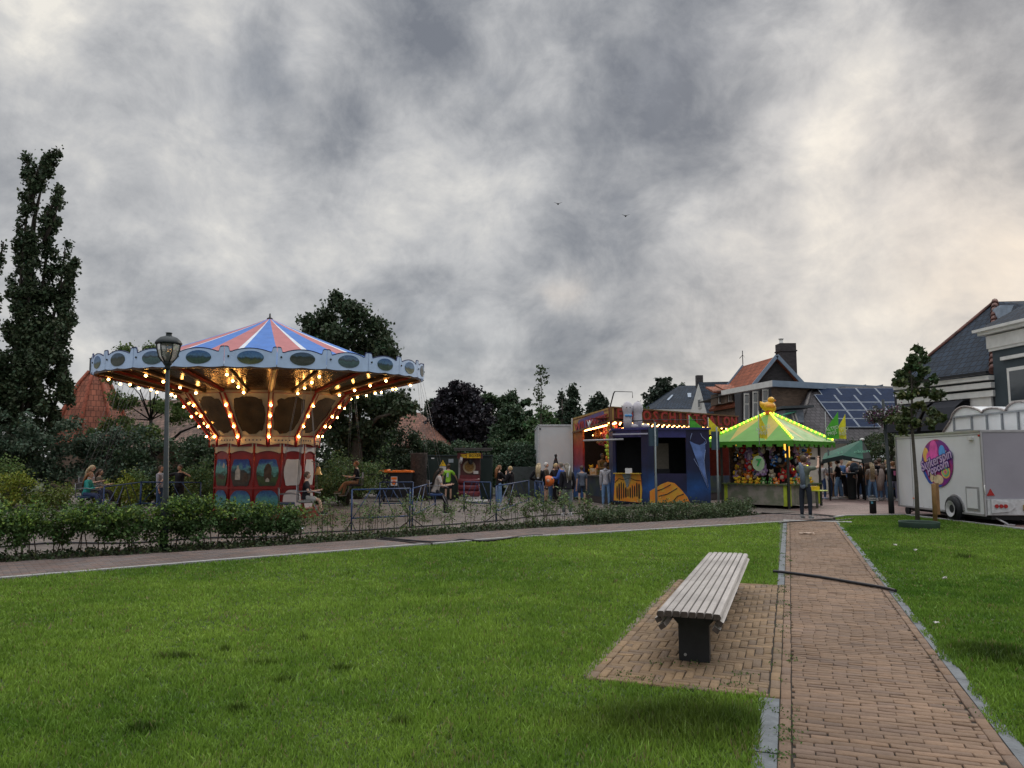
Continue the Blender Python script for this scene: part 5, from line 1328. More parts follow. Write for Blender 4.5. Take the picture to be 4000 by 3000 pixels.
def plush(c, col, where, scale=1.0, rz=0, grp=None):
    if (col, where) not in plm:
        o = plush_proto(*PC[col], ears='long' if col in ('white', 'lilac') else 'round').build('plush_toy', [cmat(PC[col][0], .9, 'plush'), cmat(PC[col][1], .9, 'plush'), bsteel], None, uv=False, fix=False)
        plm[(col, where)] = o; tag(o, '%s plush toy %s' % (col, where), 'plush toy', 'plush prizes ' + where)
    else:
        o = plm[(col, where)].copy(); C.objects.link(o)
    o.location = c; o.scale = (scale,) * 3; o.rotation_euler = (rnd.uniform(-.2, .2), rnd.uniform(-.4, .4), rz + rnd.uniform(-.5, .5)); return o

# ------------------------------------------------------------------ shooting gallery
Cn = Vector((3.72, 28.4, 0)); Dn = Vector((9.95, 33.2, 0)); An = Vector((2.62, 32.4, 0)); Bk = Dn + Vector((-2.4, 3.2, 0)); Bl = An + Vector((.3, 4.4, 0))
zC, zA, zD = at(2385, 1590, Cn.y).z, at(2243, 1633, An.y).z, at(2878, 1627, Dn.y).z
sgal = empty('shooting_gallery', (0, 0, 0), 0, 'wild west shooting gallery stall with red sign band and rows of bulbs', 'fairground stall')
g_or = mat('gallery_orange', (.42, .16, .03), .5, .25, 1.5, kind='two', col2=(.30, .09, .05)); g_red = mat('sign_red_brown', (.12, .022, .015), .5, .25, 3); g_ylw = mat('gallery_gold', (.40, .24, .06), .5, .2, 3)
nA = (Cn - An).normalized(); oA = Vector((nA.y, -nA.x, 0)); oA = oA if oA.x < 0 or oA.y < 0 else -oA
if oA.dot(Vector((-1, -.3, 0))) < 0: oA = -oA
dC = (Dn - Cn).normalized(); oC = Vector((dC.y, -dC.x, 0))
up3 = lambda p, z: Vector((p.x, p.y, z))
bh = .52
MB().prism([up3(An, zA - bh - .1), up3(Cn, zC - bh), up3(Cn, zC), up3(An, zA)], oA * -.12).build('side_sign', g_ylw, sgal)
fs_ = MB().prism([up3(Cn, zC - bh), up3(Dn, zD - bh), up3(Dn, zD), up3(Cn, zC)], oC * -.12).build('front_sign', g_red, sgal)
q = MB(); q.bar(up3(Cn, zC - bh) + oC * .02, up3(Dn, zD - bh) + oC * .02, .06, .06); q.bar(up3(Cn, zC) + oC * .02, up3(Dn, zD) + oC * .02, .06, .05); q.bar(up3(An, zA - bh - .1) + oA * .02, up3(Cn, zC - bh) + oA * .02, .06, .07); q.bar(up3(Cn, zC - bh), up3(Cn, zC), .09, .09); q.build('sign_frame', mat('gallery_brown', (.16, .08, .03), .5), sgal)
ltr = mat('letter_red', (.34, .03, .025), .45, .1, 4); ltr2 = mat('letter_shadow', (.20, .12, .03), .5)
for dz, m_, e_ in ((-.02, ltr2, .01), (0, ltr, .03)):
    for i, ch in enumerate('FOTOSCHIETSALON'):
        p = Cn.lerp(Dn, .055 + .9 * i / 14); zz = (zC + (zD - zC) * (i / 14)) - bh * .5
        text_obj('lettering', ch, m_, .56, basis(up3(p, zz + dz) + oC * e_ + dC * (dz * 1.5), dC, oC), fs_, .008, 1.05, .018)
pm = An.lerp(Cn, .52); tl = up3(Cn, zC) - up3(An, zA)
sp = MB().prism([up3(An.lerp(Cn, .10), zA - .1 + (zC - zA) * .1 - bh + .05), up3(An.lerp(Cn, .90), zC - bh + .04), up3(An.lerp(Cn, .82), zC - .10), up3(An.lerp(Cn, .18), zA - .12)], oA * .02).build('painted_sign', mat('sign_purple', (.16, .06, .16), .5, .4, 2.5, kind='two', col2=(.10, .08, .25)), sgal)
tl2 = up3(Cn, zC - bh) - up3(An, zA - bh - .1)
text_obj('lettering', 'WILD', ltr, .56, basis(up3(An.lerp(Cn, .29), zA - .42) + oA * .04, tl2, oA), sp, .008, 1.25, .01); text_obj('lettering', 'WEST', ltr, .56, basis(up3(An.lerp(Cn, .72), zA - .32) + oA * .04, tl2, oA), sp, .008, 1.25, .01)
q = MB(); pp = up3(An.lerp(Cn, .50), zA - .33) + oA * .045; q.ball(pp, (.05, .14, .13), 0, 10, 8); q.tube([pp + nA * -.30 + Vector((0, 0, .14)), pp + nA * -.15, pp, pp + nA * .15, pp + nA * .30 + Vector((0, 0, .14))], [.01, .03, .05, .03, .01], 6); q.tube([pp, pp + Vector((0, 0, -.22))], [.08, .03], 8); q.build('bull_skull', white, sp)
# corner posts, painted end panel
an2 = An + Vector((.32, -.9, 0))
q = MB(); q.prism([up3(An, .1), up3(an2, .1), up3(an2, zA - .05), up3(An, zA)], oA * -.08)
q.build('end_panel', mat('end_panel_paint', (.1, .1, .1), .5, .2, 1.2, kind='scene', args=(.35, [(0, (.03, .10, .26)), (.3, (.05, .10, .28)), (.42, (.22, .03, .06)), (.62, (.34, .03, .02)), (.8, (.42, .15, .03)), (1, (.46, .22, .05))])), sgal)
MB().bar(up3(An, .0) + oA * .05, up3(An, zA) + oA * .05, .05, .05).build('white_edge', white, sgal)
for p in (Dn, Bk, Bl, Cn + (Bl - An) * .0): MB().bar(up3(p, 0), up3(p, zC - bh), .10, .10).build('post', g_red, sgal)
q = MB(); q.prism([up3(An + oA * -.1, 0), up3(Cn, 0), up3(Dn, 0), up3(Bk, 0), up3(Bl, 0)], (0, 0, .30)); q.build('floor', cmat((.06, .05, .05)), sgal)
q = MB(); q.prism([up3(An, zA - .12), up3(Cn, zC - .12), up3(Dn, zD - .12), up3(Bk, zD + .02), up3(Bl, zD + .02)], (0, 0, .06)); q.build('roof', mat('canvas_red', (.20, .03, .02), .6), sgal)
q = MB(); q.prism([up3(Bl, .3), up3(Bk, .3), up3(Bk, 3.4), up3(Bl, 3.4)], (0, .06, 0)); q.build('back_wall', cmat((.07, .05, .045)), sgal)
q = MB(); q.prism([up3(Dn, .3), up3(Bk, .3), up3(Bk, 3.4), up3(Dn, 3.0)], (.05, .03, 0)); q.build('side_wall', mat('wall_wine', (.14, .03, .03), .6), sgal)
q = MB(); q.prism([up3(an2, .25), up3(Cn, .25), up3(Cn, 1.02), up3(an2, 1.02)], oA * -.1); q.build('counter_front', mat('counter_paint', (.025, .04, .07), .5, .4, 2.0, kind='two', col2=(.05, .07, .05)), sgal)
q = MB(); q.prism([up3(an2, 1.02) + oA * .12, up3(Cn, 1.02) + oA * .12, up3(Cn, 1.02) - oA * .5, up3(an2, 1.02) - oA * .5], (0, 0, .05)); q.build('counter_top', cmat((.09, .08, .08), .5), sgal)
q = MB(); q.prism([up3(Cn, .25), up3(Dn, .25), up3(Dn, 1.0), up3(Cn, 1.0)], oC * -.1); q.build('counter_front', MATS['counter_paint'], sgal)
# rows of bulbs under the awning
bulb_r = mat('bulb_warm_small', (1.0, .42, .12), emit=14)
cnt = 0
for row in range(4):
    for k in range(24):
        base = Cn - oC * (.35 + .28 * row); f = (k + .5 * (row % 2)) / 24
        if row < 2: p = (Cn.lerp(Dn, .02 + .95 * f)) - oC * (.25 + .5 * row); z = zC + (zD - zC) * f - bh - .02 - .03 * row
        elif row == 2: p = An.lerp(Cn, .05 + .93 * f) - oA * .3; z = (zA + (zC - zA) * f) - bh - .06
        else: p = An.lerp(Cn, .05 + .93 * f) - oA * .8; z = (zA + (zC - zA) * f) - bh - .22
        MB().ball(up3(p, z), .034, 0, 8, 6).build('bulb', bulb_r, sgal, uv=False)
q = MB(); q.prism([up3(An, zA - bh - .02) - oA * .15, up3(Cn, zC - bh + .1) - oA * .15, up3(Cn, zC - bh + .1) - oA * 1.1, up3(An, zA - bh - .02) - oA * 1.1], (0, 0, .03)); q.prism([up3(Cn, zC - bh + .12) - oC * .13, up3(Dn, zD - bh + .12) - oC * .13, up3(Dn, zD - bh + .12) - oC * 1.1, up3(Cn, zC - bh + .12) - oC * 1.1], (0, 0, .03)); q.build('awning_lining', mat('canvas_red', (.20, .03, .02), .6), sgal)
MB().tube([up3(an2.lerp(Cn, .62) - oA * .9, 1.05), up3(an2.lerp(Cn, .62) - oA * .85, 2.0)], .022, 8).build('neon_tube', mat('neon_green', (.05, 1, .25), emit=2.5), sgal)
# shelves + prizes
sh = An.lerp(Cn, .1) - oA * 1.6; she = An.lerp(Cn, .95) - oA * 1.5
for z_ in (1.25, 1.9, 2.35): MB().bar(up3(sh, z_), up3(she, z_), .3, .03).build('shelf', cmat((.10, .07, .05)), sgal)
q = MB()
for k in range(6):
    p = up3(sh.lerp(she, .1 + .13 * k), 1.28); q.box(p + Vector((0, 0, .28)), (.22, .1, .42), 0); q.box(p + Vector((0, -.06, .28)), (.14, .02, .30), 1)
q.build('prize_box', [cmat((.035, .05, .035)), cmat((.10, .14, .09))], sgal); 
rr = random.Random(5); hang = 'hanging in the shooting gallery'
for k in range(26):
    f = rr.random(); p = An.lerp(Cn, .10 + .85 * f) - oA * rr.uniform(.7, 1.7); plush(up3(p, rr.uniform(1.95, 2.75)), rr.choice(['pink', 'pink', 'cream', 'cream', 'brown', 'orange']), hang, rr.uniform(.9, 1.3), rz=-.6)
for k in range(8):
    p = Cn.lerp(An, .10) - oA * .12 + Vector((rr.uniform(-.06, .06), 0, 0)); plush(up3(p, 1.70 + k * .16), 'lime' if k % 3 else 'orange', 'strung in a column at the gallery corner', .85)
for k, (f, cc_) in enumerate(((.35, 'orange'), (.45, 'yellow'), (.2, 'yellow'))): plush(up3(An.lerp(Cn, f) - oA * .5, 1.22), cc_, 'sitting on the gallery counter', .8)
q = MB(); pb = up3(An.lerp(Cn, .55) - oA * .15, 1.2); q.box(pb, (.55, .30, .28), rz=.9); o = q.build('prize_crate', mat('crate_prints', (.45, .22, .07), .6, .6, 9, kind='two', col2=(.50, .42, .30)), None); tag(o, 'orange printed crate on the gallery counter', 'crate')
q = MB(); pc = up3(Cn - oA * .05 + oC * -.1, zC); q.tube([pc, pc + Vector((.14, 0, .52)), pc + Vector((.19, 0, .60))], .025, 6); q.tube([pc + Vector((.19, 0, .60)), pc + Vector((.85, 0, .58)), pc + Vector((.86, 0, .35))], .014, 6); q.build('lamp_bracket', bsteel, sgal)

# ------------------------------------------------------------------ blue ticket booth
P0b = gnd(2548, 1990); bx0, bx1, by = 3.52, 6.72, P0b.y; zb = at(2700, 1678, by).z
bt = empty('ticket_booth', (0, 0, 0), 0, 'blue ticket booth painted with storm and dripping cheese designs', 'booth')
bpaint = mat('booth_blue_paint', (.1, .1, .1), .45, .2, .9, kind='scene', args=(.4, [(0, (.01, .02, .06)), (.20, (.009, .055, .20)), (.34, (.007, .035, .12)), (.50, (.006, .011, .045)), (1, (.012, .010, .045))]))
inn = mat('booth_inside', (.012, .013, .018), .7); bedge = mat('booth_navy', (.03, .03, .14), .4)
Lc, Mc, Rc = Vector((bx0, by + .75, 0)), Vector((P0b.x - .12, by, 0)), Vector((bx1, by + .05, 0))
D2 = Vector((0, 2.0, 0))
def wall(a, b, z0, z1, mm, nm, th=.08, off=0.0):
    d = (b - a).normalized(); o_ = Vector((d.y, -d.x, 0)); return MB().prism([up3(a + o_ * off, z0), up3(b + o_ * off, z0), up3(b + o_ * off, z1), up3(a + o_ * off, z1)], o_ * -th).build(nm, mm, bt)
l1 = Lc.lerp(Mc, .08); l2 = Lc.lerp(Mc, .82); r1 = Mc.lerp(Rc, .10); r2 = Mc.lerp(Rc, .62)
zs, zh = 1.2, 2.44
wall(Lc, l1, .15, zb, bpaint, 'wall_panel'); wall(l2, Mc, .15, zb, bpaint, 'wall_panel'); wall(l1, l2, .15, zs, bpaint, 'wall_panel'); wall(l1, l2, zh, zb, bedge, 'wall_panel')
wall(Mc, r1, .15, zb, bpaint, 'wall_panel'); wall(r1, r2, .15, zs, bpaint, 'wall_panel'); wall(r1, r2, zh - .02, zb, bedge, 'wall_panel'); wall(r2, Rc, .15, zb, bpaint, 'wall_panel')
wall(Rc, Rc + D2 * .9, .15, zb, bpaint, 'wall_panel'); wall(Lc + D2 * .5, Lc, .15, zb, bpaint, 'wall_panel')
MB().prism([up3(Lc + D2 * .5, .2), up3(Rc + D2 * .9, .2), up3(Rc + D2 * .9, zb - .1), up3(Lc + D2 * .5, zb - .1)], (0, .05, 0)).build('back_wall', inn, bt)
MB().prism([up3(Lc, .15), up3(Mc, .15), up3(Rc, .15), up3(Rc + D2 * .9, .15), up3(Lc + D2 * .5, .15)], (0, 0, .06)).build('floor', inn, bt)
q = MB(); q.prism([up3(Lc + Vector((-.06, -.06, 0)), zb), up3(Mc + Vector((0, -.07, 0)), zb), up3(Rc + Vector((.05, -.06, 0)), zb), up3(Rc + D2 * .92, zb), up3(Lc + D2 * .55, zb)], (0, 0, .07)); q.build('roof', bedge, bt)
q = MB(); q.bar(up3(Lc, zb - .14) + Vector((0, -.08, 0)), up3(Mc, zb - .14) + Vector((0, -.08, 0)), .03, .05); q.build('rolled_blind', cmat((.4, .4, .5)), bt)
MB().tube([up3(Lc + Vector((-1.0, .25, 0)), 2.34), up3(Lc.lerp(Mc, .3) + Vector((0, -.12, 0)), 2.37)], .03, 8).build('awning_bar', cmat((.4, .4, .42)), bt)
# yellow dripping art left
ych = mat('cheese_yellow', (.55, .30, .03), .5, .25, 3, kind='two', col2=(.60, .20, .02)); ink = mat('ink_black', (.02, .012, .01), .5)
dL = (Mc - Lc).normalized(); oL = Vector((dL.y, -dL.x, 0)); LL = (l2 - l1).length
bp3 = lambda u, z, o_=.012: up3(l1 + dL * (u * LL), z * 1.22) + oL * o_
art = MB().prism([bp3(-.08, .22), bp3(.98, .18), bp3(1.02, .55), bp3(.96, .98), bp3(.0, .98), bp3(-.05, .6)], oL * .02).build('cheese_panel', ych, bt)
rr = random.Random(3); 
for k in range(11):
    u = .06 + k * .085; w_ = .022 + rr.random() * .016; zt2 = .56 + .16 * math.sin(k * .9) * .5 + rr.uniform(-.04, .06); zb2 = .26 + rr.uniform(0, .12)
    MB().prism([bp3(u - w_, zb2, .034), bp3(u, zb2 - .05, .034), bp3(u + w_, zb2, .034), bp3(u + w_, zt2, .034), bp3(u + w_ * .5, zt2 + .06, .034), bp3(u - w_ * .5, zt2 + .06, .034), bp3(u - w_, zt2, .034)], oL * .003).build('drip', ink, art)
MB().tube([bp3(-.02, .72, .036), bp3(.14, .84, .036), bp3(.32, .80, .036), bp3(.55, .86, .036), bp3(.75, .80, .036), bp3(.98, .78, .036)], .012, 5).build('outline', ink, art)
q = MB()
for a_, b_ in (((.26, .97), (.44, .60)), ((.62, .97), (.48, .60)), ((.30, .97), (.58, .97)), ((.36, .92), (.46, .70)), ((.54, .92), (.47, .70))): q.tube([bp3(*a_, .04), bp3((a_[0] + b_[0]) / 2 + .03, (a_[1] + b_[1]) / 2, .04), bp3(*b_, .04)], .010, 5)
q.prism([bp3(.29, .96, .035), bp3(.60, .96, .035), bp3(.46, .56, .035)], oL * .003); q.build('web_design', cmat((.20, .27, .30)), art)
dR = (Rc - Mc).normalized(); oR = Vector((dR.y, -dR.x, 0)); LR = (Rc - Mc).length; rp3 = lambda u, z, o_=.012: up3(Mc + dR * (u * LR), z) + oR * o_
rp4 = lambda u, z, o_=.012: rp3(u, z * 1.22, o_)
hill = MB().prism([rp4(.02, .18), rp4(.66, .18), rp4(.62, .34), rp4(.52, .55), rp4(.42, .72), rp4(.32, .76), rp4(.22, .70), rp4(.10, .58), rp4(.02, .50)], oR * .02).build('cheese_hill', ych, bt)
for a_, b_, c_ in (((.12, .50), (.22, .56), (.36, .68)), ((.16, .36), (.30, .42), (.46, .58)), ((.40, .24), (.46, .36), (.56, .42))): MB().tube([rp4(*a_, .036), rp4(*b_, .036), rp4(*c_, .036)], .016, 5).build('stripe', ink, hill)
# tornado
tor = mat('storm_blue', (.10, .17, .40), .5, .4, 2.5); torl = mat('lightning', (.30, .38, .62), .5)
q = MB(); q.prism([rp3(.68, 2.30), rp3(.75, 2.22), rp3(.84, 2.16), rp3(.90, 2.22), rp3(.93, 2.30), rp3(.93, 1.98), rp3(.90, 1.7), rp3(.92, 1.2), rp3(.955, .72), rp3(.90, 1.05), rp3(.82, 1.45), rp3(.76, 1.8), rp3(.72, 2.05)], oR * .006); tn = q.build('tornado', tor, bt)
q = MB(); q.tube([rp3(.72, 2.56, .02), rp3(.70, 2.45, .02), rp3(.69, 2.32, .02)], .008, 4); q.tube([rp3(.86, 2.56, .02), rp3(.885, 2.44, .02), rp3(.94, 2.34, .02), rp3(.95, 2.24, .02), rp3(.90, 2.16, .02)], .008, 4)
q.tube([rp3(.74, 1.7, .02), rp3(.82, 1.4, .02), rp3(.90, 1.0, .02), rp3(.955, .70, .02)], .006, 4); q.tube([rp3(.93, 2.0, .02), rp3(.905, 1.65, .02), rp3(.925, 1.2, .02), rp3(.965, .75, .02)], .006, 4); q.build('lightning_streak', torl, tn)
MB().bb((l1.x + .25, by + .15, zs), (l1.x + .48, by + .17, zs + .18)).build('notice', white, bt)
MB().bar(up3(l1, zs) + oL * .10, up3(l2, zs) + oL * .10, .22, .03).build('shelf', cmat((.5, .35, .05)), bt)
oc_ = Mc.lerp(Rc, .32) + Vector((0, .8, 0)); q = MB(); q.bb((-.22, -.06, .75), (.22, .06, 1.35)); q.bb((-.24, -.35, .6), (.24, .1, .68)); q.tube([(0, -.1, .2), (0, -.1, .62)], .04, 8); o = q.build('office_chair', inn, None, (oc_.x, oc_.y, .0)); tag(o, 'dark office chair inside the blue ticket booth', 'chair')
MB().prism([up3(r1 + Vector((.02, 1.2, 0)), .9), up3(r1 + Vector((.75, 1.2, 0)), .9), up3(r1 + Vector((.75, 1.2, 0)), 2.25), up3(r1 + Vector((.02, 1.2, 0)), 2.25)], (0, .03, 0)).build('inner_panel', cmat((.22, .20, .17)), bt)
# white plush figures on the booth roof
def tallplush(px, lean_, label, bow):
    c = at(px, 1682, by + .7); t = empty('plush_figure', (c.x, by + .7, zb + .07), 0, label, 'plush figure', 'tall white plush figures on the blue booth roof')
    w_ = mat('white_fur', (.52, .50, .54), .9, .1, 14, .3); q = MB()
    pr = [(r_ * .78, z_) for r_, z_ in ((.20, 0), (.20, .3), (.185, .48), (.20, .56), (.245, .66), (.235, .78), (.16, .88), (.06, .94), (0, .95))]
    q.lathe(pr, (0, 0, 0), 20); q.build('body', w_, t)
    if bow:
        q = MB(); q.ball((-.07, -.155, .44), (.07, .03, .045)); q.ball((.07, -.155, .44), (.07, .03, .045)); q.ball((0, -.17, .44), .025); q.build('bow', cmat((.10, .32, .62)), t)
        for sx in (-1, 1): MB().ball((sx * .06, -.178, .72), .02).build('eye', bsteel, t)
    q = MB(); q.ball((.24, -.05, .07), (.17, .14, .09)); q.build('foot', w_, t)
tallplush(2453, 0, 'tall white plush figure with blue bow on the booth roof', True); tallplush(2492, 0, 'tall white plush figure behind the one with blue bow', False)
bl = Lc + Vector((.25, .2, 0)); q = MB(); q.tube([up3(bl, zb + .05), up3(bl, zb + .32), up3(Mc + Vector((.25, .15, 0)), zb + .34), up3(Rc + Vector((-.15, .15, 0)), zb + .34), up3(Rc + Vector((-.15, .15, 0)), zb + .05)], .014, 6); q.tube([up3(Mc + Vector((.25, .15, 0)), zb + .34), up3(Mc + Vector((.25, .15, 0)), zb + .05)], .014, 6); q.build('roof_rail', bsteel, bt)

# ------------------------------------------------------------------ duck stall
DC = at(3010, 1800, 27.8); DC.z = 0; ds = empty('prize_stall', DC, R(4), 'green and yellow canopied duck prize stall lit by bulbs', 'fairground stall')
zap = at(3003, 1612, 27.8).z; zev = at(2965, 1720, 25.4).z; hd = 2.44
cor = [Vector((hd * math.sin(a_), -hd * math.cos(a_), 0)) for a_ in (R(-5), R(88), R(180), R(-92))]
gg = mat('canopy_green', (.12, .29, .055), .6, .1, 2); yy = mat('canopy_yellow', (.42, .32, .07), .6, .1, 2); gd = mat('canopy_trim', (.06, .24, .02), .6, .1, 3)
apx = Vector((0, 0, zap))
for i in range(4):
    a, b = cor[i], cor[(i + 1) % 4]; A_z, B_z = up3(a, zev), up3(b, zev)
    f1, f2, g1 = A_z.lerp(B_z, .34), A_z.lerp(B_z, .66), None
    up_ = Vector((0, 0, .02)); m1 = apx.lerp(A_z, .45); m2 = apx.lerp(B_z, .45)
    def tri(*p): return MB().prism(list(p), (0, 0, -.012))
    q = MB(); q.prism([apx, m1, A_z.lerp(B_z, .30)], (0, 0, -.01), 1); q.prism([apx, A_z.lerp(B_z, .30), A_z.lerp(B_z, .70)], (0, 0, -.01), 0); q.prism([apx, A_z.lerp(B_z, .70), m2], (0, 0, -.01), 1); q.prism([m1, A_z, A_z.lerp(B_z, .30)], (0, 0, -.01), 0); q.prism([m2, A_z.lerp(B_z, .70), B_z], (0, 0, -.01), 0)
    q.build('roof_panel', [gg, yy], ds)
    # castellated valance
    n_ = 9; vs = []; up4 = []; lo = []
    outl = [up3(a, zev), up3(b, zev)]
    for k in range(n_, 0, -1):
        t0, t1 = k / n_, (k - 1) / n_; tm = t1 + (t0 - t1) * .42
        outl += [up3(a.lerp(b, t0), zev - .20), up3(a.lerp(b, tm), zev - .20), up3(a.lerp(b, tm), zev - .12), up3(a.lerp(b, t1), zev - .12)]
    nn2 = Vector(((b - a).y, -(b - a).x, 0)).normalized()
    MB().prism(outl, nn2 * -.01).build('valance', gd, ds)
yb = mat('bulb_yellow', (.85, .9, .08), emit=1.7); gb = mat('bulb_green', (.25, .9, .05), emit=1.1)
for i in range(4):
    if i == 2: continue
    nb_ = 30
    for k in range(nb_):
        c = apx.lerp(up3(cor[i], zev), .04 + .95 * k / nb_) + Vector((0, 0, .05)); MB().ball(c, .042, 0, 8, 6).build('bulb', yb if k % 2 else gb, ds, uv=False)
hb = 1.78; cb = [c_ * (hb / hd) for c_ in cor]
paint = mat('stall_art', (.16, .18, .12), .6, .5, 3, kind='two', col2=(.28, .26, .22)); grn = mat('stall_lime', (.40, .50, .04), .5)
for i in range(4):
    a, b = cb[i], cb[(i + 1) % 4]; nn2 = Vector(((b - a).y, -(b - a).x, 0)).normalized()
    MB().prism([up3(a, .10), up3(b, .10), up3(b, .78), up3(a, .78)], nn2 * -.05).build('counter_panel', paint, ds)
    MB().prism([up3(a, .79), up3(b, .79), up3(b, .83), up3(a, .83)], nn2 * .10).build('counter_edge', cmat((.10, .14, .06)), ds)
    for u in (.02, .93): p = a.lerp(b, u); q_ = a.lerp(b, u + .05); MB().prism([up3(p, .08) + nn2 * .02, up3(q_, .08) + nn2 * .02, up3(q_, .79) + nn2 * .02, up3(p, .79) + nn2 * .02], nn2 * -.03).build('lime_strip', grn, ds)
    MB().bar(up3(a * 1.02, 0), up3(a * 1.02, zev), .07, .07).build('post', mat('post_dark', (.03, .035, .03), .5), ds)
MB().prism([up3(c_ * .98, .78) for c_ in cb], (0, 0, .03)).build('counter_top', cmat((.12, .11, .08)), ds)
# lit inner columns
lit = mat('lit_column', (1, .50, .06), emit=1.3)
for a_ in (cb[0] * .80 + Vector((.12, 0, 0)), cb[1] * .62, cb[3] * .66): MB().bar(up3(a_, 1.75), up3(a_, zev - .05), .16, .10).build('light_column', lit, ds)
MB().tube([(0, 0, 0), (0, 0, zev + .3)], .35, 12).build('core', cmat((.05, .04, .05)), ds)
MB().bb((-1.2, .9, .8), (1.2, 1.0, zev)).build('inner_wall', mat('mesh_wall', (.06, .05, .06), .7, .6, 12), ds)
for x_ in (.50, 1.12): 
    for k in range(5): MB().ball((x_ - .02 + .02 * (k % 2), -1.05 + abs(x_) * .4, 1.0 + k * .11), .038, 0, 8, 6).build('bulb', yb, ds, uv=False)
# flags and number
def flag(px, pyt, pyb, Y, col, label, wpx=60, txt=None, peak=False, dirx=1):
    b_ = at(px, pyb, Y); tz_ = at(px, pyt, Y); zz0, zz1 = b_.z, tz_.z; w_ = wpx / F * Y * dirx
    t = empty('pennant_flag', (b_.x, Y, zz0), 0, label, 'flag', 'pennant flags on the duck stall')
    H_ = zz1 - zz0; m_ = {'green': mat('flag_green', (.07, .38, .03), .6), 'yellow': mat('flag_yellow', (.70, .62, .03), .6)}[col]
    q = MB(); n_ = 8; vs = []; fs = []
    for k in range(n_ + 1):
        u = k / n_; y_ = .05 * math.sin(u * 5); vs += [(u * w_, y_, H_ * (.10 - .04 * u)), (u * w_, y_, H_ * (.36 + .64 * (u if peak else 1 - u)))]
    for k in range(n_): fs.append([2 * k, 2 * k + 2, 2 * k + 3, 2 * k + 1])
    q.add(vs, fs); o = q.build('cloth', m_, t); s_ = o.modifiers.new('s', 'SOLIDIFY'); s_.thickness = .006
    MB().tube([(0, 0, -.15), (0, 0, H_)], .012, 6).build('flag_pole', cmat((.4, .42, .44)), t)
    if txt:
        tw = cmat((.55, .62, .5)); cx_ = w_ * .45
        for j, l_ in enumerate(txt.split('\n')): text_obj('lettering', l_, tw, .17, basis((cx_, -.06, H_ * (.42 - .16 * j)), (1, 0, .25), (0, -1, 0)), o, .004)
    return t
flag(2693, 1622, 1700, 26.9, 'green', 'green pennant left above the blue booth roof', 50)
flag(2768, 1630, 1705, 26.9, 'yellow', 'yellow pennant at the left corner of the duck stall roof', 45, None)
flag(2966, 1604, 1722, 25.2, 'yellow', 'yellow pennant with logo on the front corner of the duck stall roof', 30, 'ALTIJD\nPRIJS')
flag(3228, 1608, 1722, 27.5, 'green', 'green pennant with white words at the right roof corner', 48, 'ALTIJD\nPRIJS', True)
flag(3272, 1617, 1722, 27.9, 'yellow', 'yellow pennant behind the green one at the right roof corner', 32, 'ALTIJD\nPRIJS', True)
c = at(2963, 1810, 25.1); t = empty('number_sign', c, 0, 'oval green sign with big number 7 on the duck stall', 'sign')
q = MB(); q.prism([(.20 * math.cos(a_), 0, .25 * math.sin(a_)) for a_ in [2 * PI * k / 28 for k in range(28)]], (0, .02, 0)); q.build('panel', mat('sign_pale_green', (.28, .40, .24), .5), t); text_obj('lettering', '7', mat('sign_number_green', (.03, .28, .06), .5), .32, basis((0, -.012, .02), (1, 0, .0), (0, -1, 0)), t, .008, 1, .012)
# rubber duck on top
c = Vector((DC.x, DC.y, zap)); dk_ = empty('giant_duck', c, 0, 'big yellow rubber duck figure on top of the stall roof', 'duck figure')
ym = mat('duck_yellow', (.74, .40, .03), .4, .08, 4); om = mat('duck_orange', (.70, .16, .03), .4)
q = MB(); q.ball((0, 0, .22), (.26, .20, .19), 0, 18, 12); q.tube([(-.16, 0, .24), (-.26, 0, .32), (-.31, 0, .41)], [.13, .09, .02], 10); q.ball((.09, 0, .16), (.18, .18, .15), 0, 14, 10); q.build('body', ym, dk_)
q = MB(); q.ball((.10, 0, .47), (.125, .12, .115), 0, 16, 12); q.build('head', ym, dk_)
q = MB(); q.ball((.235, 0, .455), (.055, .05, .022), 0, 10, 6); q.ball((.225, 0, .43), (.045, .045, .016), 0, 10, 6); q.build('beak', om, dk_)
for sy in (-1, 1): MB().ball((.17, sy * .09, .50), .02, 0, 8, 6).build('eye', bsteel, dk_); MB().ball((.02, sy * .17, .22), (.16, .05, .09), 0, 10, 8).build('wing', mat('duck_wing', (.70, .28, .03), .4), dk_)
MB().tube([(0, 0, -.08), (0, 0, .06)], .14, 12).build('stand', om, dk_)
rr = random.Random(8); pal = ['white', 'cream', 'lilac', 'pink', 'brown', 'black', 'yellow', 'orange', 'blue', 'green', 'red', 'white', 'cream', 'brown']
rot = Matrix.Rotation(R(4), 3, 'Z')
for side in (0, 3):
    a, b = cb[side] * .86, cb[(side + 1) % 4] * .86
    for k in range(46):
        u = rr.random(); z = .95 + 1.25 * rr.random(); p = rot @ (a.lerp(b, u) * rr.uniform(.72, .98))
        col_ = 'lilac' if (side == 3 and .3 < u < .9 and rr.random() < .3) else rr.choice(pal)
        plush(Vector((DC.x + p.x, DC.y + p.y, z)), col_, 'hanging in the duck stall', rr.uniform(.65, 1.15), rz=(.7 if side == 0 else -.7))
for k in range(14):
    u = k / 14; p = rot @ (cb[0] * .93).lerp(cb[1] * .93, .05 + .8 * u) if k % 2 else rot @ (cb[3] * .93).lerp(cb[0] * .93, .2 + .75 * u); 
    plush(Vector((DC.x + p.x, DC.y + p.y, .87)), rr.choice(['yellow', 'yellow', 'orange', 'green']), 'lying on the duck stall counter edge', .6)
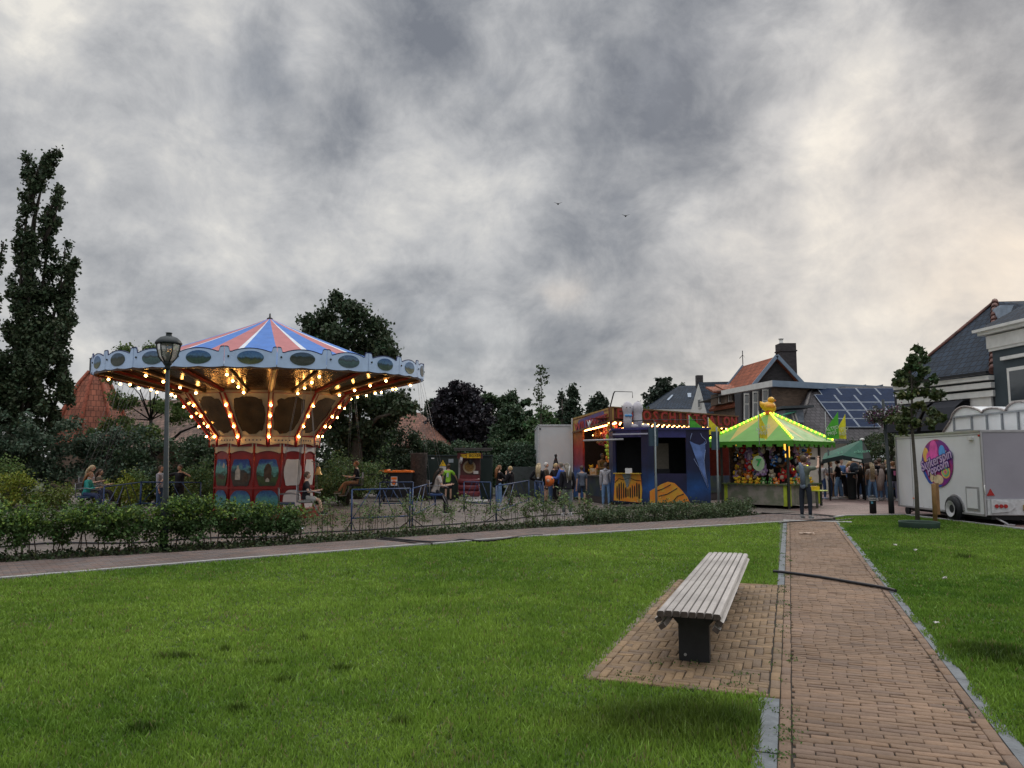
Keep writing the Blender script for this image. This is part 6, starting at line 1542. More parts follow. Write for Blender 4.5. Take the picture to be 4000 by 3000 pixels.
# side table right of the stall
c = at(3190, 1918, 26.6); t = empty('side_table', (c.x, 26.6, 0), 0, 'small lime table with yellow box right of the duck stall', 'table'); MB().tube([(0, 0, c.z), (0, 0, c.z + .03)], .38, 20).build('table_top', grn, t); MB().tube([(0, 0, 0), (0, 0, c.z)], .05, 8).build('leg', cmat((.2, .22, .2)), t)
o = MB().box((0, 0, .07), (.36, .25, .14)).build('yellow_box', yw, None, (c.x - .12, 26.6, c.z + .03)); tag(o, 'yellow box on the small lime table', 'box')

# ------------------------------------------------------------------ sign posts seen from behind
def signpost(px, pyb, pt, pb, w_, label):
    b_ = gnd(px, pyb); Y = b_.y; t = empty('sign_post', b_, 0, label, 'signpost'); z1 = at(px, pt, Y).z; z0 = at(px, pb, Y).z
    gp = mat('post_grey', (.16, .19, .20), .45, .12, 6, metal=.3)
    MB().tube([(0, 0, 0), (0, 0, 1.18), (0, 0, 1.2), (0, 0, z1 + .14)], [.036, .036, .026, .026], 12).build('pole', gp, t)
    q = MB(); ww = w_ / F * Y / 2; q.box((-ww * .35, .035, (z1 + z0) / 2), (ww * 2, .02, z1 - z0)); q.bb((-ww * 1.35, .0, z0), (-ww * 1.32, .04, z1)); q.bb((ww * .62, .0, z0), (ww * .65, .04, z1)); q.build('sign_plate', mat('sign_back_blue', (.035, .07, .105), .5, .15, 4), t)
signpost(2565, 2014, 1667, 1742, 36, 'grey sign post with dark blue plate in front of the ticket booth')
signpost(2808, 2003, 1685, 1757, 30, 'grey sign post with dark blue plate before the duck stall')

# ------------------------------------------------------------------ houses left and behind the ride
tile_red = mat('roof_tile_red', (.26, .085, .05), .75, .16, 4, .6, kind='tile', args=(.24, .34, .02)); tile_blue = mat('roof_tile_blue', (.018, .031, .052), .85, .16, 3, .7, kind='tile', args=(.26, .34, .03), col2=(.008, .012, .02))
tile_brown = mat('roof_tile_brown', (.14, .085, .065), .75, .2, 4, .6, kind='tile', args=(.24, .34, .02)); tile_dark = mat('roof_tile_dark', (.05, .045, .05), .7, .2, 4, .6, kind='tile', args=(.26, .32, .025))
brk = mat('brick_brown', (.15, .10, .07), .85, .15, 4, .4, kind='brick', args=(.22, .066, .008), col2=(.10, .09, .08)); brkd = mat('brick_grey', (.055, .05, .055), .8, .15, 4, .4, kind='brick', args=(.22, .066, .006), col2=(.03, .03, .03))
white_p = mat('painted_white', (.68, .68, .66), .6, .08, 3); gblue = mat('fascia_blue', (.20, .27, .36), .5, .08, 3); winglass = mat('window_glass', (.05, .06, .07), .08, .1, 2, spec=.8)
def house(label, name='house'): return empty(name, (0, 0, 0), 0, label, 'house')
def P(m, pts, ext, nm, par): return MB().prism([Vector(p) for p in pts], Vector(ext)).build(nm, m, par)
# cone roof (octagonal) at the left
Y = 42; t = house('house with steep red tiled cone roof left of the lamp post'); c = at(352, 1800, Y); za, zm = at(352, 1455, Y).z, at(352, 1530, Y).z; rw_ = 108 / F * Y
q = MB(); a0 = R(12)
prof = [(rw_ * 1.42, at(0, 1735, Y).z), (rw_ * .96, at(0, 1600, Y).z), (rw_ * .52, at(0, 1500, Y).z), (.32, za)]
q.lathe(prof, (c.x, Y, 0), 8, smooth=False, a0=a0); q.build('roof', tile_red, t)
for k in range(8):
    a = a0 + k * PI / 4; MB().tube([(c.x + (r_ + .02) * math.cos(a), Y + (r_ + .02) * math.sin(a), z + .03) for r_, z in prof], .10, 6).build('ridge_tiles', mat('ridge_red', (.26, .07, .04), .8, .3, 8), t)
MB().lathe([(.42, za - .1), (.30, za + .1), (.30, za + .75), (.34, za + .78)], (c.x, Y, 0), 12).build('chimney', mat('lead_grey', (.10, .11, .12), .6), t)
MB().lathe([(rw_ * 1.32, 0), (rw_ * 1.32, prof[0][1])], (c.x, Y, 0), 8, smooth=False, a0=a0).build('wall', brk, t)
d_ = MB(); dp = at(408, 1675, Y - rw_ * 1.25); d_.box((dp.x, dp.y, dp.z), (.75, .5, .06)); d_.box((dp.x, dp.y - .05, dp.z - .15), (.60, .4, .26), 1); d_.build('roof_window', [white_p, winglass], t)
# long brown roof
t = house('long low house with brownish tiled roof behind the acacia tree'); a, b = at(330, 1562, 46), at(905, 1562, 46); e1, e2 = at(330, 1745, 40), at(905, 1745, 40)
P(tile_brown, [e1, e2, (b.x, 46, a.z), (a.x, 46, a.z)], (0, .05, -.1), 'roof', t); P(brk, [(e1.x + .2, 41, 0), (e2.x - .2, 41, 0), (e2.x - .2, 41, e1.z + .3), (e1.x + .2, 41, e1.z + .3)], (0, 9, 0), 'wall', t); P(tile_brown, [(a.x, 46, a.z - .02), (b.x, 46, a.z - .02), (b.x, 52, e1.z), (a.x, 52, e1.z)], (0, 0, -.1), 'roof', t)
vp = at(447, 1640, 42); q = MB(); q.tube([(vp.x, 42, vp.z - 1.6), (vp.x, 42, vp.z)], .09, 8); q.lathe([(.16, -.1), (.16, .1), (0, .16)], (vp.x, 42, vp.z), 10); q.build('vent_pipe', white_p, t)
# red roof right of the ride
t = house('house with red hipped tile roof right of the carousel canopy'); Y = 45
r1, r2 = at(1545, 1612, Y + 3), at(1640, 1612, Y + 3); e1, e2 = at(1500, 1742, Y - 2), at(1756, 1742, Y - 2)
P(tile_red if False else mat('roof_tile_rust', (.17, .075, .05), .75, .2, 4, .6, kind='tile', args=(.24, .34, .02)), [e1, e2, r2, r1], (0, .05, -.12), 'roof', t); P(MATS['roof_tile_rust'], [e2, (e2.x + .4, Y + 8, e2.z), r2], (-.1, 0, -.1), 'roof', t)
P(white_p, [(e1.x, Y - 1.7, 0), (e2.x - .3, Y - 1.7, 0), (e2.x - .3, Y - 1.7, e1.z - .05), (e1.x, Y - 1.7, e1.z - .05)], (0, 8, 0), 'wall', t); q = MB(); q.box(((r1.x + r2.x) / 2, Y + 3.2, r1.z + .15), (.6, .6, 1.0)); q.build('chimney', brkd, t)

# ------------------------------------------------------------------ street houses
# A far blue hip roof
t = house('far house with blue grey hipped roof and two roof windows'); Y = 68
e0, e1 = at(2548, 1597, Y - 3), at(2690, 1597, Y - 3); r0, r1 = at(2655, 1506, Y + 2), at(2735, 1506, Y + 2); bk = at(2560, 1590, Y + 7)
P(tile_blue, [e0, (e1.x + 2, Y - 3, e0.z), (r1.x + 1, Y + 2, r0.z), r0], (0, .05, -.15), 'roof', t); P(tile_blue, [e0, r0, (e0.x - .8, Y + 7, e0.z)], (.05, 0, -.15), 'roof', t)
P(white_p, [(e0.x + .3, Y - 2.6, 0), (e1.x + 2, Y - 2.6, 0), (e1.x + 2, Y - 2.6, e0.z - .08), (e0.x + .3, Y - 2.6, e0.z - .08)], (0, 9, 0), 'wall', t); P(white_p, [(e0.x - .1, Y - 3.1, e0.z - .28), (e1.x + 2, Y - 3.1, e0.z - .28), (e1.x + 2, Y - 3.1, e0.z - .05), (e0.x - .1, Y - 3.1, e0.z - .05)], (0, .3, 0), 'gutter', t)
def onplane(px, py, p0, nrm):                        # ray against a roof or wall plane
    d = ray(px, py); o_ = Vector((0, 0, CAMH)); return o_ + d * ((Vector(p0) - o_).dot(nrm) / d.dot(nrm))
nr = (Vector((e1.x + 2, Y - 3, e0.z)) - e0).cross(r0 - e0).normalized(); nr = nr if nr.y < 0 else -nr
skyg = mat('skylight_glass', (.22, .28, .36), .12, .1, 2, spec=.8)
for qd in (((2685, 1535), (2700, 1535), (2700, 1551), (2687, 1551)), ((2604, 1562), (2625, 1541), (2630, 1543), (2612, 1563))):
    pts = [onplane(*p, e0 + nr * .08, nr) for p in qd]; P(skyg, pts, nr * -.06, 'roof_window', t)
# B white gable
t = house('white gabled house with steep dark tiled roof left of the orange roof'); ap_, lf, rt = at(2728, 1498, 59.5), at(2697, 1612, 61), at(2765, 1612, 58)
P(white_p, [(lf.x, 61, 0), (rt.x, 58, 0), rt, ap_, lf], (.15, .3, 0), 'gable_wall', t); rg = at(2872, 1490, 62); re_ = Vector((rt.x + 3.2, 60.5, rt.z))
P(tile_blue, [rt + Vector((-.1, -.15, -.1)), re_, rg, ap_ + Vector((0, 0, .1))], (.05, .1, -.1), 'roof', t); P(tile_blue, [lf, ap_ + Vector((0, 0, .1)), rg, (lf.x + 3, 67, lf.z)], (0, 0, -.1), 'roof', t)
P(brk, [(rt.x, 58.2, 0), (rt.x + 3.2, 60.6, 0), (rt.x + 3.2, 60.6, rt.z), (rt.x, 58.2, rt.z)], (0, .2, 0), 'wall', t)
nr = (rt - lf).cross(Vector((0, 0, 1))).normalized(); nr = nr if nr.y < 0 else -nr
pts = [onplane(*p, lf + nr * .05, nr) for p in ((2725, 1557), (2737, 1555), (2737, 1594), (2726, 1596))]; w_ = P(white_p, pts, nr * -.04, 'window', t); c_ = sum(pts, Vector()) / 4; P(winglass, [c_ + (p - c_) * .72 + nr * .02 for p in pts], nr * -.01, 'pane', w_)
q = MB(); cc_ = at(2734, 1490, 59.8); q.box((cc_.x, 60, cc_.z), (.5, .5, 1.0)); q.build('chimney', brkd, t)
# C orange roofed house
t = house('orange tiled house with dark gable, chimney and white edged eaves'); YR = 48.0
R1_, R2_ = at(3031, 1393, YR), None; zr = R1_.z; R2_ = Vector((at(2902, 1429, 52.9).x, 52.9, zr))
gl = at(2966, 1474, YR); gr_ = at(3120, 1488, YR); el2 = at(2767, 1602, 53.2); el = Vector((el2.x + 1.6, 48.6, el2.z))
ofs = Vector((0, -.12, 0)); low = R1_ + (gl - R1_) * ((R1_.z - el.z) / (R1_.z - gl.z)); 
orange_t = mat('roof_tile_orange', (.30, .085, .04), .75, .16, 4, .6, kind='tile', args=(.24, .34, .02))
P(orange_t, [R1_ + ofs, R2_, el2, low + ofs], (.08, 0, -.12), 'roof', t); lowr = R1_ + (gr_ - R1_) * 1.5; P(orange_t, [R1_ + ofs, lowr + ofs, lowr + Vector((-.4, 5, 0)), R2_], (-.05, 0, -.12), 'roof', t)
P(brkd, [(low.x + .3, YR + .15, 0), (lowr.x - .3, YR + .15, 0), (lowr.x - .3, YR + .15, lowr.z), (R1_.x, YR + .15, zr - .15), (low.x + .3, YR + .15, low.z)], (0, .3, 0), 'gable_wall', t)
for a, b in ((R1_, low), (R1_, lowr)): MB().bar(a + Vector((0, -.2, .04)), b + Vector((0, -.2, .04)), .10, .22).build('bargeboard', gblue, t)
MB().bar(R2_ + Vector((0, 0, .06)), el2 + Vector((0, 0, .06)), .15, .12).build('bargeboard', gblue, t)
P(brk, [(low.x + .35, YR + .4, 0), (el2.x + .3, 53, 0), (el2.x + .3, 53, el.z), (low.x + .35, YR + .4, el.z)], (.2, 0, 0), 'wall', t)
c_ = at(3072, 1440, YR + 1.2); q = MB(); q.box((c_.x, YR + 1.2, (zr + .55) - 1.0), (1.05, .9, 2.9)); q.box((c_.x, YR + 1.2, zr + .50), (1.15, 1.0, .08)); q.build('chimney', brkd, t); q = MB(); q.tube([(c_.x - .28, YR + 1.2, zr + .4), (c_.x - .28, YR + 1.2, zr + 1.35)], .13, 10); q.tube([(c_.x - .28, YR + 1.2, zr + 1.32), (c_.x - .28, YR + 1.2, zr + 1.36)], .18, 10); q.build('flue_pipe', white_p, t)
q = MB(); wv_ = R2_ + Vector((0, 0, .1)); q.tube([wv_, wv_ + Vector((0, 0, 1.0))], .03, 5); q.tube([wv_ + Vector((-.22, 0, .45)), wv_ + Vector((0, 0, .7)), wv_ + Vector((.22, 0, .45)), wv_ + Vector((0, 0, .25)), wv_ + Vector((-.22, 0, .45))], .025, 5); q.build('weather_vane', bsteel, t)
# dormers with two windows on the left slope
sn = (R2_ - R1_).cross(low - R1_).normalized(); sn = sn if sn.z > 0 else -sn
for (x0_, x1_, yt_, yb_) in ((2806, 2829, 1540, 1577), (2845, 2864, 1532, 1570)):
    Yd = onplane((x0_ + x1_) / 2, yb_ + 6, R1_, sn).y - .25; a, b = at(x0_ - 4, yb_ + 3, Yd), at(x1_ + 4, yb_ + 3, Yd); zt4 = at(x0_, yt_ - 4, Yd).z
    dm = P(brk, [a, b, (b.x, Yd, zt4), (a.x, Yd, zt4)], (0, 1.6, 0), 'dormer', t); P(orange_t, [(a.x - .3, Yd - .3, zt4 - .02), (b.x + .3, Yd - .3, zt4 - .02), (b.x + .3, Yd + 1.8, zt4 + .5), (a.x - .3, Yd + 1.8, zt4 + .5)], (0, 0, .12), 'dormer_roof', dm)
    q = MB(); a, b = at(x0_, yb_, Yd - .05), at(x1_, yb_, Yd - .05); zt5 = at(x0_, yt_, Yd - .05).z; q.bb((a.x, Yd - .06, a.z), (b.x, Yd - .01, zt5)); q.build('window', white_p, dm)
    for k in range(2): MB().bb((a.x + .07 + k * (b.x - a.x) / 2, Yd - .075, a.z + .10), (a.x - .04 + (k + 1) * (b.x - a.x) / 2, Yd - .062, zt5 - .10)).build('pane', winglass, dm)
# D grey corner house with white windows and long side wall
t = house('dark grey flat roofed corner building with tall white windows'); c0 = Vector((at(3027, 1500, 42).x, 42, 0)); zt6 = at(3027, 1497, 42).z; cl = Vector((at(2868, 1510, 46.5).x, 46.5, 0)); cr_ = Vector((at(3520, 1510, 46).x, 46, 0))
gw = mat('facade_grey', (.065, .065, .075), .7, .1, 2, .2)
P(gw, [up3(cl, 0), up3(c0, 0), up3(c0, zt6 - .2), up3(cl, zt6 - .2)], (.3, .4, 0), 'facade', t); P(brk, [up3(c0, 0), up3(cr_, 0), up3(cr_, zt6 - .2), up3(c0, zt6 - .2)], (-.1, .3, 0), 'side_wall', t)
P(gblue, [up3(c0, zt6 - .22) + Vector((-.3, -.45, 0)), up3(cr_, zt6 - .22) + Vector((.2, -.4, 0)), up3(cr_, zt6 + .12) + Vector((.2, -.4, 0)), up3(c0, zt6 + .12) + Vector((-.3, -.45, 0))], (0, .5, 0), 'fascia', t)
P(white_p, [up3(cl, zt6 - .3) + Vector((-.9, -.3, 0)), up3(c0, zt6 - .22) + Vector((-.3, -.45, 0)), up3(c0, zt6 + .12) + Vector((-.3, -.45, 0)), up3(cl, zt6 - .02) + Vector((-.9, -.3, 0))], (.2, .5, 0), 'cornice', t)
P(cmat((.06, .06, .06)), [up3(cl, zt6 - .06), up3(c0, zt6 - .06), up3(cr_, zt6 - .06), up3(cr_ + Vector((0, 9, 0)), zt6 - .06), up3(cl + Vector((0, 9, 0)), zt6 - .06)], (0, 0, .05), 'roof', t)
nf = Vector(((c0 - cl).y, -(c0 - cl).x, 0)).normalized(); nf = nf if nf.y < 0 else -nf
for (x0_, x1_, yt_, yb_, ym) in ((2905, 2927, 1537, 1640, 1578), (2939, 2961, 1529, 1630, 1572), (2977, 3000, 1521, 1620, 1565)):
    pts = [onplane(x, y, cl + nf * .04, nf) for x, y in ((x0_, yb_), (x1_, yb_), (x1_, yt_), (x0_, yt_))]; w_ = P(white_p, pts, nf * -.05, 'window', t)
    for ya, yb2 in ((yt_ + 5, ym - 3), (ym + 3, yb_ - 5)): P(winglass, [onplane(x, y, cl + nf * .06, nf) for x, y in ((x0_ + 5, yb2), (x1_ - 4, yb2), (x1_ - 4, ya), (x0_ + 5, ya))], nf * -.01, 'pane', w_)
    for xx in (x0_ - 12,): P(brkd, [onplane(x, y, cl + nf * .06, nf) for x, y in ((xx, 1640), (xx + 5, 1640), (xx + 5, 1520), (xx, 1520))], nf * -.05, 'pilaster', t)
for k, px in enumerate((3352, 3418, 3485)):
    c_ = at(px, 1486, 47.5); P(cmat((.12, .14, .17)), [(c_.x - .6, 47.5, zt6 + .12), (c_.x + .5, 47.5, zt6 + .12), (c_.x + .5, 47.5, zt6 + .50)], (0, .8, 0), 'roof_panel', t)
# E dark tiled roof with solar panels
t = house('low house with dark hipped roof carrying blue solar panels'); YE = 38.5
eL, eR = at(3105, 1722, YE), at(3640, 1722, YE); ridL, ridR = at(3171, 1510, YE + 5), at(3560, 1514, YE + 5); ze = eL.z
ridL.z = ridR.z = at(3171, 1510, YE + 5).z; eR.z = ze
P(tile_dark, [eL, eR, ridR, ridL], (0, .05, -.12), 'roof', t); bk_ = Vector((eL.x - .3, YE + 10, ze)); P(tile_dark, [eL, ridL, bk_], (.05, 0, -.12), 'roof', t)
MB().tube([eL, ridL], .12, 6).build('ridge_tiles', tile_dark, t)
cream_w = mat('plaster_cream', (.60, .56, .48), .8, .1, 2, .2)
P(cream_w, [(eL.x + .3, YE + .4, 0), (eR.x, YE + .4, 0), (eR.x, YE + .4, ze - .05), (eL.x + .3, YE + .4, ze - .05)], (0, 8, 0), 'wall', t); MB().bar(eL + Vector((0, -.08, -.08)), eR + Vector((0, -.08, -.08)), .12, .12).build('gutter', mat('gutter_grey', (.10, .11, .12), .5), t)
nr = (eR - eL).cross(ridL - eL).normalized(); nr = nr if nr.y < 0 else -nr
sol = mat('solar_cell', (.012, .024, .060), .6, .2, 5, spec=.08); salu = mat('solar_frame', (.26, .30, .36), .5)
hx_ = (eR - eL).normalized(); vx_ = nr.cross(hx_); vx_ = vx_ if vx_.z > 0 else -vx_
def spanel(o_, w_, h_): 
    pts = [o_, o_ + hx_ * w_, o_ + hx_ * w_ + vx_ * h_, o_ + vx_ * h_]; s_ = P(salu, pts, nr * -.05, 'solar_panel', t); i_ = .035
    P(sol, [o_ + hx_ * i_ + vx_ * i_ + nr * .006, o_ + hx_ * (w_ - i_) + vx_ * i_ + nr * .006, o_ + hx_ * (w_ - i_) + vx_ * (h_ - i_) + nr * .006, o_ + hx_ * i_ + vx_ * (h_ - i_) + nr * .006], nr * -.01, 'solar_cell', s_)
q00 = onplane(3180, 1540, eL + nr * .10, nr); q10 = onplane(3386, 1668, eL + nr * .10, nr); pitch_h = (q00 - q10).dot(vx_) / 4; pw = (onplane(3257, 1540, eL + nr * .1, nr) - q00).length
for r_ in range(4):
    for c_ in range([6, 5, 2, 2][r_]):
        if r_ >= 2 and c_ >= 3: continue
        skew = 0
        o_ = q00 - vx_ * pitch_h * (r_ + 1) + hx_ * (pw * c_ ); spanel(o_, pw - .03, pitch_h - .03)
u0 = onplane(3214, 1545, eL + nr * .10, nr); u1 = onplane(3214, 1512, eL + nr * .1, nr); hh = (u1 - u0).dot(vx_)
for c_ in range(5): spanel(u0 + hx_ * pw * c_ + vx_ * .04, pw - .03, min(hh, pitch_h) - .03)
a, b = at(3066, 1650, YE + .2), at(3140, 1650, YE + .2); P(mat('dormer_blue', (.28, .34, .42), .6), [a, b, (b.x, YE + .2, at(0, 1600, YE).z), (a.x, YE + .2, at(0, 1600, YE).z)], (0, 3, 0), 'dormer', t)
P(mat('zinc_roof', (.06, .07, .08), .6), [(a.x - .3, YE - .2, at(0, 1597, YE).z), (b.x + .4, YE - .2, at(0, 1592, YE).z), (b.x + .4, YE + 3, at(0, 1592, YE).z), (a.x - .3, YE + 3, at(0, 1597, YE).z)], (0, 0, .12), 'dormer_roof', t)
P(mat('awning_green', (.02, .16, .10), .6), [at(3048, 1624, YE - 1.0), at(3092, 1612, YE - 1.0), at(3112, 1605, YE + .15), at(3075, 1610, YE + .15)], (0, 0, -.05), 'awning', t)
for x_ in (3092, 3104): MB().tube([at(x_, 1612, YE + .1), at(x_ + 14, 1655, YE + .1)], .05, 6).build('window', white_p, t)
# F right dark roofed house + G tall grey facade
t = house('house at right with large blue black tiled roof and white cornices'); fA, fB, fC = Vector((15.9, 31.3, 4.72)), Vector((17.35, 27.0, 4.80)), at(3889, 1178, 31.2)
P(tile_blue, [fA, fB, fC], (.1, 0, -.14), 'roof', t); P(tile_blue, [fC + Vector((.02, 0, 0)), fB, (30, 22, 4.76), (30, 30, fC.z)], (0, .08, -.14), 'roof', t)
q = MB(); rdg = mat('ridge_tile_mixed', (.11, .045, .035), .7, .5, 3)
for k in range(15): a = fB.lerp(fC, k / 15); b = fB.lerp(fC, (k + .85) / 15); q.tube([a + Vector((-.03, 0, .05)), b + Vector((-.03, 0, .05))], [.15, .12], 8)
q.build('ridge_tiles', rdg, t); MB().tube([fA + Vector((0, 0, .05)), fC + Vector((0, 0, .05))], .07, 6).build('verge_tiles', rdg, t)
dF = (fB - fA); dF.z = 0; dF.normalize(); oF = Vector((-dF.y, dF.x, 0)); oF = oF if oF.x < 0 else -oF
P(mat('awning_back_wall', (.035, .04, .05), .7), [up3(fA, 0), up3(fB, 0), up3(fB, 4.6), up3(fA, 4.6)], oF * -3, 'wall', t)  # one even near-black colour over the whole wall behind the awnings
A0_, B0_ = fA + dF * .30, fB + dF * .05
for k, (z_, h_, o2) in enumerate(((4.52, .16, .34), (4.24, .20, .26), (3.93, .22, .18))): P(white_p, [up3(A0_, z_) + oF * o2, up3(B0_, z_) + oF * o2, up3(B0_, z_ + h_) + oF * o2, up3(A0_, z_ + h_) + oF * o2], oF * -.3, 'cornice', t)
MB().bar(up3(A0_, 4.74) + oF * .38, up3(B0_, 4.78) + oF * .38, .14, .1).build('gutter', bsteel, t)
P(white_p, [up3(fB, 0) - dF * .95 + oF * .1, up3(fB, 0) - dF * .1 + oF * .1, up3(fB, 3.93) - dF * .1 + oF * .1, up3(fB, 3.93) - dF * .95 + oF * .1], oF * -.3, 'pillar', t)
dkaw = mat('awning_black', (.012, .014, .022), .8)
for k, (u0_, u1_) in enumerate(((.12, .48), (.52, .80))):
    Lf = (fB - fA); Lf.z = 0; prof = [(0, 3.9), (.35, 3.85), (.75, 3.6), (1.0, 3.2), (1.1, 2.75)]
    q = MB(); vs = []
    for o2, z_ in prof: vs += [up3(fA + Lf * u0_, z_) + oF * (o2 + .12), up3(fA + Lf * u1_, z_) + oF * (o2 + .12)]
    q.add(vs, [[2 * j, 2 * j + 1, 2 * j + 3, 2 * j + 2] for j in range(4)]); q.add([vs[i] for i in (0, 2, 4, 6, 8)] + [up3(fA + Lf * u0_, 2.75) + oF * .12], [[0, 1, 2, 3, 4, 5]]); q.build('awning', dkaw, t)
t = house('tall dark grey blue house with white cornice cut by the right edge'); G0 = Vector((17.30, 26.95, 0)); dG = Vector((.10, -1, 0)).normalized(); G1 = G0 + dG * 9; oG = Vector((-1, -.1, 0)).normalized()
slate = mat('facade_slate', (.045, .062, .075), .7, .1, 2, .2)
P(slate, [up3(G0, 0), up3(G1, 0), up3(G1, 6.0), up3(G0, 6.0)], -oG * 6, 'facade', t)
for z_, h_, o2 in ((5.55, .10, .08), (5.65, .45, .12), (6.15, .12, .30), (6.27, .10, .42)): P(white_p, [up3(G0, z_) - dG * o2 + oG * o2, up3(G1, z_) + oG * o2, up3(G1, z_ + h_) + oG * o2, up3(G0, z_ + h_) - dG * o2 + oG * o2], -oG * (.3 + o2), 'cornice', t)
P(tile_blue, [up3(G0, 6.4) + oG * .3 - dG * .2, up3(G1, 6.4) + oG * .3, up3(G1, 8.6) - oG * 3, up3(G0, 8.6) - oG * 3 + dG * 2.2], (0, 0, -.1), 'roof', t)
P(mat('dormer_blue', (.28, .34, .42), .6), [at(3905, 1192, 29.5), at(3960, 1192, 29.5), at(3935, 1250, 29.5), at(3905, 1250, 29.5)], (.3, 1, 0), 'roof_dormer', t)
for (y0_, y1_, z0_, z1_) in ((26.25, 25.0, 1.6, 4.85), (23.2, 21.9, 1.6, 4.85)):
    p_, q_ = G0 + dG * (26.95 - y0_), G0 + dG * (26.95 - y1_); w_ = P(white_p, [up3(p_, z0_) + oG * .06, up3(q_, z0_) + oG * .06, up3(q_, z1_) + oG * .06, up3(p_, z1_) + oG * .06], -oG * .08, 'window', t)
    for za_, zb_ in ((z0_ + .12, z0_ + 2.0), (z0_ + 2.1, z1_ - .12)): P(winglass, [up3(p_, za_) + oG * .075 + dG * .12, up3(q_, za_) + oG * .075 - dG * .12, up3(q_, zb_) + oG * .075 - dG * .12, up3(p_, zb_) + oG * .075 + dG * .12], -oG * .01, 'pane', w_)
    P(white_p, [up3(p_, z1_ + .3) + oG * .12 - dG * .2, up3(q_, z1_ + .3) + oG * .12 + dG * .2, up3(q_, z1_ + .42) + oG * .12 + dG * .2, up3(p_, z1_ + .42) + oG * .12 - dG * .2], -oG * .15, 'lintel', w_)

# ------------------------------------------------------------------ scalloped kiosk behind the trailer
t = empty('scalloped_kiosk', (0, 0, 0), 0, 'white fair kiosk with scalloped arched top behind the trailer', 'kiosk'); kp = lambda px, py: at(px, py, 2000 and (14.95 * F / (px - 2000) / 1.0) * 1.0)
X0 = 14.95
def kpt(y_, z_): return Vector((X0, y_, z_))
yq = lambda px: X0 * F / (px - 2000) * 1.004
def zq(px, py): return at(px, py, yq(px)).z
wk = mat('kiosk_white', (.74, .76, .78), .5, .05, 2)
ys = [(3690, 1690)]; tops = []
cusps = [(3722, 1645), (3848, 1611), (3940, 1606), (4065, 1600), (4200, 1600)]
outl = [kpt(yq(3690), .3), kpt(yq(4200), .3)]; arc = []
for (xa, ya), (xb, yb), pk in zip(cusps[:-1], cusps[1:], (1588, 1594, 1568, 1570)):
    for k in range(12):
        f = k / 12; px = xa + (xb - xa) * f; base = ya + (yb - ya) * f; h_ = math.sin(PI * f) ** .62; py = base + (pk - base) * h_; arc.append(kpt(yq(px), zq(px, py)))
arc = [kpt(yq(3690), zq(3690, 1690))] + arc + [kpt(yq(4200), zq(4200, 1600))]
q = MB(); q.prism(outl + arc[::-1], (1.2, 0, 0)); q.build('body', wk, t)
MB().tube([p + Vector((-.03, 0, 0)) for p in arc], .035, 6).build('arched_trim', mat('trim_aged', (.30, .27, .26), .7, .5, 16), t)
ky = [yq(v) for v in (3736, 3806, 3866, 3926, 3990, 4050)]
zpt = zq(3740, 1630)
for y_ in ky: MB().bar(kpt(y_, .5) + Vector((-.03, 0, 0)), kpt(y_, zpt) + Vector((-.03, 0, 0)), .05, .05).build('frame_post', cmat((.25, .27, .29)), t)
MB().bar(kpt(ky[0], zpt) + Vector((-.04, 0, 0)), kpt(ky[-1], zpt) + Vector((-.04, 0, 0)), .05, .05).build('frame_rail', cmat((.25, .27, .29)), t)
MB().bar(kpt(ky[0], zpt - .45) + Vector((-.04, 0, 0)), kpt(ky[1], zpt - .45) + Vector((-.04, 0, 0)), .04, .04).build('frame_rail', cmat((.25, .27, .29)), t)

# ------------------------------------------------------------------ candyfloss trailer
tx0, ty0, ty1, tx1 = 12.12, 19.55, 23.9, 14.35; tz0, tz1 = .24, at(3838, 1683, 19.55).z
tr = empty('candyfloss_trailer', (0, 0, 0), 0, 'white sales trailer with round candyfloss and popcorn emblem', 'trailer')
tw_ = mat('trailer_gloss_white', (.72, .73, .76), .35, .05, 1.2); tshade = mat('trailer_shaded_white', (.30, .29, .34), .4, .05, 1.5); alu = mat('aluminium', (.42, .42, .44), .4, .1, 4, metal=.5)
P(tw_, [(tx0, ty0, tz0), (tx0, ty1, tz0 + .02), (tx0, ty1, tz1), (tx0, ty0, tz1)], (tx1 - tx0, 0, 0), 'body', tr)
P(tshade, [(tx0 + .03, ty0 - .012, tz0 + .42), (tx1 - .03, ty0 - .012, tz0 + .42), (tx1 - .03, ty0 - .012, tz1 - .04), (tx0 + .03, ty0 - .012, tz1 - .04)], (0, .01, 0), 'rear_door', tr)  # body white darkened to purple-grey, the rear face's shade put into the colour
for a, b in (((tx0, ty0, tz1), (tx0, ty1, tz1)), ((tx0, ty0, tz0), (tx0, ty0, tz1)), ((tx0, ty0, tz1), (tx1, ty0, tz1)), ((tx0, ty1, tz0), (tx0, ty1, tz1)), ((tx0, ty0, tz0), (tx0, ty1, tz0))): MB().bar(Vector(a) + Vector((-.01, -.01, 0)), Vector(b) + Vector((-.01, 0, 0)), .045, .05).build('edge_trim', alu, tr)
P(mat('bumper_white', (.52, .53, .55), .35), [(tx0 + .02, ty0 - .06, tz0 + .02), (tx1, ty0 - .06, tz0 + .02), (tx1, ty0 - .06, tz0 + .40), (tx0 + .02, ty0 - .06, tz0 + .40)], (0, .05, 0), 'bumper', tr)
lens = mat('tail_red', (.35, .02, .02), .25, .1, 4); sc2 = ty0 / F
bx = tx0 + .10; q = MB(); q.prism([(bx, ty0 - .10, tz0 + .06), (bx + .45, ty0 - .10, tz0 + .10), (bx + .62, ty0 - .10, tz0 + .22), (bx + .45, ty0 - .10, tz0 + .34), (bx, ty0 - .10, tz0 + .40)], (0, .05, 0)); lc = q.build('lamp_cluster', MATS['bumper_white'], tr)
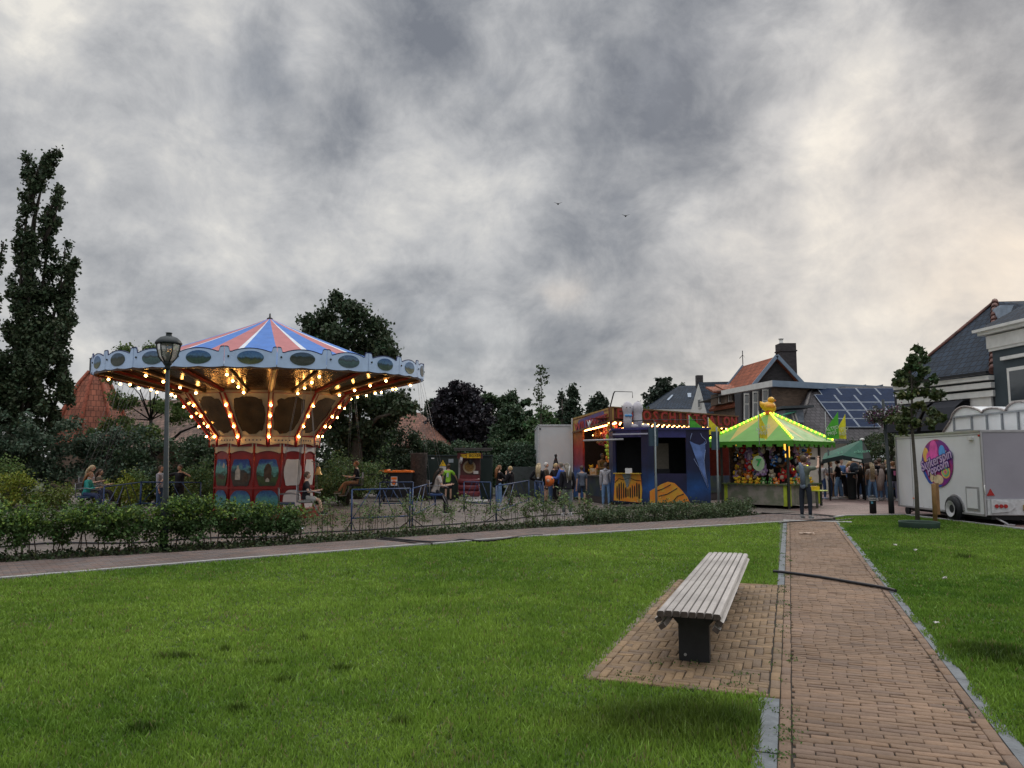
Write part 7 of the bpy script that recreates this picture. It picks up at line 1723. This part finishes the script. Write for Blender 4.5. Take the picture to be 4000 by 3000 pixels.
for k in range(3): MB().tube([(bx + .12 + .115 * k, ty0 - .10, tz0 + .24), (bx + .12 + .115 * k, ty0 - .125, tz0 + .24)], .048, 16).build('tail_light', lens, lc)
npl = P(mat('plate_yellow', (.42, .25, .03), .5), [(tx0 + .92, ty0 - .10, tz0 + .12), (tx0 + 1.48, ty0 - .10, tz0 + .12), (tx0 + 1.48, ty0 - .10, tz0 + .27), (tx0 + .92, ty0 - .10, tz0 + .27)], (0, .03, 0), 'number_plate', tr)
text_obj('lettering', '32-WNV-', mat('ink_dark', (.03, .01, .01), .5), .13, basis((tx0 + 1.2, ty0 - .108, tz0 + .195), (1, 0, 0), (0, -1, 0)), npl, .003, .9)
P(lens, [(tx0 + .04, ty0 - .03, tz0 + .50), (tx0 + .24, ty0 - .03, tz0 + .50), (tx0 + .14, ty0 - .03, tz0 + .68)], (0, .015, 0), 'reflector', tr)
sx_ = tx0 - .012
def side(y0_, z0_, y1_, z1_, m_, nm, par=tr, off=0, th=.015): return P(m_, [(sx_ - off, y0_, z0_), (sx_ - off, y1_, z0_), (sx_ - off, y1_, z1_), (sx_ - off, y0_, z1_)], (th, 0, 0), nm, par)
def sp_(px, py): 
    Y_ = (sx_) * F / (px - 2000) * 1.0
    p = onplane(px, py, (sx_, 0, 0), Vector((-1, 0, 0))); return p
h1, h2 = sp_(3778, 1992), sp_(3822, 1903); hf = side(h1.y + .0, h1.z, h2.y, h2.z, alu, 'hatch', off=.01); side(h1.y - .05, h1.z + .06, h2.y + .05, h2.z - .05, tw_, 'hatch_panel', hf, off=.02)
h1, h2 = sp_(3784, 1719), sp_(3801, 1708); side(h1.y, h1.z, h2.y, h2.z, white_p, 'vent', off=.05, th=.06)
for px, py in ((3569, 1946), (3787, 1960)): c_ = sp_(px, py); P(org, [(sx_ - .01, c_.y - .04, c_.z - .015), (sx_ - .01, c_.y + .04, c_.z - .015), (sx_ - .01, c_.y + .04, c_.z + .015), (sx_ - .01, c_.y - .04, c_.z + .015)], (.01, 0, 0), 'side_reflector', tr)
MB().tube([(sx_ - .02, ty0 + .02, tz1 - .12), (sx_ - .05, ty0 + .02, tz1 - .12)], .03, 8).build('marker_light', lens, tr)
# emblem
for k in (4,):
    y_ = ty0 + k * (ty1 - ty0) / 5; side(y_ - .006, tz0 + .03, y_ + .006, tz1 - .03, mat('seam_grey', (.30, .31, .32), .6), 'panel_seam', off=-.002, th=.012)
side(ty0 + .02, tz1 - .10, ty1 - .02, tz1 - .085, MATS['seam_grey'], 'panel_seam', off=-.002, th=.012)
for k in range(14): y_ = ty0 + .12 + k * .31; MB().tube([(sx_ - .004, y_, tz0 + .06), (sx_ - .012, y_, tz0 + .06)], .010, 6).build('rivet', alu, tr)
ce = sp_(3662, 1809); top_e, bot_e = sp_(3662, 1716), sp_(3662, 1903); ly, ry_ = sp_(3602, 1809), sp_(3723, 1809); rz_ = (top_e.z - bot_e.z) / 2; ryy = abs(ly.y - ry_.y) / 2; cy_ = (ly.y + ry_.y) / 2; cz_ = (top_e.z + bot_e.z) / 2
ev = lambda u, v, o_=.0: (sx_ - .012 - o_, cy_ - u * ryy, cz_ + v * rz_)
circ = lambda u, v, a, b, o_, n=24: [ev(u + a * math.cos(2 * PI * k / n), v + b * math.sin(2 * PI * k / n), o_) for k in range(n)]
em = P(mat('emblem_purple', (.20, .03, .26), .45, .5, 1.6, kind='two', col2=(.42, .03, .10)), circ(0, 0, 1, 1, .0, 40), (.01, 0, 0), 'emblem', tr)
q = MB(); cl_ = {'teal': (.02, .22, .42), 'pink': (.75, .10, .42), 'blue': (.10, .35, .80), 'yel': (.75, .45, .12), 'pop': (.70, .55, .35), 'lol': (.15, .55, .30), 'cyan': (.03, .10, .42)}
lay = [('cyan', [ev(*t_, .004) for t_ in ((-.98, -.1), (-.93, .25), (-.85, .1), (-.80, -.3), (-.55, -.7), (-.1, -.93), (.35, -.88), (.2, -.98), (-.2, -.99), (-.6, -.82), (-.88, -.45))]),
       ('pink', circ(-.15, .55, .27, .42, .006)), ('pink', circ(-.25, .25, .40, .30, .008)), ('blue', circ(.38, .45, .2, .30, .006)), ('yel', circ(-.68, .35, .18, .32, .006)), ('pop', circ(.05, -.68, .33, .20, .006)), ('pop', circ(-.35, -.55, .13, .25, .006)),
       ('yel', circ(.55, -.35, .28, .27, .006)), ('lol', circ(.55, -.35, .21, .2, .009)), ('yel', circ(.55, -.35, .13, .12, .012)), ('pink', circ(.55, -.35, .06, .05, .015))]
for k_, pts in lay: P(mat('print_' + k_, cl_[k_], .45), pts, (.003, 0, 0), 'printed_treat', em)
for txt, u, v, sz in (('Suikerspin', .0, .12, .40), ('Popcorn', .10, -.18, .33)):
    for m_, o_, bd in ((mat('print_outline', (.07, .04, .22), .4), .017, .03), (mat('print_letter', (.55, .40, .62), .4), .022, .006)):
        text_obj('lettering', txt, m_, sz, basis(ev(u, v, o_), (0, -1, .26), (-1, 0, 0)), em, .002, .98, bd)
# running gear
for y_ in (21.35, 22.0):
    if y_ == 22.0: continue
    w_ = empty('wheel_holder', (0, 0, 0)) if False else None
    whl = MB().lathe([(.14, -.09), (.33, -.09), (.345, -.05), (.345, .05), (.33, .09), (.14, .09)], (0, 0, 0), 28); o = whl.build('wheel', blk, tr); o.rotation_euler = (0, PI / 2, 0); o.location = (tx0 - .03, 20.85, .33)
    q = MB(); q.lathe([(0, .02), (.05, .04), (.17, .05), (.20, .09), (.22, .09)], (0, 0, 0), 24, caps=False); r_ = q.build('rim', cmat((.5, .5, .52), .4), o); r_.rotation_euler = (PI, 0, 0); r_.location = (0, 0, -.045)
q = MB(); q.prism([(sx_ - .015, 20.85 - .42 * math.cos(a_), .30 + .42 * math.sin(a_)) for a_ in [PI * k / 14 for k in range(15)]] + [(sx_ - .015, 20.85 - -.36 * math.cos(a_) * -1, .30 + .36 * math.sin(a_)) for a_ in [PI - PI * k / 14 for k in range(15)]], (.05, 0, 0)); q.build('wheel_arch', alu, tr)
MB().prism([(sx_ - .008, 20.85 - .38 * math.cos(a_), .28 + .40 * math.sin(a_)) for a_ in [PI * k / 14 for k in range(15)]], (.006, 0, 0)).build('wheel_well', bsteel, tr)
q = MB(); q.bb((tx0 + .2, ty0 + .1, .12), (tx1 - .2, ty1 - .2, tz0)); q.build('chassis', bsteel, tr)
q = MB(); jy = 23.4; q.tube([(tx0 - .02, jy, .12), (tx0 + .05, jy, .12)], .12, 16); o = q.build('jockey_wheel', blk, tr); q = MB(); q.tube([(tx0 + .0, jy, .12), (tx0 + .05, jy - .1, tz0)], .025, 6); q.tube([(tx0, jy - .2, .10), (tx0, jy - .8, tz0)], .02, 6); q.build('support_arm', bsteel, tr)
q = MB(); q.tube([(tx0 + .25, ty0 + .25, tz0), (tx0 + .45, ty0 - .15, .03)], .025, 6); q.box((tx0 + .47, ty0 - .18, .02), (.2, .14, .03)); q.build('support_leg', alu, tr)
for z_ in (.75, ): MB().tube([(tx0 - .0, ty0 - .03, z_ + .05), (tx0 - .03, ty0 - .06, z_ + .05), (tx0 - .03, ty0 - .06, z_ + .25), (tx0, ty0 - .03, z_ + .25)], .014, 6).build('handle', white_p, tr)

# ------------------------------------------------------------------ flower lamp post, bollard
b_ = gnd(3483, 2006); t = empty('flower_lamp_post', b_, 0, 'dark lamp post carrying baskets of white and purple flowers', 'lamp post'); zt7 = at(3447, 1560, b_.y).z; dx7 = at(3447, 1560, b_.y).x - b_.x + 0.14
MB().tube([(0, 0, 0), (0, 0, .8), (0, 0, .84), (-.10, 0, zt7)], [.085, .08, .06, .04], 12).build('pole', gpost, t)
rng = np.random.default_rng(90); cz = at(3460, 1625, b_.y).z
for sx in (-1, 1):
    cen = rng.normal(size=(60, 3)) * np.array([.16, .16, .11]) + np.array([sx * .28 - .06, 0, cz + .02 * sx]); n_ = 1500; i_ = rng.integers(0, 60, n_); Pq = cen[i_] + rng.normal(size=(n_, 3)) * .05
    col_ = np.tile(np.array((.045, .06, .028)), (n_, 1)); k_ = rng.random(n_); col_[k_ < .12] = (.45, .45, .46); col_[(k_ > .12) & (k_ < .34)] = (.16, .04, .12)
    q = MB(); q.lathe([(.05, -.16), (.20, -.08), (.24, .04)], (sx * .28 - .06, 0, cz - .05), 14); hb_ = q.build('flower_basket', mat('basket_dark', (.03, .03, .03), .8), t)
    V, Fc, cc = leaf_arrays(Pq, .06, col_, .2, rng); npmesh('flowers', V, Fc, cc, leafmat('leaf_0.2'), hb_)
b_ = gnd(3411, 2005); t = empty('bollard', b_, 0, 'short black bollard with two white bands beside the lamp post', 'bollard')
MB().lathe([(.10, 0), (.098, .50), (.095, .52), (.08, .545), (0, .55)], (0, 0, 0), 18).build('post', bsteel, t)
for z_ in (.40, .46): MB().tube([(0, 0, z_), (0, 0, z_ + .018)], .104, 18).build('band', white_p, t)
MB().bb((-.10, -.105, .30), (-.04, -.095, .37)).build('sticker', cmat((.1, .3, .4)), t)

# ------------------------------------------------------------------ terrace: parasol, van, tables
pr = empty('beer_parasol', (0, 0, 0), 0, 'dark green beer garden parasol tilted over the crowd', 'parasol'); YP = 31.5
pk = at(3368, 1717, YP); lc_ = at(3212, 1795, YP - .4); rc_ = at(3372, 1793, YP - 1.2); mc_ = at(3290, 1778, YP - 1.0); l2_ = at(3222, 1770, YP + 1.6); r2_ = at(3405, 1788, YP + .6)
pgm = mat('parasol_green', (.012, .085, .055), .7, .15, 3); pgd = mat('parasol_dark', (.010, .022, .025), .7)
for pts, m_ in (((pk, lc_, mc_), pgm), ((pk, mc_, rc_), pgm), ((pk, l2_, lc_), pgm), ((pk, rc_, r2_), pgd)): P(m_, pts, (0, 0, -.015), 'canopy_panel', pr)
dn_ = Vector((0, 0, -.17))
for a, b in ((lc_, mc_), (mc_, rc_), (rc_, r2_), (l2_, lc_)): P(pgd, [a, b, b + dn_, a + dn_], (0, .02, 0), 'valance', pr)
nn3 = (mc_ - pk).cross(rc_ - pk).normalized(); nn3 = nn3 if nn3.y < 0 else -nn3
text_obj('lettering', 'Heineken', mat('parasol_letter', (.05, .20, .12), .6), .32, basis(pk * .25 + mc_ * .34 + lc_ * .06 + rc_ * .35 + nn3 * .03, (rc_ - mc_) + Vector((0, 0, .22)), nn3), pr, .003)
lb = mc_.lerp(rc_, .45) + Vector((0, -.03, -.06)); P(white_p, [lb, lb + (rc_ - mc_).normalized() * .35, lb + (rc_ - mc_).normalized() * .35 + Vector((0, 0, -.08)), lb + Vector((0, 0, -.08))], (0, .01, 0), 'white_label', pr)
pp_ = at(3237, 1800, YP); MB().tube([(pp_.x, YP, 0), (pp_.x, YP, 2.1)], .035, 8).build('pole', gpost, pr); pk2 = at(3373, 1800, YP + .2); MB().tube([(pk2.x, YP + .2, 0), pk], .035, 8).build('pole', gpost, pr); MB().ball(pk, (.10, .10, .06), 0).build('cap', white_p, pr)
van = empty('parked_van', (0, 0, 0), 0, 'white parked van partly hidden behind the crowd', 'van'); vx, vy = at(3330, 1900, 37).x, 37; vw = mat('van_white', (.50, .52, .54), .3, .05, 2)
MB().prism([(vx, vy, .35), (vx + 4.8, vy, .35), (vx + 4.8, vy, 1.95), (vx + 1.9, vy, 1.98), (vx + .95, vy, 1.28), (vx + .1, vy, 1.05)], (0, 1.8, 0)).build('body', vw, van); MB().prism([(vx + 1.15, vy - .01, 1.22), (vx + 2.4, vy - .01, 1.22), (vx + 2.4, vy - .01, 1.80), (vx + 1.95, vy - .01, 1.80)], (0, .02, 0)).build('side_window', winglass, van)
for x_ in (.8, 3.9): MB().tube([(vx + x_, vy - .02, .34), (vx + x_, vy + .2, .34)], .34, 18).build('wheel', blk, van)
q = MB(); c_ = at(3330, 1950, 32.6); q.lathe([(.15, 0), (.17, .05), (.17, 1.06), (.30, 1.08), (.30, 1.12), (0, 1.13)], (0, 0, 0), 20); o = q.build('standing_table', mat('barrel_dark', (.035, .045, .05), .6, .2, 4), None, (c_.x, 32.6, 0)); tag(o, 'dark drum shaped standing table in front of the crowd', 'table')
pt_ = at(3500, 1900, 33); t = empty('picnic_table', (pt_.x, 33, 0), 0, 'wooden picnic table at the right end of the crowd', 'table'); pw_ = mat('table_wood', (.20, .12, .06), .7, .2, 4)
MB().bb((-.7, -.4, .72), (.9, .4, .76)).build('table_top', pw_, t)
for y_ in (-.75, .6): MB().bb((-.7, y_, .43), (.9, y_ + .22, .47)).build('bench_seat', pw_, t)
for x_ in (-.5, .7): q = MB(); q.tube([(x_, -.6, 0), (x_, -.2, .73)], .03, 6); q.tube([(x_, .6, 0), (x_, .2, .73)], .03, 6); q.tube([(x_, -.65, .42), (x_, .65, .42)], .025, 6); q.build('frame', pw_, t)
q = MB(); c_ = at(3255, 1890, 33.4); q.lathe([(.45, 0), (.05, .05), (.05, .98), (.55, 1.0), (.55, 1.04)], (0, 0, 0), 20); o = q.build('bar_table', pw_, None, (c_.x, 33.4, 0)); tag(o, 'round high bar table between the two standing men', 'table')
for (px, py, lab) in ((2180, 797, 'tiny dark bird high above the rooftops, left one'), (2444, 844, 'tiny dark bird lower right of the other')):
    c_ = at(px, py, 80); q = MB(); q.ball((0, 0, 0), (.10, .22, .08), 0, 8, 6); q.prism([(0, .1, .02), (-.45, -.02, .18), (0, -.1, .02)], (0, 0, .015)); q.prism([(0, .1, .02), (.45, -.02, .18), (0, -.1, .02)], (0, 0, .015)); o = q.build('bird', bsteel, None, c_); tag(o, lab, 'bird')

# ------------------------------------------------------------------ people
DK, BK, JE, LJ, WH = (.015, .015, .02), (.01, .01, .014), (.06, .11, .22), (.16, .28, .48), (.5, .5, .52)
PH = ((.35, .55, .35), (-.5, .8, .9)); REL = DOWN; HIP = ((.5, -.1, -.8), (-.6, .5, -.2)); FWD = ((.12, .35, -.9), (-.25, 1, .1)); CR = ((.2, .2, -1), (-.9, .8, .25))
c = gnd(3150, 2026); person('man in grey green t-shirt and dark jeans photographing at the path end', (c.x, c.y, 0), R(48), 1.84, ((.13, .15, .12), 'short'), ((.02, .026, .04), 'long'), (.22, .22, .22), ('brown', 'short'), armL=((.18, .78, .12), (-.35, .75, .85)), armR=((.2, .82, .05), (-.30, .75, .9)), lean=-.06, head=(0, .1))
bpy.context.view_layer.update()
c2 = Vector((c.x, c.y, 0)); fw = Vector((math.sin(R(48)), math.cos(R(48)), 0)); rt_ = Vector((fw.y, -fw.x, 0))
q = MB(); q.box((0, 0, 0), (.15, .012, .075)); o = q.build('phone', bsteel, None, c2 + fw * .52 + Vector((0, 0, 1.70))); o.rotation_euler = (0, 0, -R(48)); tag(o, 'dark phone held up by the man at the path end', 'phone')
q = MB(); q.tube([(-.05, 0, .30), (.0, -.02, .2), (.02, 0, -.05), (.02, .02, -.33)], [.03, .06, .075, .07], 10); q.ball((.02, 0, -.36), (.08, .05, .08)); o = q.build('draped_jacket', cmat((.14, .18, .24)), None, c2 - fw * .13 - rt_ * .02 + Vector((0, 0, 1.28))); o.rotation_euler = (0, 0, -R(48)); tag(o, 'blue grey jacket slung over the back of the photographing man', 'jacket')
gA = 'people around the rides and the gallery'
def PP(label, px, Y, face, H, top, bottom, shoes, hair, **k):
    g = k.pop('group', gA); p = at(px, 1800, Y); return person(label, (p.x, Y, 0), R(face), H, top, bottom, shoes, hair, group=g, **k)
PP('man in yellow and grey work shirt and navy shorts facing the cabinet', 1752, 31.2, 8, 1.55, ((.30, .62, .06), 'short'), ((.012, .014, .03), 'shorts'), DK, ('brown', 'short'), width=1.05, armL=((.3, .1, -1), (.1, .2, -1)), armR=((.5, .2, -.8), (.2, .4, -.6)), printcol=(.45, .5, .55))
PP('girl with long ginger hair in black sweater touching her face', 1949, 28.0, 60, 1.52, (BK, 'long'), (LJ, 'wide'), WH, ('ginger', 'long'), armR=((.1, .6, -.8), (-.5, .5, 1.0)), armL=CR)
PP('boy with short blond hair in black hoodie and camouflage trousers', 1994, 27.6, -60, 1.48, (BK, 'hoodie'), ((.05, .05, .04), 'wide'), DK, ('blond', 'short'), armL=FWD)
PP('girl with blond hair in black jacket with white back print', 2104, 27.4, 12, 1.60, (BK, 'jacket'), ((.03, .05, .09), 'long'), WH, ('lightblond', 'long'), printcol=(.5, .5, .5), armL=HIP)
PP('blond man in black bending over the orange ball', 2150, 28.4, 100, 1.62, (DK, 'jacket'), (JE, 'long'), DK, ('blond', 'short'), lean=.30, armL=FWD, armR=FWD, head=(0, -.35))
PP('white haired older person in brown jacket behind the bending man', 2132, 29.6, 110, 1.62, ((.10, .08, .06), 'long'), ((.05, .05, .06), 'shorts'), DK, ('white', 'short'), armL=CR)
PP('woman in bright blue jacket facing the orange ball', 2192, 28.2, -70, 1.62, ((.04, .10, .38), 'jacket'), ((.02, .03, .06), 'long'), DK, ('grey', 'short'), armL=FWD, armR=FWD)
PP('woman with long grey blond hair, black jacket and grey jeans', 2214, 22.9, -18, 1.62, (DK, 'jacket'), ((.14, .16, .18), 'wide'), WH, ('grey', 'long'), fat=1.18, armR=((.3, .05, -1), (-.1, .3, -1)))
PP('person in dark cap and long coat beside the white truck box', 2172, 30.2, 150, 1.6, (BK, 'jacket'), (BK, 'long'), DK, ('dark', 'short'))
PP('boy in grey t-shirt standing at the gallery counter', 2272, 27.6, -10, 1.50, ((.10, .12, .16), 'short'), ((.02, .025, .04), 'shorts'), DK, ('brown', 'short'))
PP('young person in white hoodie and light jeans beside the blue booth', 2366, 27.3, 20, 1.62, ((.42, .42, .46), 'hoodie'), (LJ, 'long'), WH, ('brown', 'short'))
o = person('showman in brown shirt standing inside the shooting gallery', tuple(at(2352, 1800, 30.2).xy) + (.3,), R(150), 1.68, ((.14, .08, .03), 'long'), (BK, 'long'), DK, ('dark', 'short'), group=gA, armL=FWD, armR=FWD, skinm=cmat((.14, .075, .045), .55, 'skin'))
PP('broad man in black t-shirt and cap on the far side of the hedge', 705, 25.4, -170, 1.55, (BK, 'short'), (BK, 'long'), DK, ('brown', 'short'), fat=1.35, width=1.3, armL=((.9, .3, -.3), (-.6, .6, .5)), armR=((.9, .3, -.3), (.2, .6, -.6)))
PP('person in white shirt half hidden by the lamp post', 628, 25.6, 90, 1.52, ((.38, .38, .44), 'long'), (JE, 'long'), ((.3, .4, .2)), ('brown', 'short'))
# orange ball
c = at(2143, 1879, 27.9); q = MB(); q.ball((0, 0, 0), (.21, .21, .20), 0, 20, 14); o = q.build('orange_ball', mat('ball_orange', (.70, .16, .03), .4), None, c)
q = MB(); q.ball((-.03, -.2, .02), (.06, .02, .06), 0, 10, 6); q.ball((.12, -.15, .1), (.05, .04, .05), 0, 10, 6); q.build('printed_patch', cmat((.6, .4, .32)), o); tag(o, 'big orange ball held by the bending blond man', 'ball')
q = MB(); q.tube([(0, 0, 0), (.03, 0, .22), (.07, 0, .5)], .014, 6); o = q.build('bag_strap', white, None, tuple(at(2216, 1800, 22.74).xy) + (.98,)); tag(o, 'white bag strap across the black jacket of the grey blond woman', 'bag')
gB = 'young people gathered on the terrace'
def CW(label, px, Y, face, H, top, bottom, shoes, hair, **k): return PP(label, px, Y, face, H, top, bottom, shoes, hair, group=gB, **k)
CW('man in white t-shirt and blue jeans right of the duck stall', 3209, 32.6, 60, 1.66, (WH, 'short'), ((.04, .08, .20), 'long'), (.35, .4, .6), ('dark', 'short'), armR=FWD, armL=FWD)
CW('tall man in black t-shirt and light jeans facing left', 3272, 32.6, -55, 1.74, (BK, 'short'), (LJ, 'wide'), WH, ('dark', 'short'), legL=((.25, .2, -1), (.15, -.05, -1)), legR=((.25, -.1, -1), (.1, -.1, -1)), armL=FWD)
CW('person in beige top seated behind the bar table', 3243, 34.2, 160, 1.5, ((.35, .27, .2), 'long'), (DK, 'long'), DK, ('brown', 'long'), armL=CR)
CW('person in black bending under the parasol', 3302, 33.4, -80, 1.45, (BK, 'long'), (BK, 'long'), (.3, .25, .2), ('dark', 'short'), lean=.5)
CW('girl with brown hair and dark backpack', 3334, 33.5, 25, 1.75, ((.40, .33, .30), 'short'), ((.30, .28, .28), 'long'), WH, ('ginger', 'long'), armR=FWD)
q = MB(); q.ball((0, 0, 0), (.20, .13, .27), 0, 14, 10); q.ball((0, -.11, -.06), (.14, .06, .14), 0, 10, 8); o = q.build('backpack', cmat((.02, .03, .045)), None, tuple(at(3336, 1800, 33.28).xy) + (1.30,)); tag(o, 'dark backpack worn by the brown haired girl', 'backpack')
CW('woman with very long dark hair all in black at the drum table', 3357, 32.4, 10, 1.50, (BK, 'short'), (BK, 'long'), DK, ('dark', 'verylong'), armL=HIP, armR=CR)
CW('girl with curly brown hair and orange top', 3373, 33.6, -30, 1.68, ((.55, .18, .05), 'short'), (JE, 'long'), WH, ('brown', 'long'))
CW('girl with brown hair in tan top behind the blond girl', 3386, 32.5, 20, 1.72, ((.30, .18, .10), 'tank'), ((.10, .16, .24), 'long'), DK, ('brown', 'long'))
CW('girl with long blond hair, cream top and light blue jeans', 3403, 31.6, 8, 1.60, ((.45, .38, .34), 'short'), (LJ, 'long'), WH, ('lightblond', 'verylong'), armL=((.35, .1, -1), (-.1, .4, -.9)), legL=((.14, .02, -1), (.05, -.05, -1)), legR=((.14, .02, -1), (.05, -.05, -1)))
CW('person in mint green top behind the blond girl', 3421, 33.3, 15, 1.70, ((.34, .42, .36), 'short'), (JE, 'long'), WH, ('brown', 'short'))
CW('tall person in black jacket and pale trousers', 3435, 32.2, -10, 1.80, (BK, 'jacket'), ((.26, .25, .30), 'long'), WH, ('brown', 'short'))
CW('person carrying a beige coat with jeans', 3447, 31.8, 30, 1.58, (BK, 'short'), (LJ, 'long'), WH, ('brown', 'long'), armL=HIP)
q = MB(); q.tube([(0, 0, .45), (.02, 0, .2), (-.06, 0, -.1), (-.1, 0, -.45)], [.06, .12, .15, .10], 10); o = q.build('hanging_coat', cmat((.30, .24, .22)), None, tuple(at(3440, 1800, 31.5).xy) + (.85,)); tag(o, 'beige coat hanging from an arm in the crowd', 'coat')
CW('person in pale top deep in the crowd left of the pole', 3461, 34.5, -150, 1.72, ((.36, .34, .36), 'short'), (JE, 'long'), WH, ('blond', 'short'))
CW('person in black sweater with pink back print', 3487, 31.2, 5, 1.66, (BK, 'long'), ((.22, .22, .32), 'long'), WH, ('ginger', 'short'), printcol=(.55, .16, .32))
CW('person in navy with peach sleeve behind the pink print', 3500, 32.8, 10, 1.66, ((.45, .22, .16), 'short'), ((.03, .05, .09), 'long'), DK, ('brown', 'long'))
CW('person in white cap and grey vest beside the trailer', 3517, 33.2, -20, 1.74, ((.20, .22, .26), 'short'), ((.03, .05, .1), 'long'), DK, ('white', 'short'))
CW('dark haired person right beside the trailer edge', 3512, 32.2, -60, 1.52, ((.10, .10, .12), 'long'), (JE, 'long'), DK, ('dark', 'long'))
CW('person in black turned away behind the picnic table', 3476, 34.6, 170, 1.7, (BK, 'long'), (DK, 'long'), DK, ('dark', 'short'))
CW('woman with denim shorts seen through the duck stall', 3097, 31.5, 0, 1.55, (BK, 'tank'), ((.10, .16, .26), 'shorts'), WH, ('brown', 'long'))

CW('man in light grey t-shirt between parasol pole and the tall man', 3240, 33.0, 100, 1.68, ((.30, .31, .33), 'short'), ((.05, .08, .16), 'long'), WH, ('blond', 'short'), armL=FWD)
CW('girl in pale pink top behind the drum table', 3318, 34.0, 150, 1.66, ((.48, .30, .30), 'short'), (LJ, 'long'), WH, ('blond', 'long'), armR=CR)
CW('girl in red top between the drum table and curly girl', 3347, 34.8, 170, 1.66, ((.40, .06, .05), 'short'), (JE, 'long'), WH, ('brown', 'long'))
CW('person in white shirt behind the orange top', 3364, 35.3, 160, 1.78, ((.46, .46, .48), 'short'), (JE, 'long'), WH, ('dark', 'short'))
CW('girl in light denim jacket left of the blond girl', 3392, 34.4, 190, 1.68, ((.20, .30, .44), 'jacket'), (DK, 'long'), WH, ('blond', 'long'))
CW('boy in grey hoodie right of the mint top', 3424, 35.0, 175, 1.74, ((.22, .22, .24), 'hoodie'), (JE, 'long'), WH, ('brown', 'short'))
CW('girl in white top between pole and pink print', 3472, 32.8, 160, 1.64, ((.48, .47, .46), 'short'), (LJ, 'long'), WH, ('lightblond', 'long'), armL=FWD)
CW('boy in dark red sweater behind the picnic table', 3494, 35.2, 185, 1.74, ((.20, .04, .04), 'long'), (JE, 'long'), DK, ('brown', 'short'))
CW('girl in cream top at the picnic table end', 3506, 34.4, 150, 1.66, ((.44, .38, .30), 'short'), (LJ, 'long'), WH, ('blond', 'long'))
CW('man in blue shirt far behind the parasol pole', 3285, 35.0, 175, 1.76, ((.08, .16, .34), 'long'), (DK, 'long'), DK, ('brown', 'short'))
